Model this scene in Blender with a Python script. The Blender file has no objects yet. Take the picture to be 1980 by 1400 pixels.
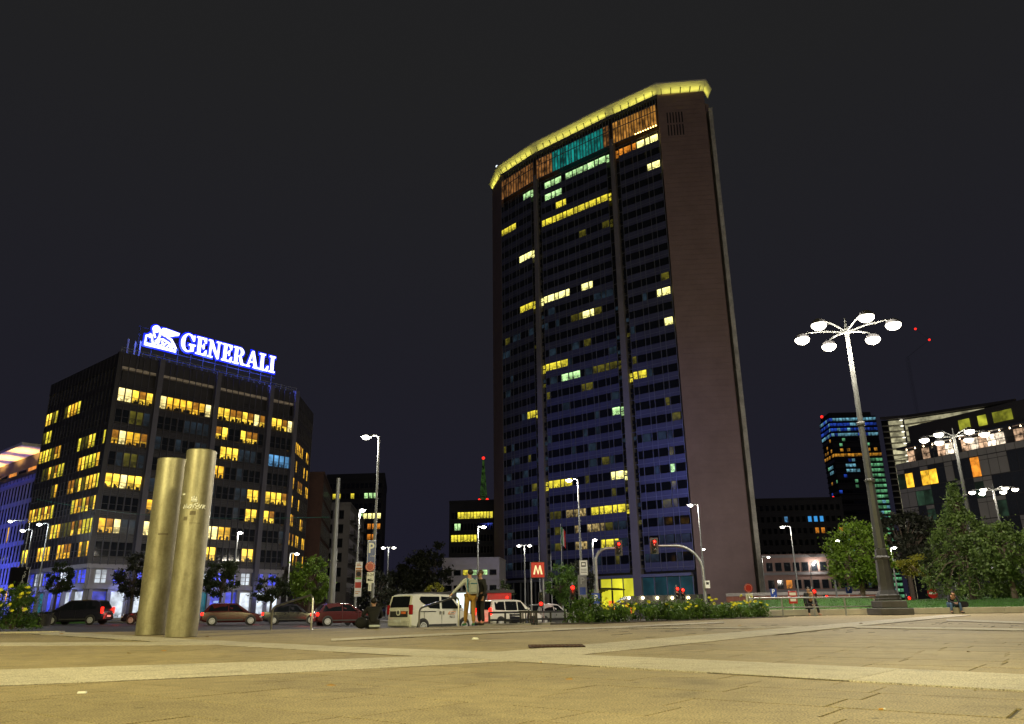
import bpy, bmesh, math, random
from mathutils import Vector, Matrix
R = math.radians
rnd = random.Random(7)
scene = bpy.context.scene
col = scene.collection

# ------------------------------------------------------------ camera
PW, PH, FPX, CAMH = 1980.0, 1400.0, 1480.0, 0.5
PITCH, ROLL = R(17.9), R(0.75)
_up = Vector((-math.cos(PITCH)*math.sin(ROLL), -math.cos(PITCH)*math.cos(ROLL), math.sin(PITCH)))
_fh = (Vector((0, 0, 1)) - _up*_up.z).normalized()
_rt = _fh.cross(_up)
CX = Vector((_rt.x, _fh.x, _up.x)); CD = Vector((_rt.y, _fh.y, _up.y)); CF = Vector((_rt.z, _fh.z, _up.z))
cam_d = bpy.data.cameras.new('camera')
cam = bpy.data.objects.new('camera', cam_d); col.objects.link(cam)
mw = Matrix.Identity(4)
for i in range(3):
    mw[i][0] = CX[i]; mw[i][1] = -CD[i]; mw[i][2] = -CF[i]
mw[2][3] = CAMH
cam.matrix_world = mw
cam_d.sensor_width = 36.0; cam_d.lens = 36.0*FPX/PW
cam_d.clip_start = 0.05; cam_d.clip_end = 5000
scene.camera = cam

def ray(px, py):
    return CX*(px-PW/2) + CD*(py-PH/2) + CF*FPX
def at(px, py, Y):                      # surveyed point: photo pixel at a known distance Y
    d = ray(px, py); return Vector((0, 0, CAMH)) + d*(Y/d.y)
def onz(px, py, z=0.0):                 # surveyed point on level z
    d = ray(px, py); return Vector((0, 0, CAMH)) + d*((z-CAMH)/d.z)
def proj(p):
    q = Vector(p) - Vector((0, 0, CAMH)); c = q.dot(CF)
    return (PW/2 + FPX*q.dot(CX)/c, PH/2 + FPX*q.dot(CD)/c)

# ------------------------------------------------------------ world, fill sun, exposure
SUN_EL, SUN_AZ = 24.0, 138.0            # degrees; azimuth clockwise from +Y
world = bpy.data.worlds.new('World'); scene.world = world; world.use_nodes = True
nt = world.node_tree; nt.nodes.clear()
wo = nt.nodes.new('ShaderNodeOutputWorld')
sky = nt.nodes.new('ShaderNodeTexSky'); sky.sky_type = 'NISHITA'; sky.sun_disc = False
sky.sun_elevation = R(-7.0); sky.sun_rotation = R(SUN_AZ)
b1 = nt.nodes.new('ShaderNodeBackground'); b1.inputs[1].default_value = 0.05
b2 = nt.nodes.new('ShaderNodeBackground'); b2.inputs[1].default_value = 1.0      # city night glow: neutral overhead, bluer low down, same all round
_tc = nt.nodes.new('ShaderNodeTexCoord'); _sx = nt.nodes.new('ShaderNodeSeparateXYZ'); _cr = nt.nodes.new('ShaderNodeValToRGB')
_cr.color_ramp.elements[0].position = 0.0; _cr.color_ramp.elements[0].color = (0.0125, 0.0118, 0.0235, 1)
_cr.color_ramp.elements[1].position = 0.62; _cr.color_ramp.elements[1].color = (0.0148, 0.0148, 0.0155, 1)
_el = _cr.color_ramp.elements.new(0.28); _el.color = (0.0128, 0.0125, 0.0185, 1)
nt.links.new(_tc.outputs['Generated'], _sx.inputs[0]); nt.links.new(_sx.outputs[2], _cr.inputs[0]); nt.links.new(_cr.outputs[0], b2.inputs[0])
ad = nt.nodes.new('ShaderNodeAddShader')
nt.links.new(sky.outputs[0], b1.inputs[0]); nt.links.new(b1.outputs[0], ad.inputs[0]); nt.links.new(b2.outputs[0], ad.inputs[1])
nt.links.new(ad.outputs[0], wo.inputs[0])
sl = bpy.data.lights.new('fill_sun', 'SUN'); sl.energy = 0.10; sl.angle = R(25); sl.color = (1.0, 0.86, 0.8)  # added warm fill standing in for city glow from behind the camera
so = bpy.data.objects.new('fill_sun', sl); col.objects.link(so)
_sd = Vector((math.sin(R(SUN_AZ))*math.cos(R(SUN_EL)), math.cos(R(SUN_AZ))*math.cos(R(SUN_EL)), math.sin(R(SUN_EL))))
so.rotation_euler = _sd.to_track_quat('Z', 'Y').to_euler()
vs = scene.view_settings
vs.view_transform = 'Standard'; vs.look = 'None'; vs.exposure = 0.0; vs.gamma = 1.0; vs.use_curve_mapping = False
scene.cycles.use_denoising = True; scene.cycles.denoising_prefilter = 'ACCURATE'
scene.cycles.max_bounces = 5; scene.cycles.diffuse_bounces = 2; scene.cycles.glossy_bounces = 3
scene.cycles.transmission_bounces = 4; scene.cycles.transparent_max_bounces = 6
scene.cycles.sample_clamp_indirect = 4.0; scene.cycles.sample_clamp_direct = 0
scene.cycles.caustics_reflective = False; scene.cycles.caustics_refractive = False

# ------------------------------------------------------------ materials
def s2l(c):
    return tuple(((v/255.0)/12.92 if v <= 10 else ((v/255.0+0.055)/1.055)**2.4) for v in c)
MATS = {}
def M(name, colr, rough=0.6, metal=0.0, var=0.18, scale=4.0, bump=0.0, spec=0.5, detail=4.0, coord='Object', bscale=None):
    if name in MATS: return MATS[name]
    m = bpy.data.materials.new(name); m.use_nodes = True; n = m.node_tree
    p = n.nodes['Principled BSDF']
    p.inputs['Roughness'].default_value = rough; p.inputs['Metallic'].default_value = metal
    p.inputs['Specular IOR Level'].default_value = spec
    tc = n.nodes.new('ShaderNodeTexCoord')
    no = n.nodes.new('ShaderNodeTexNoise'); no.inputs['Scale'].default_value = scale; no.inputs['Detail'].default_value = detail
    no.inputs['Roughness'].default_value = 0.65
    n.links.new(tc.outputs[coord], no.inputs['Vector'])
    mr = n.nodes.new('ShaderNodeMapRange'); mr.inputs[1].default_value = 0.3; mr.inputs[2].default_value = 0.7
    n.links.new(no.outputs['Fac'], mr.inputs[0])
    mx = n.nodes.new('ShaderNodeMix'); mx.data_type = 'RGBA'
    mx.inputs[6].default_value = tuple(max(0, c*(1-var)) for c in colr[:3]) + (1,)
    mx.inputs[7].default_value = tuple(min(1, c*(1+var)) for c in colr[:3]) + (1,)
    n.links.new(mr.outputs[0], mx.inputs[0]); n.links.new(mx.outputs[2], p.inputs['Base Color'])
    if bump > 0:
        nb = n.nodes.new('ShaderNodeTexNoise'); nb.inputs['Scale'].default_value = bscale or scale*6; nb.inputs['Detail'].default_value = 5
        n.links.new(tc.outputs[coord], nb.inputs['Vector'])
        bp = n.nodes.new('ShaderNodeBump'); bp.inputs['Strength'].default_value = bump; bp.inputs['Distance'].default_value = 0.02
        n.links.new(nb.outputs['Fac'], bp.inputs['Height']); n.links.new(bp.outputs[0], p.inputs['Normal'])
    MATS[name] = m; return m
def E(name, rgb, strength=1.0, var=0.0, scale=1.0):
    """something that gives off light (lamp lens, lit room seen through glass, screen)"""
    if name in MATS: return MATS[name]
    m = bpy.data.materials.new(name); m.use_nodes = True; n = m.node_tree
    p = n.nodes['Principled BSDF']; c = s2l(rgb)
    p.inputs['Base Color'].default_value = (0.02, 0.02, 0.02, 1); p.inputs['Roughness'].default_value = 0.25
    p.inputs['Emission Strength'].default_value = strength
    p.inputs['Emission Color'].default_value = c + (1,)
    if var > 0:
        tc = n.nodes.new('ShaderNodeTexCoord'); oi = n.nodes.new('ShaderNodeObjectInfo')
        ad = n.nodes.new('ShaderNodeVectorMath'); ad.operation = 'MULTIPLY_ADD'
        ad.inputs[1].default_value = (37.0, 91.0, 53.0)
        cb = n.nodes.new('ShaderNodeCombineXYZ')
        for k in range(3): n.links.new(oi.outputs['Random'], cb.inputs[k])
        n.links.new(cb.outputs[0], ad.inputs[0]); n.links.new(tc.outputs['Object'], ad.inputs[2])
        no = n.nodes.new('ShaderNodeTexNoise'); no.inputs['Scale'].default_value = scale; no.inputs['Detail'].default_value = 3
        n.links.new(ad.outputs[0], no.inputs['Vector'])
        mr = n.nodes.new('ShaderNodeMapRange'); mr.inputs[1].default_value = 0.35; mr.inputs[2].default_value = 0.65
        mr.inputs[3].default_value = 1-var; mr.inputs[4].default_value = 1+var*0.7
        n.links.new(no.outputs['Fac'], mr.inputs[0])
        # room painted into the glow: dark furniture-like shapes low down, brighter towards the ceiling
        sz = n.nodes.new('ShaderNodeSeparateXYZ'); n.links.new(tc.outputs['Object'], sz.inputs[0])
        lm = n.nodes.new('ShaderNodeMapRange'); lm.inputs[1].default_value = 0.95; lm.inputs[2].default_value = 0.35; n.links.new(sz.outputs[2], lm.inputs[0])
        cn = n.nodes.new('ShaderNodeTexNoise'); cn.inputs['Scale'].default_value = 2.6; cn.inputs['Detail'].default_value = 1; n.links.new(ad.outputs[0], cn.inputs['Vector'])
        ct = n.nodes.new('ShaderNodeMapRange'); ct.inputs[1].default_value = 0.47; ct.inputs[2].default_value = 0.53; ct.inputs[4].default_value = 0.75; n.links.new(cn.outputs['Fac'], ct.inputs[0])
        lc = n.nodes.new('ShaderNodeMath'); lc.operation = 'MULTIPLY'; n.links.new(lm.outputs[0], lc.inputs[0]); n.links.new(ct.outputs[0], lc.inputs[1])
        iv = n.nodes.new('ShaderNodeMath'); iv.operation = 'SUBTRACT'; iv.inputs[0].default_value = 1.0; n.links.new(lc.outputs[0], iv.inputs[1])
        hm = n.nodes.new('ShaderNodeMapRange'); hm.inputs[1].default_value = 1.25; hm.inputs[2].default_value = 1.6; hm.inputs[3].default_value = 1.0; hm.inputs[4].default_value = 1.45; n.links.new(sz.outputs[2], hm.inputs[0])
        rm2 = n.nodes.new('ShaderNodeMath'); rm2.operation = 'MULTIPLY'; n.links.new(iv.outputs[0], rm2.inputs[0]); n.links.new(hm.outputs[0], rm2.inputs[1])
        ra = n.nodes.new('ShaderNodeMath'); ra.operation = 'MULTIPLY_ADD'; ra.inputs[1].default_value = var*1.0; ra.inputs[2].default_value = 1-var*0.5
        n.links.new(oi.outputs['Random'], ra.inputs[0])
        ml = n.nodes.new('ShaderNodeMath'); ml.operation = 'MULTIPLY'
        m3 = n.nodes.new('ShaderNodeMath'); m3.operation = 'MULTIPLY'; n.links.new(mr.outputs[0], m3.inputs[0]); n.links.new(rm2.outputs[0], m3.inputs[1])
        n.links.new(m3.outputs[0], ml.inputs[0]); n.links.new(ra.outputs[0], ml.inputs[1])
        m2 = n.nodes.new('ShaderNodeMath'); m2.operation = 'MULTIPLY'; m2.inputs[1].default_value = strength
        n.links.new(ml.outputs[0], m2.inputs[0]); n.links.new(m2.outputs[0], p.inputs['Emission Strength'])
    MATS[name] = m; return m
def leafmat(name, colr, var=0.5, trans=0.35):
    if name in MATS: return MATS[name]
    m = bpy.data.materials.new(name); m.use_nodes = True; n = m.node_tree; n.nodes.clear()
    out = n.nodes.new('ShaderNodeOutputMaterial'); mixs = n.nodes.new('ShaderNodeMixShader'); mixs.inputs[0].default_value = trans
    d = n.nodes.new('ShaderNodeBsdfPrincipled'); d.inputs['Roughness'].default_value = 0.55
    t = n.nodes.new('ShaderNodeBsdfTranslucent')
    tc = n.nodes.new('ShaderNodeTexCoord'); no = n.nodes.new('ShaderNodeTexNoise'); no.inputs['Scale'].default_value = 1.7; no.inputs['Detail'].default_value = 6
    n.links.new(tc.outputs['Object'], no.inputs['Vector'])
    mx = n.nodes.new('ShaderNodeMix'); mx.data_type = 'RGBA'
    mx.inputs[6].default_value = tuple(c*(1-var) for c in colr) + (1,)
    mx.inputs[7].default_value = (min(1, colr[0]*(1+var*1.4)), min(1, colr[1]*(1+var)), colr[2]*(1+var*0.3), 1)
    mr = n.nodes.new('ShaderNodeMapRange'); mr.inputs[1].default_value = 0.32; mr.inputs[2].default_value = 0.68
    n.links.new(no.outputs['Fac'], mr.inputs[0]); n.links.new(mr.outputs[0], mx.inputs[0])
    n.links.new(mx.outputs[2], d.inputs['Base Color']); n.links.new(mx.outputs[2], t.inputs['Color'])
    n.links.new(d.outputs[0], mixs.inputs[1]); n.links.new(t.outputs[0], mixs.inputs[2]); n.links.new(mixs.outputs[0], out.inputs[0])
    MATS[name] = m; return m
def glassmat(name, colr=(0.01, 0.012, 0.016), rough=0.05):
    return M(name, colr, rough=rough, var=0.1, spec=0.6)

# ------------------------------------------------------------ mesh helpers
class MB:
    def __init__(s): s.v = []; s.f = []; s.mi = []; s.cur = 0
    def add(s, vs, fs):
        o = len(s.v); s.v += [tuple(v) for v in vs]; s.f += [tuple(i+o for i in f) for f in fs]; s.mi += [s.cur]*len(fs); return s
    def box(s, c, d, rz=0.0, top=None):
        x, y, z = d[0]/2, d[1]/2, d[2]/2; tx, ty = (x, y) if top is None else (top[0]/2, top[1]/2)
        P = [(-x, -y, -z), (x, -y, -z), (x, y, -z), (-x, y, -z), (-tx, -ty, z), (tx, -ty, z), (tx, ty, z), (-tx, ty, z)]
        ca, sa = math.cos(rz), math.sin(rz)
        P = [(c[0]+a*ca-b*sa, c[1]+a*sa+b*ca, c[2]+e) for a, b, e in P]
        return s.add(P, [(0, 3, 2, 1), (4, 5, 6, 7), (0, 1, 5, 4), (1, 2, 6, 5), (2, 3, 7, 6), (3, 0, 4, 7)])
    def span(s, x0, x1, y0, y1, z0, z1):
        return s.box(((x0+x1)/2, (y0+y1)/2, (z0+z1)/2), (x1-x0, y1-y0, z1-z0))
    def hexa(s, P):                      # eight corners: bottom ring then top ring
        return s.add(P, [(0, 3, 2, 1), (4, 5, 6, 7), (0, 1, 5, 4), (1, 2, 6, 5), (2, 3, 7, 6), (3, 0, 4, 7)])
    def prism(s, poly, z0, z1):          # poly: xy list, extruded in z
        n = len(poly); V = [(p[0], p[1], z0) for p in poly] + [(p[0], p[1], z1) for p in poly]
        return s.add(V, [tuple(reversed(range(n))), tuple(range(n, 2*n))] + [(i, (i+1) % n, n+(i+1) % n, n+i) for i in range(n)])
    def slab(s, poly, y0, y1):           # poly: xz list, extruded in y (front at y0 < y1)
        n = len(poly); V = [(p[0], y0, p[1]) for p in poly] + [(p[0], y1, p[1]) for p in poly]
        return s.add(V, [tuple(range(n)), tuple(reversed(range(n, 2*n)))] + [((i+1) % n, i, n+i, n+(i+1) % n) for i in range(n)])
    def quad(s, a, b, c, d): return s.add([a, b, c, d], [(0, 1, 2, 3)])
    def tube(s, path, r, n=8, cap=True):
        path = [Vector(p) for p in path]
        if not isinstance(r, (list, tuple)): r = [r]*len(path)
        V = []; F = []; up = None
        for i, p in enumerate(path):
            t = ((path[i+1] if i+1 < len(path) else p) - (path[i-1] if i > 0 else p))
            if t.length < 1e-9: t = Vector((0, 0, 1))
            t.normalize()
            if up is None:
                up = Vector((1, 0, 0)) if abs(t.x) < 0.9 else Vector((0, 1, 0))
            a = (up - t*up.dot(t)).normalized(); b = t.cross(a); up = a
            for k in range(n):
                an = 2*math.pi*k/n; V.append(p + a*(r[i]*math.cos(an)) + b*(r[i]*math.sin(an)))
        for i in range(len(path)-1):
            for k in range(n):
                F.append((i*n+k, i*n+(k+1) % n, (i+1)*n+(k+1) % n, (i+1)*n+k))
        if cap: F += [tuple(reversed(range(n))), tuple(range((len(path)-1)*n, len(path)*n))]
        return s.add(V, F)
    def lathe(s, prof, c=(0, 0, 0), n=16, rot=0.0):     # prof: (r, z)
        V = []; F = []
        for r, z in prof:
            for k in range(n):
                an = 2*math.pi*k/n+rot; V.append((c[0]+r*math.cos(an), c[1]+r*math.sin(an), c[2]+z))
        for i in range(len(prof)-1):
            for k in range(n): F.append((i*n+k, i*n+(k+1) % n, (i+1)*n+(k+1) % n, (i+1)*n+k))
        F += [tuple(reversed(range(n))), tuple(range((len(prof)-1)*n, len(prof)*n))]
        return s.add(V, F)
    def ball(s, c, r, n=10, m=7, sc=(1, 1, 1)):
        V = []; F = []
        for i in range(m+1):
            th = math.pi*i/m
            for k in range(n):
                ph = 2*math.pi*k/n
                V.append((c[0]+r*sc[0]*math.sin(th)*math.cos(ph), c[1]+r*sc[1]*math.sin(th)*math.sin(ph), c[2]+r*sc[2]*math.cos(th)))
        for i in range(m):
            for k in range(n): F.append((i*n+k, (i+1)*n+k, (i+1)*n+(k+1) % n, i*n+(k+1) % n))
        return s.add(V, F)
    def rot(s, rz=0, loc=(0, 0, 0), rx=0, ry=0):
        m = Matrix.Translation(Vector(loc)) @ Matrix.Rotation(rz, 4, 'Z') @ Matrix.Rotation(ry, 4, 'Y') @ Matrix.Rotation(rx, 4, 'X')
        s.v = [tuple(m @ Vector(v)) for v in s.v]; return s
    def mesh(s, name, mats, smooth=False, bevel=0.0, seg=1):
        me = bpy.data.meshes.new(name); me.from_pydata(s.v, [], s.f)
        if not isinstance(mats, (list, tuple)): mats = [mats]
        for m in mats: me.materials.append(m)
        if len(mats) > 1: me.polygons.foreach_set('material_index', s.mi)
        if bevel > 0:
            b = bmesh.new(); b.from_mesh(me); bmesh.ops.remove_doubles(b, verts=b.verts, dist=1e-5)
            bmesh.ops.bevel(b, geom=[e for e in b.edges if len(e.link_faces) == 2 and e.calc_face_angle(0) > 0.5], offset=bevel, segments=seg, affect='EDGES', clamp_overlap=True)
            b.to_mesh(me); b.free()
        if smooth:
            me.polygons.foreach_set('use_smooth', [True]*len(me.polygons))
            try: me.set_sharp_from_angle(angle=R(42))
            except Exception: pass
        me.update(); return me
    def build(s, name, mats, parent=None, smooth=False, bevel=0.0, seg=1, loc=None, rz=0):
        o = bpy.data.objects.new(name, s.mesh(name, mats, smooth, bevel, seg)); col.objects.link(o)
        if parent is not None: o.parent = parent
        if loc is not None: o.location = loc
        if rz: o.rotation_euler = (0, 0, rz)
        return o
def link(name, me, parent=None, loc=(0, 0, 0), rz=0.0, mat=None):
    o = bpy.data.objects.new(name, me); col.objects.link(o); o.parent = parent; o.location = loc; o.rotation_euler = (0, 0, rz)
    if mat is not None:
        o.material_slots[0].link = 'OBJECT'; o.material_slots[0].material = mat
    return o
def tag(o, label=None, cat=None, group=None, kind=None):
    if label: o['label'] = label
    if cat: o['category'] = cat
    if group: o['group'] = group
    if kind: o['kind'] = kind
    return o
def thing(name, label, cat, loc=(0, 0, 0), rz=0.0, group=None):
    o = bpy.data.objects.new(name, None); col.objects.link(o); o.empty_display_size = 0.3
    o.location = loc; o.rotation_euler = (0, 0, rz); return tag(o, label, cat, group)
def copy_tree(o, parent=None):
    c = o.copy(); col.objects.link(c); c.parent = parent
    for ch in o.children: copy_tree(ch, c)
    return c
def plight(parent, loc, w, rgb=(1, 1, 1), size=0.25, name='bulb_light', kind='POINT', aim=None, cone=140):
    l = bpy.data.lights.new(name, kind); l.energy = w; l.color = rgb
    if kind == 'AREA': l.shape = 'RECTANGLE'
    else: l.shadow_soft_size = size
    o = bpy.data.objects.new(name, l); col.objects.link(o); o.parent = parent; o.location = loc
    if kind == 'SPOT': l.spot_size = R(cone); l.spot_blend = 0.6
    if aim is not None: o.rotation_euler = (-Vector(aim)).to_track_quat('Z', 'Y').to_euler()
    return o
def text_mesh(s, size, mat, ext=0.004, align='CENTER', bold=0.0, sx=1.0):
    cu = bpy.data.curves.new('lettering', 'FONT'); cu.body = s; cu.size = size; cu.extrude = ext; cu.align_x = align; cu.align_y = 'CENTER'
    cu.offset = bold; cu.resolution_u = 3
    o = bpy.data.objects.new('lettering', cu); col.objects.link(o)
    dg = bpy.context.evaluated_depsgraph_get(); me = bpy.data.meshes.new_from_object(o.evaluated_get(dg))
    col.objects.unlink(o); bpy.data.objects.remove(o)
    me.transform(Matrix.Rotation(R(90), 4, 'X') @ Matrix.Diagonal((sx, 1, 1, 1)))   # stands up, reads from -y
    me.materials.clear(); me.materials.append(mat); return me
def ground_z(x, y):
    return max(-1.5, min(-0.06, -0.48-0.01405*x-0.00197*y))
def gp(px, Y):                              # spot on the street below photo column px at distance Y
    p = at(px, 1180, Y); return Vector((p.x, Y, ground_z(p.x, Y)))

# common materials
m_white = M('white paint', (0.75, 0.75, 0.73), 0.45, var=0.05)
m_black = M('black paint', (0.012, 0.012, 0.014), 0.4, var=0.3)
m_steel = M('brushed steel', (0.5, 0.49, 0.46), 0.35, 1.0, var=0.12, scale=9)
m_grey = M('grey galvanised', (0.30, 0.31, 0.32), 0.45, 0.7, var=0.15)
m_dark = M('dark cladding', (0.022, 0.020, 0.024), 0.55, var=0.2)
m_rubber = M('rubber', (0.015, 0.015, 0.015), 0.85)
m_conc = M('concrete', (0.28, 0.26, 0.25), 0.85, var=0.15, scale=1.2, bump=0.2)
m_glass = glassmat('dark window glass')
m_lampglass = E('lamp lens', (255, 246, 222), 9.0)
m_red = E('red signal', (255, 30, 20), 5.0)
# ============================================================ SETTING
m_asphalt = M('asphalt', (0.055, 0.053, 0.055), 0.75, var=0.3, scale=0.6, bump=0.35, bscale=40, spec=0.4)
mb = MB(); NX, NY = 44, 44
gx = [-900, -500, -300] + [-200+i*10 for i in range(41)] + [300, 500, 900]
gy = [-400, -150, -60] + [-20+i*10 for i in range(30)] + [340, 450, 700, 1200, 2500]
V = [(x, y, ground_z(x, y)) for y in gy for x in gx]; n = len(gx)
F = [(j*n+i, j*n+i+1, (j+1)*n+i+1, (j+1)*n+i) for j in range(len(gy)-1) for i in range(n-1)]
mb.add(V, F); tag(mb.build('road', m_asphalt), kind='structure')

# plaza
def paving_mat(name, c, var):
    m = bpy.data.materials.new(name); m.use_nodes = True; n = m.node_tree; p = n.nodes['Principled BSDF']
    g = n.nodes.new('ShaderNodeNewGeometry'); oi = n.nodes.new('ShaderNodeObjectInfo')
    def noise(sc, det):
        k = n.nodes.new('ShaderNodeTexNoise'); k.inputs['Scale'].default_value = sc; k.inputs['Detail'].default_value = det; n.links.new(g.outputs['Position'], k.inputs['Vector']); return k
    n1, n2, n3 = noise(0.35, 5), noise(5.0, 6), noise(95, 3)
    def mr(a, lo, hi, b0=0.3, b1=0.7):
        k = n.nodes.new('ShaderNodeMapRange'); k.inputs[1].default_value = b0; k.inputs[2].default_value = b1; k.inputs[3].default_value = lo; k.inputs[4].default_value = hi; n.links.new(a, k.inputs[0]); return k.outputs[0]
    def mul(a, b):
        k = n.nodes.new('ShaderNodeMath'); k.operation = 'MULTIPLY'; n.links.new(a, k.inputs[0]); n.links.new(b, k.inputs[1]); return k.outputs[0]
    f = mul(mul(mr(n1.outputs['Fac'], 0.8, 1.15), mr(n2.outputs['Fac'], 1-var, 1+var)), mr(n3.outputs['Fac'], 0.45, 1.45, 0.36, 0.64))
    ob = n.nodes.new('ShaderNodeMapRange'); ob.inputs[3].default_value = 0.93; ob.inputs[4].default_value = 1.07; n.links.new(oi.outputs['Random'], ob.inputs[0])
    f = mul(f, ob.outputs[0])
    # spots of old chewing gum and stains
    vo = n.nodes.new('ShaderNodeTexVoronoi'); vo.inputs['Scale'].default_value = 1.6; n.links.new(g.outputs['Position'], vo.inputs['Vector'])
    vd = n.nodes.new('ShaderNodeMapRange'); vd.inputs[1].default_value = 0.03; vd.inputs[2].default_value = 0.06; vd.inputs[3].default_value = 0.55; vd.inputs[4].default_value = 1.0; n.links.new(vo.outputs['Distance'], vd.inputs[0])
    f = mul(f, vd.outputs[0])
    st = noise(1.3, 8); f = mul(f, mr(st.outputs['Fac'], 0.72, 1.0, 0.30, 0.42))
    mx = n.nodes.new('ShaderNodeVectorMath'); mx.operation = 'SCALE'; mx.inputs[0].default_value = c
    n.links.new(f, mx.inputs[3]); n.links.new(mx.outputs[0], p.inputs['Base Color'])
    p.inputs['Roughness'].default_value = 0.75; p.inputs['Specular IOR Level'].default_value = 0.35
    bp = n.nodes.new('ShaderNodeBump'); bp.inputs['Strength'].default_value = 0.5; bp.inputs['Distance'].default_value = 0.006
    n.links.new(n3.outputs['Fac'], bp.inputs['Height']); n.links.new(bp.outputs[0], p.inputs['Normal'])
    return m
m_slab = paving_mat('grey brown paving stone', (0.29, 0.235, 0.135), 0.14)
m_band = paving_mat('pale paving stone', (0.46, 0.415, 0.345), 0.10)
m_joint = M('dirty joint', (0.055, 0.045, 0.032), 0.95)
plaza_poly = [(-70, -45), (70, -45), (70, 44.0), (16.2, 42.0), (13.2, 40.0), (11.5, 37.5), (2.4, 27.4), (-1.0, 26.9), (-3.0, 25.9), (-8, 25.2), (-14, 25.0), (-32, 24.6), (-70, 24.0)]
plaza = MB().prism(plaza_poly, -0.9, -0.012).build('plaza', m_slab)
tag(plaza, kind='structure')
# two lower steps along the front edge
for k, (dz, off) in enumerate(((-0.15, 0.36), (-0.30, 0.72), (-0.45, 1.08))):
    pts = [(-14.0, 25.0), (-8, 25.2), (-3.0, 25.9), (-1.0, 26.9)]
    poly = [(x, y-0.3) for x, y in pts] + [(x, y+off) for x, y in reversed(pts)]
    MB().prism(poly, -0.9, dz).build('step', M('step stone', (0.33, 0.29, 0.22), 0.8, var=0.12, scale=2), plaza)
MB().prism([(-32, 24.4), (-14, 24.8), (-14, 25.16), (-32, 24.76)], -0.5, 0.035).build('kerb_stone', m_band, plaza)

AZ = R(38); A_ = Vector((math.sin(AZ), math.cos(AZ))); B_ = Vector((math.cos(AZ), -math.sin(AZ)))
def P2(px, py):
    p = onz(px, py, 0); return Vector((p.x, p.y))
bands = [  # (upper edge pts, lower edge pts, top z)
    ([Vector((-9.5, 6.6)), P2(0, 1295.5), P2(350, 1285), P2(700, 1273.6), P2(830, 1268.5), Vector((-0.2, 10.06))], [Vector((-8.3, 4.9)), P2(0, 1327.3), P2(350, 1312), P2(700, 1294.4), P2(986, 1279.6), Vector((0.81, 9.31))], 0.004),
    ([P2(962, 1261), P2(1340, 1229.4), Vector((9.3, 23.0)), Vector((20.6, 38.4))], [P2(1128, 1266), P2(1280, 1250.6), P2(1626, 1214.2), Vector((19.9, 35.3))], 0.0055),
    ([Vector((-13.9, 24.9)), P2(385, 1237.5), P2(700, 1253), P2(962, 1261), P2(1340, 1276), P2(1980, 1306), Vector((6.2, 3.3))], [Vector((-14.6, 24.0)), P2(335, 1243), P2(700, 1264), P2(986, 1279.6), P2(1340, 1300), P2(1980, 1338), Vector((5.3, 2.3))], 0.008),
    ([Vector((-16, 16.8)), P2(0, 1242.5), P2(330, 1241.5)], [Vector((-15, 15.4)), P2(0, 1249), P2(454, 1247.5)], 0.003),
    ([P2(640, 1235.5), P2(850, 1225), P2(1100, 1215), P2(1400, 1202)], [P2(640, 1239.5), P2(850, 1229), P2(1100, 1218), P2(1400, 1204.5)], 0.0045),
    ([P2(1637, 1210.5), P2(1980, 1216)], [P2(1655, 1214), P2(1980, 1219.5)], 0.0035),
    ([P2(1830, 1197.5), P2(1980, 1202.5)], [P2(1830, 1200.5), P2(1980, 1206)], 0.0035),
    ([P2(820, 1216), P2(1100, 1214), P2(1400, 1213), P2(1637, 1210.5)], [P2(820, 1217), P2(1100, 1215), P2(1400, 1214.5), P2(1637, 1212)], 0.003),
]
def inside(p, poly):
    c = False; n = len(poly)
    for i in range(n):
        a, b = poly[i], poly[(i+1) % n]
        if (a.y > p.y) != (b.y > p.y) and p.x < (b.x-a.x)*(p.y-a.y)/(b.y-a.y)+a.x: c = not c
    return c
band_polys = [u + list(reversed(l)) for u, l, z in bands]
def lerp_path(pts, t):
    L = [0]
    for i in range(len(pts)-1): L.append(L[-1]+(pts[i+1]-pts[i]).length)
    d = t*L[-1]
    for i in range(len(pts)-1):
        if d <= L[i+1] or i == len(pts)-2:
            return pts[i].lerp(pts[i+1], (d-L[i])/max(1e-6, L[i+1]-L[i]))
for u, l, z in bands:
    Lm = sum((u[i+1]-u[i]).length for i in range(len(u)-1)); k = max(1, int(Lm/1.12)); g = 0.0035/Lm
    for i in range(k):
        t0, t1 = i/k+g, (i+1)/k-g
        q = [lerp_path(u, t0), lerp_path(l, t0), lerp_path(l, t1), lerp_path(u, t1)]
        if (q[1]-q[0]).cross(q[2]-q[0]) < 0: q.reverse()
        MB().prism([(a.x, a.y) for a in q], -0.011, z + rnd.uniform(0, 0.0012)).build('band_slab', m_band, plaza)
    MB().prism([(a.x, a.y) for a in (u + list(reversed(l)))] if False else [(a.x, a.y) for a in (l + list(reversed(u)))], -0.011, z-0.0035).build('joint_bed', m_joint, plaza)
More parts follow.
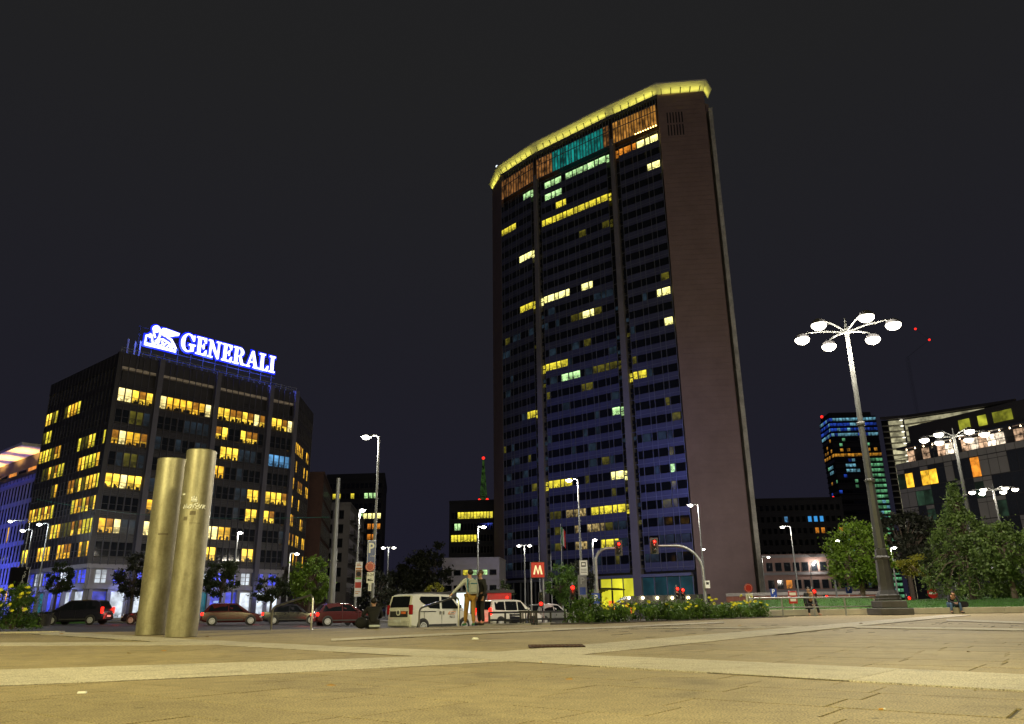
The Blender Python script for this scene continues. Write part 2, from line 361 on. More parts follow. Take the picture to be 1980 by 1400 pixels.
# slabs: courses along B, 0.41 m deep, laid broken-bond
cand = []
for i in range(-3, 44):
    a0 = 0.5 + i*0.41; off = rnd.uniform(0, 0.82)
    for j in range(-22, 22):
        c = A_*a0 + B_*(j*0.82+off)
        if not (2.4 < c.y < 14.5) or abs(c.x) > 0.70*c.y+0.8: continue
        cs = [c + A_*(s*0.2) + B_*(t*0.4) for s in (-1, 1) for t in (-1, 1)]
        if any(all(inside(q, bp) for q in cs) for bp in band_polys): continue
        cand.append((c.length, c))
cand.sort(key=lambda t: t[0])
slab_me = [MB().box((0, 0, -0.0045), (0.82-g_, 0.41-g_*0.7, 0.009), top=(0.82-g_-0.003, 0.41-g_*0.7-0.003)).mesh('paving_slab', m_slab) for g_ in (0.006, 0.011, 0.020)]
ang = math.atan2(B_.y, B_.x)
MB().prism([(-9, 2.0), (9, 2.0), (10.5, 14.2), (-10.5, 14.2)], -0.0118, -0.0075).build('joint_bed', m_joint, plaza)
far_mb = MB()
for k, (d, c) in enumerate(cand):
    z = rnd.uniform(-0.0018, 0.0008)
    if k < 300: link('paving_slab', slab_me[rnd.choice((0, 0, 1, 1, 2))], plaza, (c.x, c.y, z), ang + rnd.uniform(-0.002, 0.002))
    else: far_mb.box((c.x, c.y, -0.0045+z), (0.815, 0.405, 0.009), ang)
tag(far_mb.build('distant_paving', m_slab, plaza), kind='stuff')
# short dark open joints farther out on the right
mbj = MB()
for k in range(120):
    x = rnd.uniform(2, 16); y = rnd.uniform(14.2, 24)
    if any(inside(Vector((x, y)), bp) for bp in band_polys): continue
    mbj.box((x, y, -0.0105), (0.03, 0.4, 0.005), -AZ)
tag(mbj.build('open_joints', m_joint, plaza), kind='stuff')

# kerbs, pavements and street islands
m_pav = M('pavement stone', (0.20, 0.19, 0.19), 0.85, var=0.2, scale=1.0)
m_kerb = M('kerb granite', (0.34, 0.33, 0.33), 0.8, var=0.15, scale=2)
def strip(name, pts, h=0.13, mat=m_pav, kerb=True):
    V = []
    top = [(p[0], p[1], ground_z(*p)+h) for p in pts]; bot = [(p[0], p[1], ground_z(*p)-0.4) for p in pts]; n = len(pts)
    m = MB().add(bot+top, [tuple(range(n, 2*n))] + [(i, (i+1) % n, n+(i+1) % n, n+i) for i in range(n)])
    o = m.build(name, mat); tag(o, kind='structure')
    if kerb:
        kb = MB()
        for i in range(n):
            a, b = Vector(top[i]), Vector(top[(i+1) % n]); d = (b-a).normalized(); nn = Vector((-d.y, d.x, 0))*0.16
            up = Vector((0, 0, 0.006)); kb.hexa([a-Vector((0, 0, .5)), b-Vector((0, 0, .5)), b+nn-Vector((0, 0, .5)), a+nn-Vector((0, 0, .5)), a+up, b+up, b+nn+up, a+nn+up])
        kb.build('kerb', m_kerb, o)
    return o
strip('pavement', [(-24, 92), (-44, 92), (-57, 92), (-90, 120), (-80, 133), (-56, 104), (-34, 126), (-22, 140), (-16, 136)])
strip('traffic_island', [(-62, 74), (-30, 66), (-26, 68), (-30, 72), (-60, 80)])
strip('traffic_island', [(-12, 70), (4, 74), (20, 78), (30, 84), (28, 92), (4, 88), (-12, 76)])
strip('pavement', [(-8, 130), (40, 118), (75, 120), (140, 108), (140, 122), (60, 140), (53, 160), (37, 158), (-4, 196), (-14, 160)])
# painted lane lines (4 mm sheets)
m_line = M('road paint', (0.6, 0.6, 0.58), 0.7, var=0.25, scale=8)
lines = MB()
def lane(p0, p1, w=0.14, dash=None):
    p0, p1 = Vector(p0), Vector(p1); d = (p1-p0); L = d.length; d.normalize(); nn = Vector((-d.y, d.x))*w/2; s = 0
    while s < L:
        e = min(L, s+(dash or 4.0)); a, b = p0+d*s, p0+d*e
        q = [a-nn, b-nn, b+nn, a+nn]; lines.add([(k.x, k.y, ground_z(k.x, k.y)+0.006) for k in q], [(0, 1, 2, 3)]); s = e+(dash or 0)
lane((-60, 33), (-8, 33)); lane((-60, 45), (2, 48), dash=3); lane((-60, 52), (4, 55), dash=3); lane((-60, 59), (6, 62))
lane((-8, 33), (-3, 34)); lane((2, 35), (40, 80), dash=3); lane((-2, 38), (30, 80))
for k in range(9): lane((-15+k*1.0, 33.5), (-15.6+k*1.0, 37), 0.5)
tag(lines.build('lane_markings', m_line), kind='structure')

# lawn on the right
m_grass = M('lawn turf', (0.035, 0.11, 0.015), 0.9, var=0.5, scale=1.5, bump=0.6, bscale=30)
def lawn_h(x, y):
    e = min(1, max(0, (y-43.0-max(0, (x-16)*0.045))/9.0)); f = min(1, max(0, (x-10.5-(y-42)*0.10)/6))
    return 0.12 + (0.62+0.16*math.sin(x*0.35+1)+0.1*math.sin(y*0.5))*math.sin(e*math.pi/2)*f
V = []; LX, LY = 46, 18
for j in range(LY):
    for i in range(LX):
        x = 12.0+i*1.3; y = 42.55 + max(0, (x-16)*0.037) + j*1.5; V.append((x, y, lawn_h(x, y) if j < LY-1 else -1.2))
m = MB().add(V, [(j*LX+i, j*LX+i+1, (j+1)*LX+i+1, (j+1)*LX+i) for j in range(LY-1) for i in range(LX-1)])
lawn = m.build('lawn', m_grass, smooth=True); tag(lawn, kind='structure')
bl = MB()
for k in range(26000):
    x = rnd.uniform(12.2, 60); y = 42.7 + max(0, (x-16)*0.037) + rnd.random()**1.6*22
    z = lawn_h(x, y)-0.01; hgt = rnd.uniform(0.04, 0.11); a = rnd.uniform(0, 6.28); w = 0.02
    bl.add([(x-w*math.cos(a), y-w*math.sin(a), z), (x+w*math.cos(a), y+w*math.sin(a), z), (x+rnd.uniform(-.04, .04), y+rnd.uniform(-.04, .04), z+hgt)], [(0, 1, 2)])
tag(bl.build('grass', leafmat('grass blades', (0.045, 0.15, 0.02), 0.5, 0.3)), 'short green grass on the lawn behind the low wall', 'grass', kind='stuff')
# low stone wall in front of the lawn, block by block
lw = thing('low_wall', 'low pale stone wall edging the lawn behind the tall lamp post', 'wall', (12.2, 41.95, 0))
pts = [Vector((12.2, 41.6)), Vector((16.0, 42.2)), Vector((62, 43.9))]
for i in range(2):
    a, b = pts[i], pts[i+1]; d = (b-a); k = max(1, int(d.length/2.4))
    for j in range(k):
        p, q = a.lerp(b, j/k), a.lerp(b, (j+1)/k); c = (p+q)/2
        MB().box((c.x-12.2, c.y-41.95, 0.15), ((q-p).length-0.012, 0.42, 0.30), math.atan2(d.y, d.x)).build('wall_block', M('pale wall stone', (0.42, 0.39, 0.31), 0.85, var=0.15, scale=1.5, bump=0.2), lw, bevel=0.012)
# grass verge on the left between the carriageways
vg = MB()
vp = [(-66, 63), (-34, 60.5), (-33, 62.5), (-64, 67)]
vg.add([(x, y, ground_z(x, y)-0.3) for x, y in vp] + [(x, y, ground_z(x, y)+0.32) for x, y in vp], [(4, 5, 6, 7), (0, 1, 5, 4), (1, 2, 6, 5), (2, 3, 7, 6), (3, 0, 4, 7)])
tag(vg.build('verge', m_grass), kind='structure')

# ============================================================ BUILDINGS
class Face:
    def __init__(s, p0, p1, base):
        s.p0 = Vector(p0[:2]); s.p1 = Vector(p1[:2]); s.d = s.p1-s.p0; s.L = s.d.length; s.d.normalize()
        s.inn = Vector((-s.d.y, s.d.x)); s.ang = math.atan2(s.d.y, s.d.x); s.base = Vector(base)
    def loc(s, u, z, y=0.0):              # local to the building's base; y > 0 goes into the building
        p = s.p0 + s.d*u + s.inn*y; return (p.x-s.base.x, p.y-s.base.y, z-s.base.z)
    def world(s, u, z, y=0.0):
        p = s.p0 + s.d*u + s.inn*y; return (p.x, p.y, z)
    def box(s, m, u0, u1, y0, y1, z0, z1):
        P = [s.loc(u, z, y) for z in (z0, z1) for u, y in ((u0, y0), (u1, y0), (u1, y1), (u0, y1))]; return m.hexa(P)
def assign_lit(items, segs):
    """items: (row key, (px, py)); every lit stretch goes to the floor whose windows lie nearest to it"""
    out = [None]*len(items)
    for x0, y0, x1, y1, hh, mat in segs:
        xm, ym = (x0+x1)/2, (y0+y1)/2; best = {}
        for i, (k, p) in enumerate(items):
            if x0-3 <= p[0] <= x1+3:
                e = abs(p[1]-(y0+(y1-y0)*(p[0]-x0)/max(1e-6, x1-x0))); best.setdefault(k, []).append(e)
        if not best: continue
        k = min(best, key=lambda q_: sum(best[q_])/len(best[q_]))
        if sum(best[k])/len(best[k]) > 26: continue
        for i, (kk, p) in enumerate(items):
            if kk == k and x0-2 <= p[0] <= x1+2: out[i] = mat
    return out
def seg_hit(p, segs):
    for x0, y0, x1, y1, hh, mat in segs:
        if x0-2 <= p[0] <= x1+2:
            t = (p[0]-x0)/max(1e-6, x1-x0); y = y0+(y1-y0)*t
            if abs(p[1]-y) <= hh: return mat
    return None
e_y = E('lit office yellow', (232, 214, 60), 1.0, 0.45, 0.8)
e_w = E('lit office bright', (255, 246, 150), 1.7, 0.35, 0.9)
e_g = E('lit office green white', (190, 240, 160), 1.0, 0.5, 1.0)
e_d = E('dim office olive', (96, 90, 26), 0.6, 0.6, 0.7)
e_t = E('dim office teal', (26, 38, 48), 0.7, 0.6, 0.5)
e_o = E('lit room orange', (214, 130, 40), 0.9, 0.5, 0.8)
e_gold = E('lit room gold', (255, 208, 66), 1.5, 0.5, 0.9)
e_gold2 = E('lit room amber', (252, 190, 52), 1.1, 0.55, 0.8)
e_refl = E('painted cream reflection', (190, 165, 105), 0.55, 0.85, 1.6)  # warm reflections in the lower tower glass, painted as emission
e_b = E('lit room blue', (90, 150, 200), 0.8, 0.5, 0.8)
e_shop = E('lit shop white', (205, 215, 225), 0.8, 0.55, 0.6)
e_shopb = E('lit shop blue', (62, 72, 215), 0.8, 0.6, 0.6)

# ---------------------------------------------------------------- the tall tower
TB = -1.5
tower = thing('office_tower', 'tall slim dark office tower with glowing yellow roof edge', 'building', (37.6, 164.1, TB))
q = dict(Le=(-5.4, 209.2), Lc=(-2.74, 200.9), p1=(7.22, 189.4), p2=(26.73, 172.5), Rc=(37.61, 164.1), Re=(49.2, 162.9))
tb = (37.6, 164.1, TB)
m_tile = M('end wall mosaic', (0.285, 0.195, 0.175), 0.6, var=0.12, scale=0.25, bump=0.1)
m_tcon = M('tower concrete', (0.24, 0.22, 0.23), 0.75, var=0.12, scale=0.3)
m_span = M('tower spandrel', (0.095, 0.10, 0.18), 0.35, var=0.18, scale=0.15)  # bluish grey panels; some of the lamps' blue cast is put into the colour
m_mull = M('tower mullion', (0.25, 0.26, 0.30), 0.4, 0.4, var=0.1)
wall_top = 124.3
core = MB().prism([(x-tb[0], y-tb[1]) for x, y in [(-4.6, 209.5), (-1.6, 201.8), (8.0, 190.6), (27.3, 173.6), (38.0, 165.4), (48.8, 164.4), (47.5, 168), (34, 184), (10, 206)]], 0, wall_top-TB)
core.build('core_wall', m_dark, tower)
# solid end walls with tiled courses as thin shadow gaps
for nm, a, b in (('right', q['Rc'], q['Re']), ('left', q['Le'], q['Lc'])):
    f = Face(a, b, tb); nco = 92; hh = (wall_top-6)/nco; o = None
    for k in range(nco):
        m = MB(); f.box(m, 0.0, f.L, 0.0, 0.9, 6+k*hh+0.035 if k else TB, 6+(k+1)*hh)
        m.build('tile_course', m_tile, tower)
    m = MB(); f.box(m, 0.02, f.L-0.02, 0.04, 0.92, TB, wall_top-0.05); m.build('end_wall', m_tile, tower)
    if nm == 'right':                      # ventilation slots at the top of the end wall
        for k in range(6):
            m = MB(); u = 2.0+k*0.72
            for zz in (117.2, 113.6): f.box(m, u, u+0.3, -0.03, 0.1, zz-1.6, zz+1.5)
            m.build('vent_slot', m_black, tower)
# rear half of the bow: edge fin beyond the gap, its lit look put into a pale colour
m = MB().hexa([(x-tb[0], y-tb[1], z) for z in (0, 122.5) for x, y in ((50.7, 165.4), (51.6, 165.2), (51.9, 169), (51.0, 169.2))])
m.build('edge_fin', M('fin concrete painted lit', (0.62, 0.60, 0.58), 0.6, var=0.35, scale=0.4), tower)
m = MB().prism([(x-tb[0], y-tb[1]) for x, y in [(50.9, 168.0), (51.8, 168.5), (40, 186), (12, 210), (-3.5, 214.5), (-4.4, 212.6), (10, 208), (36, 186)]], 0, wall_top-TB)
m.build('rear_wall', m_tile, tower)
lit = [(969, 458, 992, 446, 9, e_y), (1007, 507, 1035, 497, 9, e_w), (1060, 342, 1083, 332, 9, e_g), (1100, 322, 1181, 291, 9, e_g), (1061, 386, 1080, 380, 8, e_g), (1080, 402, 1098, 396, 8, e_y),
       (1013, 368, 1034, 362, 7, e_g), (1047, 440, 1184, 388, 7, e_y), (1233, 260, 1276, 244, 9, e_w), (1247, 333, 1284, 322, 8, e_w), (1124, 458, 1135, 454, 7, e_d), (1163, 442, 1188, 434, 8, e_d),
       (1184, 291, 1195, 287, 6, e_o), (1202, 276, 1228, 264, 9, e_o), (1010, 602, 1036, 594, 8, e_y), (1044, 592, 1105, 570, 7, e_w), (1123, 560, 1142, 555, 8, e_w), (1112, 618, 1130, 613, 7, e_d), (1130, 612, 1144, 608, 8, e_w),
       (1269, 572, 1307, 562, 8, e_w), (1289, 627, 1312, 619, 8, e_w), (1048, 718, 1091, 707, 8, e_y), (1093, 735, 1114, 729, 8, e_g), (1158, 719, 1204, 711, 7, e_d), (1222, 738, 1249, 728, 8, e_y), (1020, 811, 1040, 804, 8, e_y),
       (1183, 803, 1210, 795, 8, e_g), (1297, 912, 1312, 907, 8, e_g), (1185, 927, 1216, 918, 10, e_w), (1057, 949, 1100, 939, 9, e_y), (1185, 991, 1222, 985, 11, e_y), (1099, 1001, 1128, 994, 14, e_refl), (1150, 998, 1175, 993, 10, e_y), (1279, 980, 1292, 977, 9, e_d),
       (1302, 979, 1318, 977, 8, e_d), (1331, 1012, 1348, 1008, 9, e_d), (1169, 1025, 1186, 1020, 10, e_d), (1070, 1004, 1084, 1001, 10, e_d), (1072, 1034, 1086, 1031, 10, e_d), (1105, 1020, 1120, 1015, 10, e_refl), (1158, 1058, 1196, 1050, 9, e_y), (1331, 1047, 1348, 1042, 9, e_d),
       (1110, 1058, 1128, 1052, 12, e_refl), (1137, 1020, 1166, 1012, 11, e_refl), (1280, 1052, 1298, 1048, 9, e_t), (1305, 1050, 1320, 1046, 9, e_t), (1246, 1088, 1266, 1084, 10, e_t), (1189, 1012, 1212, 1008, 10, e_t), (1075, 1064, 1086, 1060, 9, e_d)]
FH, Z1, NF = 3.76, 8.6, 28
NARW, WIDW, WINH = 1.05, 2.05, 1.75
pane_n = MB().box((NARW/2, 0, WINH/2), (NARW-0.12, 0.08, WINH)).mesh('window_pane', m_glass)
pane_w = MB().box((WIDW/2, 0, WINH/2), (WIDW-0.12, 0.08, WINH)).mesh('window_pane', m_glass)
pane_s = MB().box((0.4, 0, 0.4), (0.74, 0.08, 0.86)).mesh('window_pane', m_glass)
wins = []; spans = []; stuff_w = {}; mull = MB()
tf = [Face(q['Lc'], q['p1'], tb), Face(q['p1'], q['p2'], tb), Face(q['p2'], q['Rc'], tb)]
layout = []
for bi, f in enumerate(tf):
    s0 = 0.9 if bi else 0.35; s1 = f.L-(0.9 if bi < 2 else 0.35)
    us = []
    if bi >= 1: us.append((s0+0.1, 's')); s0 += 1.05
    if bi <= 1: us.append((s1-0.95, 's')); s1 -= 1.05
    npair = round((s1-s0)/(NARW+WIDW+0.35)); pitch = (s1-s0)/npair; sc = pitch/(NARW+WIDW+0.35)
    for k in range(npair):
        us.append((s0+k*pitch+0.08, 'n')); us.append((s0+k*pitch+0.08+(NARW+0.17)*sc, 'w'))
        spans.append((f, s0+k*pitch, s0+k*pitch+(NARW+0.17)*sc)); spans.append((f, s0+k*pitch+(NARW+0.17)*sc, s0+(k+1)*pitch))
    layout.append(us)
    lines_u = sorted(set([round(s0+k*pitch, 3) for k in range(npair+1)] + [round(s0+k*pitch+(NARW+0.17)*sc, 3) for k in range(npair)]))
    for u in lines_u: f.box(mull, u-0.05, u+0.05, -0.12, 0.1, Z1-0.4, Z1+NF*FH)
    for k in range(NF+1):
        f.box(mull, 0.9 if bi else 0.35, f.L-(0.9 if bi < 2 else 0.35), -0.09, 0.08, Z1+k*FH-0.05, Z1+k*FH+0.03)
rows = []
for bi, f in enumerate(tf):
    for k in range(NF):
        for u, t in layout[bi]:
            zb = Z1+k*FH+1.15
            w = {'n': NARW, 'w': WIDW, 's': 0.8}[t]
            if t == 's':
                rows.append((f, u, zb+0.75, t, k)); rows.append((f, u, zb-0.45, t, k))
            else: rows.append((f, u, zb, t, k))
entries = []
_lit = assign_lit([(k, proj(f.world(u+{'n': NARW, 'w': WIDW, 's': 0.8}[t]/2, zb+(0.4 if t == 's' else WINH/2)))) for f, u, zb, t, k in rows], lit)
for (f, u, zb, t, k), mt in zip(rows, _lit):
    if mt is None:
        r_ = rnd.random(); low = k < 18
        mt = e_d if (r_ < 0.035 and low) else e_t if (r_ < 0.17 and low) else None
    entries.append((0 if mt in (e_y, e_w, e_g, e_o, e_d, e_refl) else 1, k, f, u, zb, t, mt))
entries.sort(key=lambda e: (e[0], e[1]))
for i, (pri, k, f, u, zb, t, mt) in enumerate(entries):
    me = {'n': pane_n, 'w': pane_w, 's': pane_s}[t]
    if i < 300: link('window_pane', me, tower, f.loc(u, zb, 0.0), f.ang, mt or m_glass)
    else:
        w = {'n': NARW, 'w': WIDW, 's': 0.8}[t]; hh = 0.86 if t == 's' else WINH
        g = stuff_w.setdefault((mt or m_glass).name, (MB(), mt or m_glass))
        f.box(g[0], u+0.06, u+w-0.06, -0.04, 0.06, zb, zb+hh)
for nme, (g, mt) in stuff_w.items(): tag(g.build('upper_window_panes', mt, tower), kind='stuff')
n_sp = 0; sp_st = MB()
for k in range(NF):
    for f, u0, u1 in spans:
        if n_sp < 300:
            m = MB(); f.box(m, u0+0.06, u1-0.06, -0.03, 0.1, Z1+k*FH-0.78, Z1+k*FH+1.1); m.build('spandrel_panel', m_span, tower); n_sp += 1
        else:
            f.box(sp_st, u0+0.06, u1-0.06, -0.03, 0.1, Z1+k*FH-0.78, Z1+k*FH+1.1)
tag(sp_st.build('upper_spandrel_panels', m_span, tower), kind='stuff')
tag(mull.build('mullion_grid', m_mull, tower), kind='stuff')
for key, fa in (('p1', tf[0]), ('p2', tf[1])):       # the two tapering piers
    x, y = q[key]; f = tf[1] if key == 'p1' else tf[2]; w0, w1 = 1.75, 0.75
    ux, uy = f.d.x, f.d.y; nx_, ny_ = -f.inn.x, -f.inn.y
    P = []
    for z, w in ((0, w0), (wall_top-TB-7.5, w1)):
        for s, o_ in ((-w, 0.45), (w, 0.45), (w, -1.0), (-w, -1.0)):
            P.append((x-tb[0]+ux*s*0.6+nx_*o_, y-tb[1]+uy*s*0.6+ny_*o_, z))
    MB().hexa(P).build('pier', m_tcon, tower)
# top storey glazing under the roof
e_belv = [E('top floor amber', (140, 92, 46), 0.5, 0.85, 0.55), E('top floor teal', (18, 124, 116), 0.7, 0.75, 0.35), E('top floor gold', (165, 112, 46), 0.6, 0.8, 0.4)]
for bi, f in enumerate(tf):
    n_ = [13, 26, 16][bi]; u0, u1 = 0.5, f.L-0.6; st = (u1-u0)/n_
    for k in range(n_):
        mt = e_belv[bi] if not (bi == 1 and (k < 6 or k > 23)) else e_belv[0]
        m = MB(); f.box(m, u0+k*st+0.09, u0+(k+1)*st-0.09, 0.05, 0.15, 115.6, 119.6); f.box(m, u0+k*st+0.09, u0+(k+1)*st-0.09, 0.05, 0.15, 119.8, 121.6)
        m.build('window_pane', mt, tower)
    m = MB()
    for k in range(n_+1): f.box(m, u0+k*st-0.07, u0+k*st+0.07, -0.15, 0.12, 115.2, 123.6)
    for z in (115.4, 119.7, 121.7): f.box(m, u0, u1, -0.1, 0.12, z-0.08, z+0.08)
    m.build('top_storey_frame', m_mull, tower)
for k in range(9):                                   # row of small lamps on the terrace below the roof
    p = tf[2].loc(7.2+k*0.72, 115.3, -0.35); MB().ball(p, 0.16, 8, 5).build('terrace_lamp', E('terrace lamp', (255, 205, 110), 14), tower)
# roof canopy with sloping soffit
inner = [(-5.4, 209.2), (-2.74, 200.9), (7.22, 189.4), (26.73, 172.5), (37.61, 164.1), (49.2, 162.9)]
outer = [(-6.5, 209.9), (-3.8, 200.1), (6.4, 188.3), (26.0, 171.4), (37.2, 162.8), (49.7, 161.5), (52.0, 165.2)]
inner7 = inner + [(51.0, 166.0)]
V = [(x-tb[0], y-tb[1], wall_top-TB) for x, y in inner7] + [(x-tb[0], y-tb[1], 126.5-TB) for x, y in outer]
n7 = 7; m_soff = M('roof soffit', (0.72, 0.70, 0.62), 0.6, var=0.06)
MB().add(V, [(i, i+1, n7+i+1, n7+i) for i in range(6)]).build('soffit', m_soff, tower)
back = [(52.6, 164.6), (41, 188), (13, 212), (-5, 216)]
MB().prism([(x-tb[0], y-tb[1]) for x, y in outer + back[1:]], 126.52-TB, 126.85-TB).build('roof_slab', m_soff, tower)
for i in range(5):
    a0, a1 = Vector(inner7[i]), Vector(inner7[i+1]); b0, b1 = Vector(outer[i]), Vector(outer[i+1]); k_ = [3, 7, 11, 6, 5][i]
    for k in range(k_):
        t = (k+0.5)/k_; a = a0.lerp(a1, t); b = b0.lerp(b1, t); c = a.lerp(b, 0.55); d = (a1-a0).normalized()*0.09
        P = []
        for dz in (-0.22, 0.0):
            for p, z in ((a, wall_top), (c, wall_top+1.2)):
                P += [(p.x-d.x-tb[0], p.y-d.y-tb[1], z+dz-TB), (p.x+d.x-tb[0], p.y+d.y-tb[1], z+dz-TB)]
        P = [P[0], P[1], P[3], P[2], P[4], P[5], P[7], P[6]]
        MB().hexa(P).build('soffit_rib', m_dark, tower)
for i in range(6):
    a = (Vector(inner7[i])+Vector(inner7[i+1]))/2; b = (Vector(outer[i])+Vector(outer[i+1]))/2; L = (Vector(inner7[i+1])-Vector(inner7[i])).length
    d = (Vector(outer[i+1])-Vector(outer[i])); nrm = (b-a).normalized(); c = a.lerp(b, 0.8)
    l = plight(tower, (c.x-tb[0], c.y-tb[1], 124.1-TB), 9.5*L, (1.0, 0.93, 0.13), name='roof_floodlight', kind='AREA'); l.data.size = L*0.92; l.data.size_y = 0.5
    zz = Vector((0.25*nrm.x, 0.25*nrm.y, -1)).normalized(); xx = Vector((d.x, d.y, 0)).normalized(); yy = zz.cross(xx).normalized(); xx = yy.cross(zz)
    l.rotation_euler = Matrix((xx, yy, zz)).transposed().to_euler()
for p in ((961, 318), (1101, 246), (1260, 168), ):
    w = onz(p[0], p[1]+4, 127.6); MB().ball((w.x-tb[0], w.y-tb[1], 127.6-TB), 0.4, 8, 6).build('roof_beacon', E('white beacon', (230, 240, 255), 2.0), tower)
# ground floor glazing: lit lobby in the middle bay, teal glass on the right
e_lob = E('lobby light', (205, 200, 45), 0.95, 0.25, 0.25); e_teal = E('teal ground floor glass', (14, 46, 52), 0.8, 0.5, 0.3)
for bi, (f, mt, n_) in enumerate(((tf[0], m_glass, 5), (tf[1], m_glass, 8), (tf[2], e_teal, 4))):
    u0, u1 = 0.9, f.L-0.9; st = (u1-u0)/n_
    for k in range(n_):
        mm = e_lob if (bi == 1 and k >= 5) else mt
        m = MB(); f.box(m, u0+k*st+0.12, u0+(k+1)*st-0.12, 0.1, 0.2, -0.6, 6.6); m.build('lobby_pane', mm, tower)
    m = MB()
    for k in range(n_+1): f.box(m, u0+k*st-0.1, u0+k*st+0.1, -0.1, 0.2, -1.4, 7.0)
    f.box(m, u0, u1, -0.6, 0.2, 6.7, 7.3); m.build('lobby_frame', m_grey, tower)
f = tf[1]; cp = MB()
for k in range(10):
    a, b = k/10, (k+1)/10; z = lambda t: 3.4 + 1.0*math.sin(t*2.6)
    f.box(cp, 15.5+a*7.5, 15.5+b*7.5, -5.5, -1.0, z(a), z(a)+0.25)
cp.build('entrance_canopy', m_black, tower)
for u in (16.2, 22.2):
    m = MB(); f.box(m, u, u+0.25, -5.2, -4.9, -1.3, 4.0); m.build('canopy_post', m_black, tower)
for u, mt in ((18.0, E('orange display', (235, 110, 40), 1.0, 0.3, 1)), (20.0, E('green display', (120, 200, 90), 0.9, 0.3, 1)), (22.4, E('orange display', (235, 110, 40), 1.0))):
    m = MB(); f.box(m, u, u+1.4, -0.25, -0.15, -0.8, 2.0); m.build('lobby_screen', mt, tower)
# ---------------------------------------------------------------- office block with the roof sign
GC, GL, GR, GE = (-54.0, 100.0), (-72.6, 115.6), (-35.6, 122.0), (-36.5, 136.0)
gb = (-54.0, 100.0, -0.1)
gen = thing('office_block', 'dark glass office block with glowing blue roof sign and golden windows', 'building', gb)
m_gwall = M('block dark wall', (0.020, 0.018, 0.021), 0.5, var=0.2, scale=0.5)
m_gpil = M('block pilaster', (0.06, 0.057, 0.078), 0.6, var=0.12, scale=0.5)
m_gfr = M('block window frame', (0.05, 0.045, 0.045), 0.4, 0.3)
m_gspan = M('block louvre', (0.018, 0.016, 0.021), 0.45, var=0.2, scale=2)
MB().prism([(x-gb[0], y-gb[1]) for x, y in [(-53.9, 101.0), (-36.5, 121.6), (-37.4, 135.5), (-56, 150), (-71.6, 115.9)]], 0, 34.0).build('core_wall', m_gwall, gen)
MB().prism([(x-gb[0], y-gb[1]) for x, y in [(-53.9, 100.25), (-36.0, 121.7), (-36.9, 135.8), (-56, 150), (-72.2, 115.6)]], 33.9, 34.3).build('roof', m_gwall, gen)
gF = Face(GC, GR, gb); gLf = Face(GL, GC, gb); gRf = Face(GR, GE, gb)
ROWZ = lambda r: 32.05-2.93*r
bays = [(0.35, 5.2, 5), (6.2, 14.0, 8), (15.05, 23.15, 8), (24.25, 28.2, 4)]
litg = [(228, 762, 294, 775, 14, e_gold), (300, 768, 412, 798, 14, e_gold2), (474, 768, 520, 782, 10, e_gold), (420, 795, 515, 825, 15, e_gold), (524, 826, 562, 836, 14, e_gold),
        (255, 812, 270, 815, 9, e_d), (414, 838, 438, 846, 14, e_gold), (462, 846, 492, 856, 14, e_gold), (215, 840, 282, 860, 14, e_gold2), (432, 878, 461, 886, 14, e_gold), (462, 893, 476, 897, 9, e_t), (515, 900, 556, 908, 11, e_b),
        (245, 893, 262, 897, 11, e_d), (414, 912, 430, 918, 13, e_gold2), (203, 925, 272, 940, 15, e_gold), (476, 962, 503, 970, 13, e_gold), (510, 968, 556, 978, 14, e_gold), (272, 975, 297, 985, 14, e_gold2), (474, 1000, 502, 1006, 13, e_gold), (506, 1002, 530, 1010, 13, e_gold),
        (190, 1012, 233, 1020, 13, e_gold2), (240, 1016, 255, 1020, 8, e_t), (400, 1028, 448, 1040, 13, e_gold2), (398, 1064, 414, 1072, 13, e_gold), (466, 1074, 492, 1080, 14, e_gold), (340, 868, 352, 872, 8, e_t), (276, 1030, 292, 1036, 13, e_gold), (452, 936, 476, 950, 10, e_t), (355, 822, 400, 838, 9, e_t)]
def win_meshes(w, h):
    m = MB(); t = 0.05
    m.span(0, w, -0.05, 0.09, 0, t).span(0, w, -0.05, 0.09, h-t, h).span(0, t, -0.05, 0.09, t, h-t).span(w-t, w, -0.05, 0.09, t, h-t).span(t, w-t, -0.04, 0.07, h*0.40, h*0.40+0.04)
    p = MB().span(t, w-t, 0.02, 0.05, t, h*0.40); p2 = MB().span(t, w-t, 0.02, 0.05, h*0.40+0.04, h-t)
    return m.mesh('window', m_gfr), p.mesh('pane', m_glass), p2.mesh('pane', m_glass)
cache = {}
e_blind = E('lowered blind', (170, 112, 34), 0.75, 0.4, 2.0)
def put_window(f, u, z, w, h, parent, mt, y=0.0):
    w, h = round(w, 2), round(h, 2)
    key = (round(w, 2), round(h, 2))
    if key not in cache: cache[key] = win_meshes(*key)
    a, b, c = cache[key]; o = link('window', a, parent, f.loc(u, z, y), f.ang); link('pane', b, o, (0, 0, 0), 0, mt or m_glass); link('pane', c, o, (0, 0, 0), 0, (e_blind if (mt in (e_gold, e_gold2) and rnd.random() < 0.28) else mt) or m_glass); return o
desk = MB(); stg = {}
nwin = 0
_cells = [(r_, b0+k*((b1-b0)/n_), (b1-b0)/n_) for r_ in range(9) for b0, b1, n_ in bays for k in range(n_)]
_lit = assign_lit([(r_, proj(gF.world(u+st/2, ROWZ(r_)))) for r_, u, st in _cells], litg)
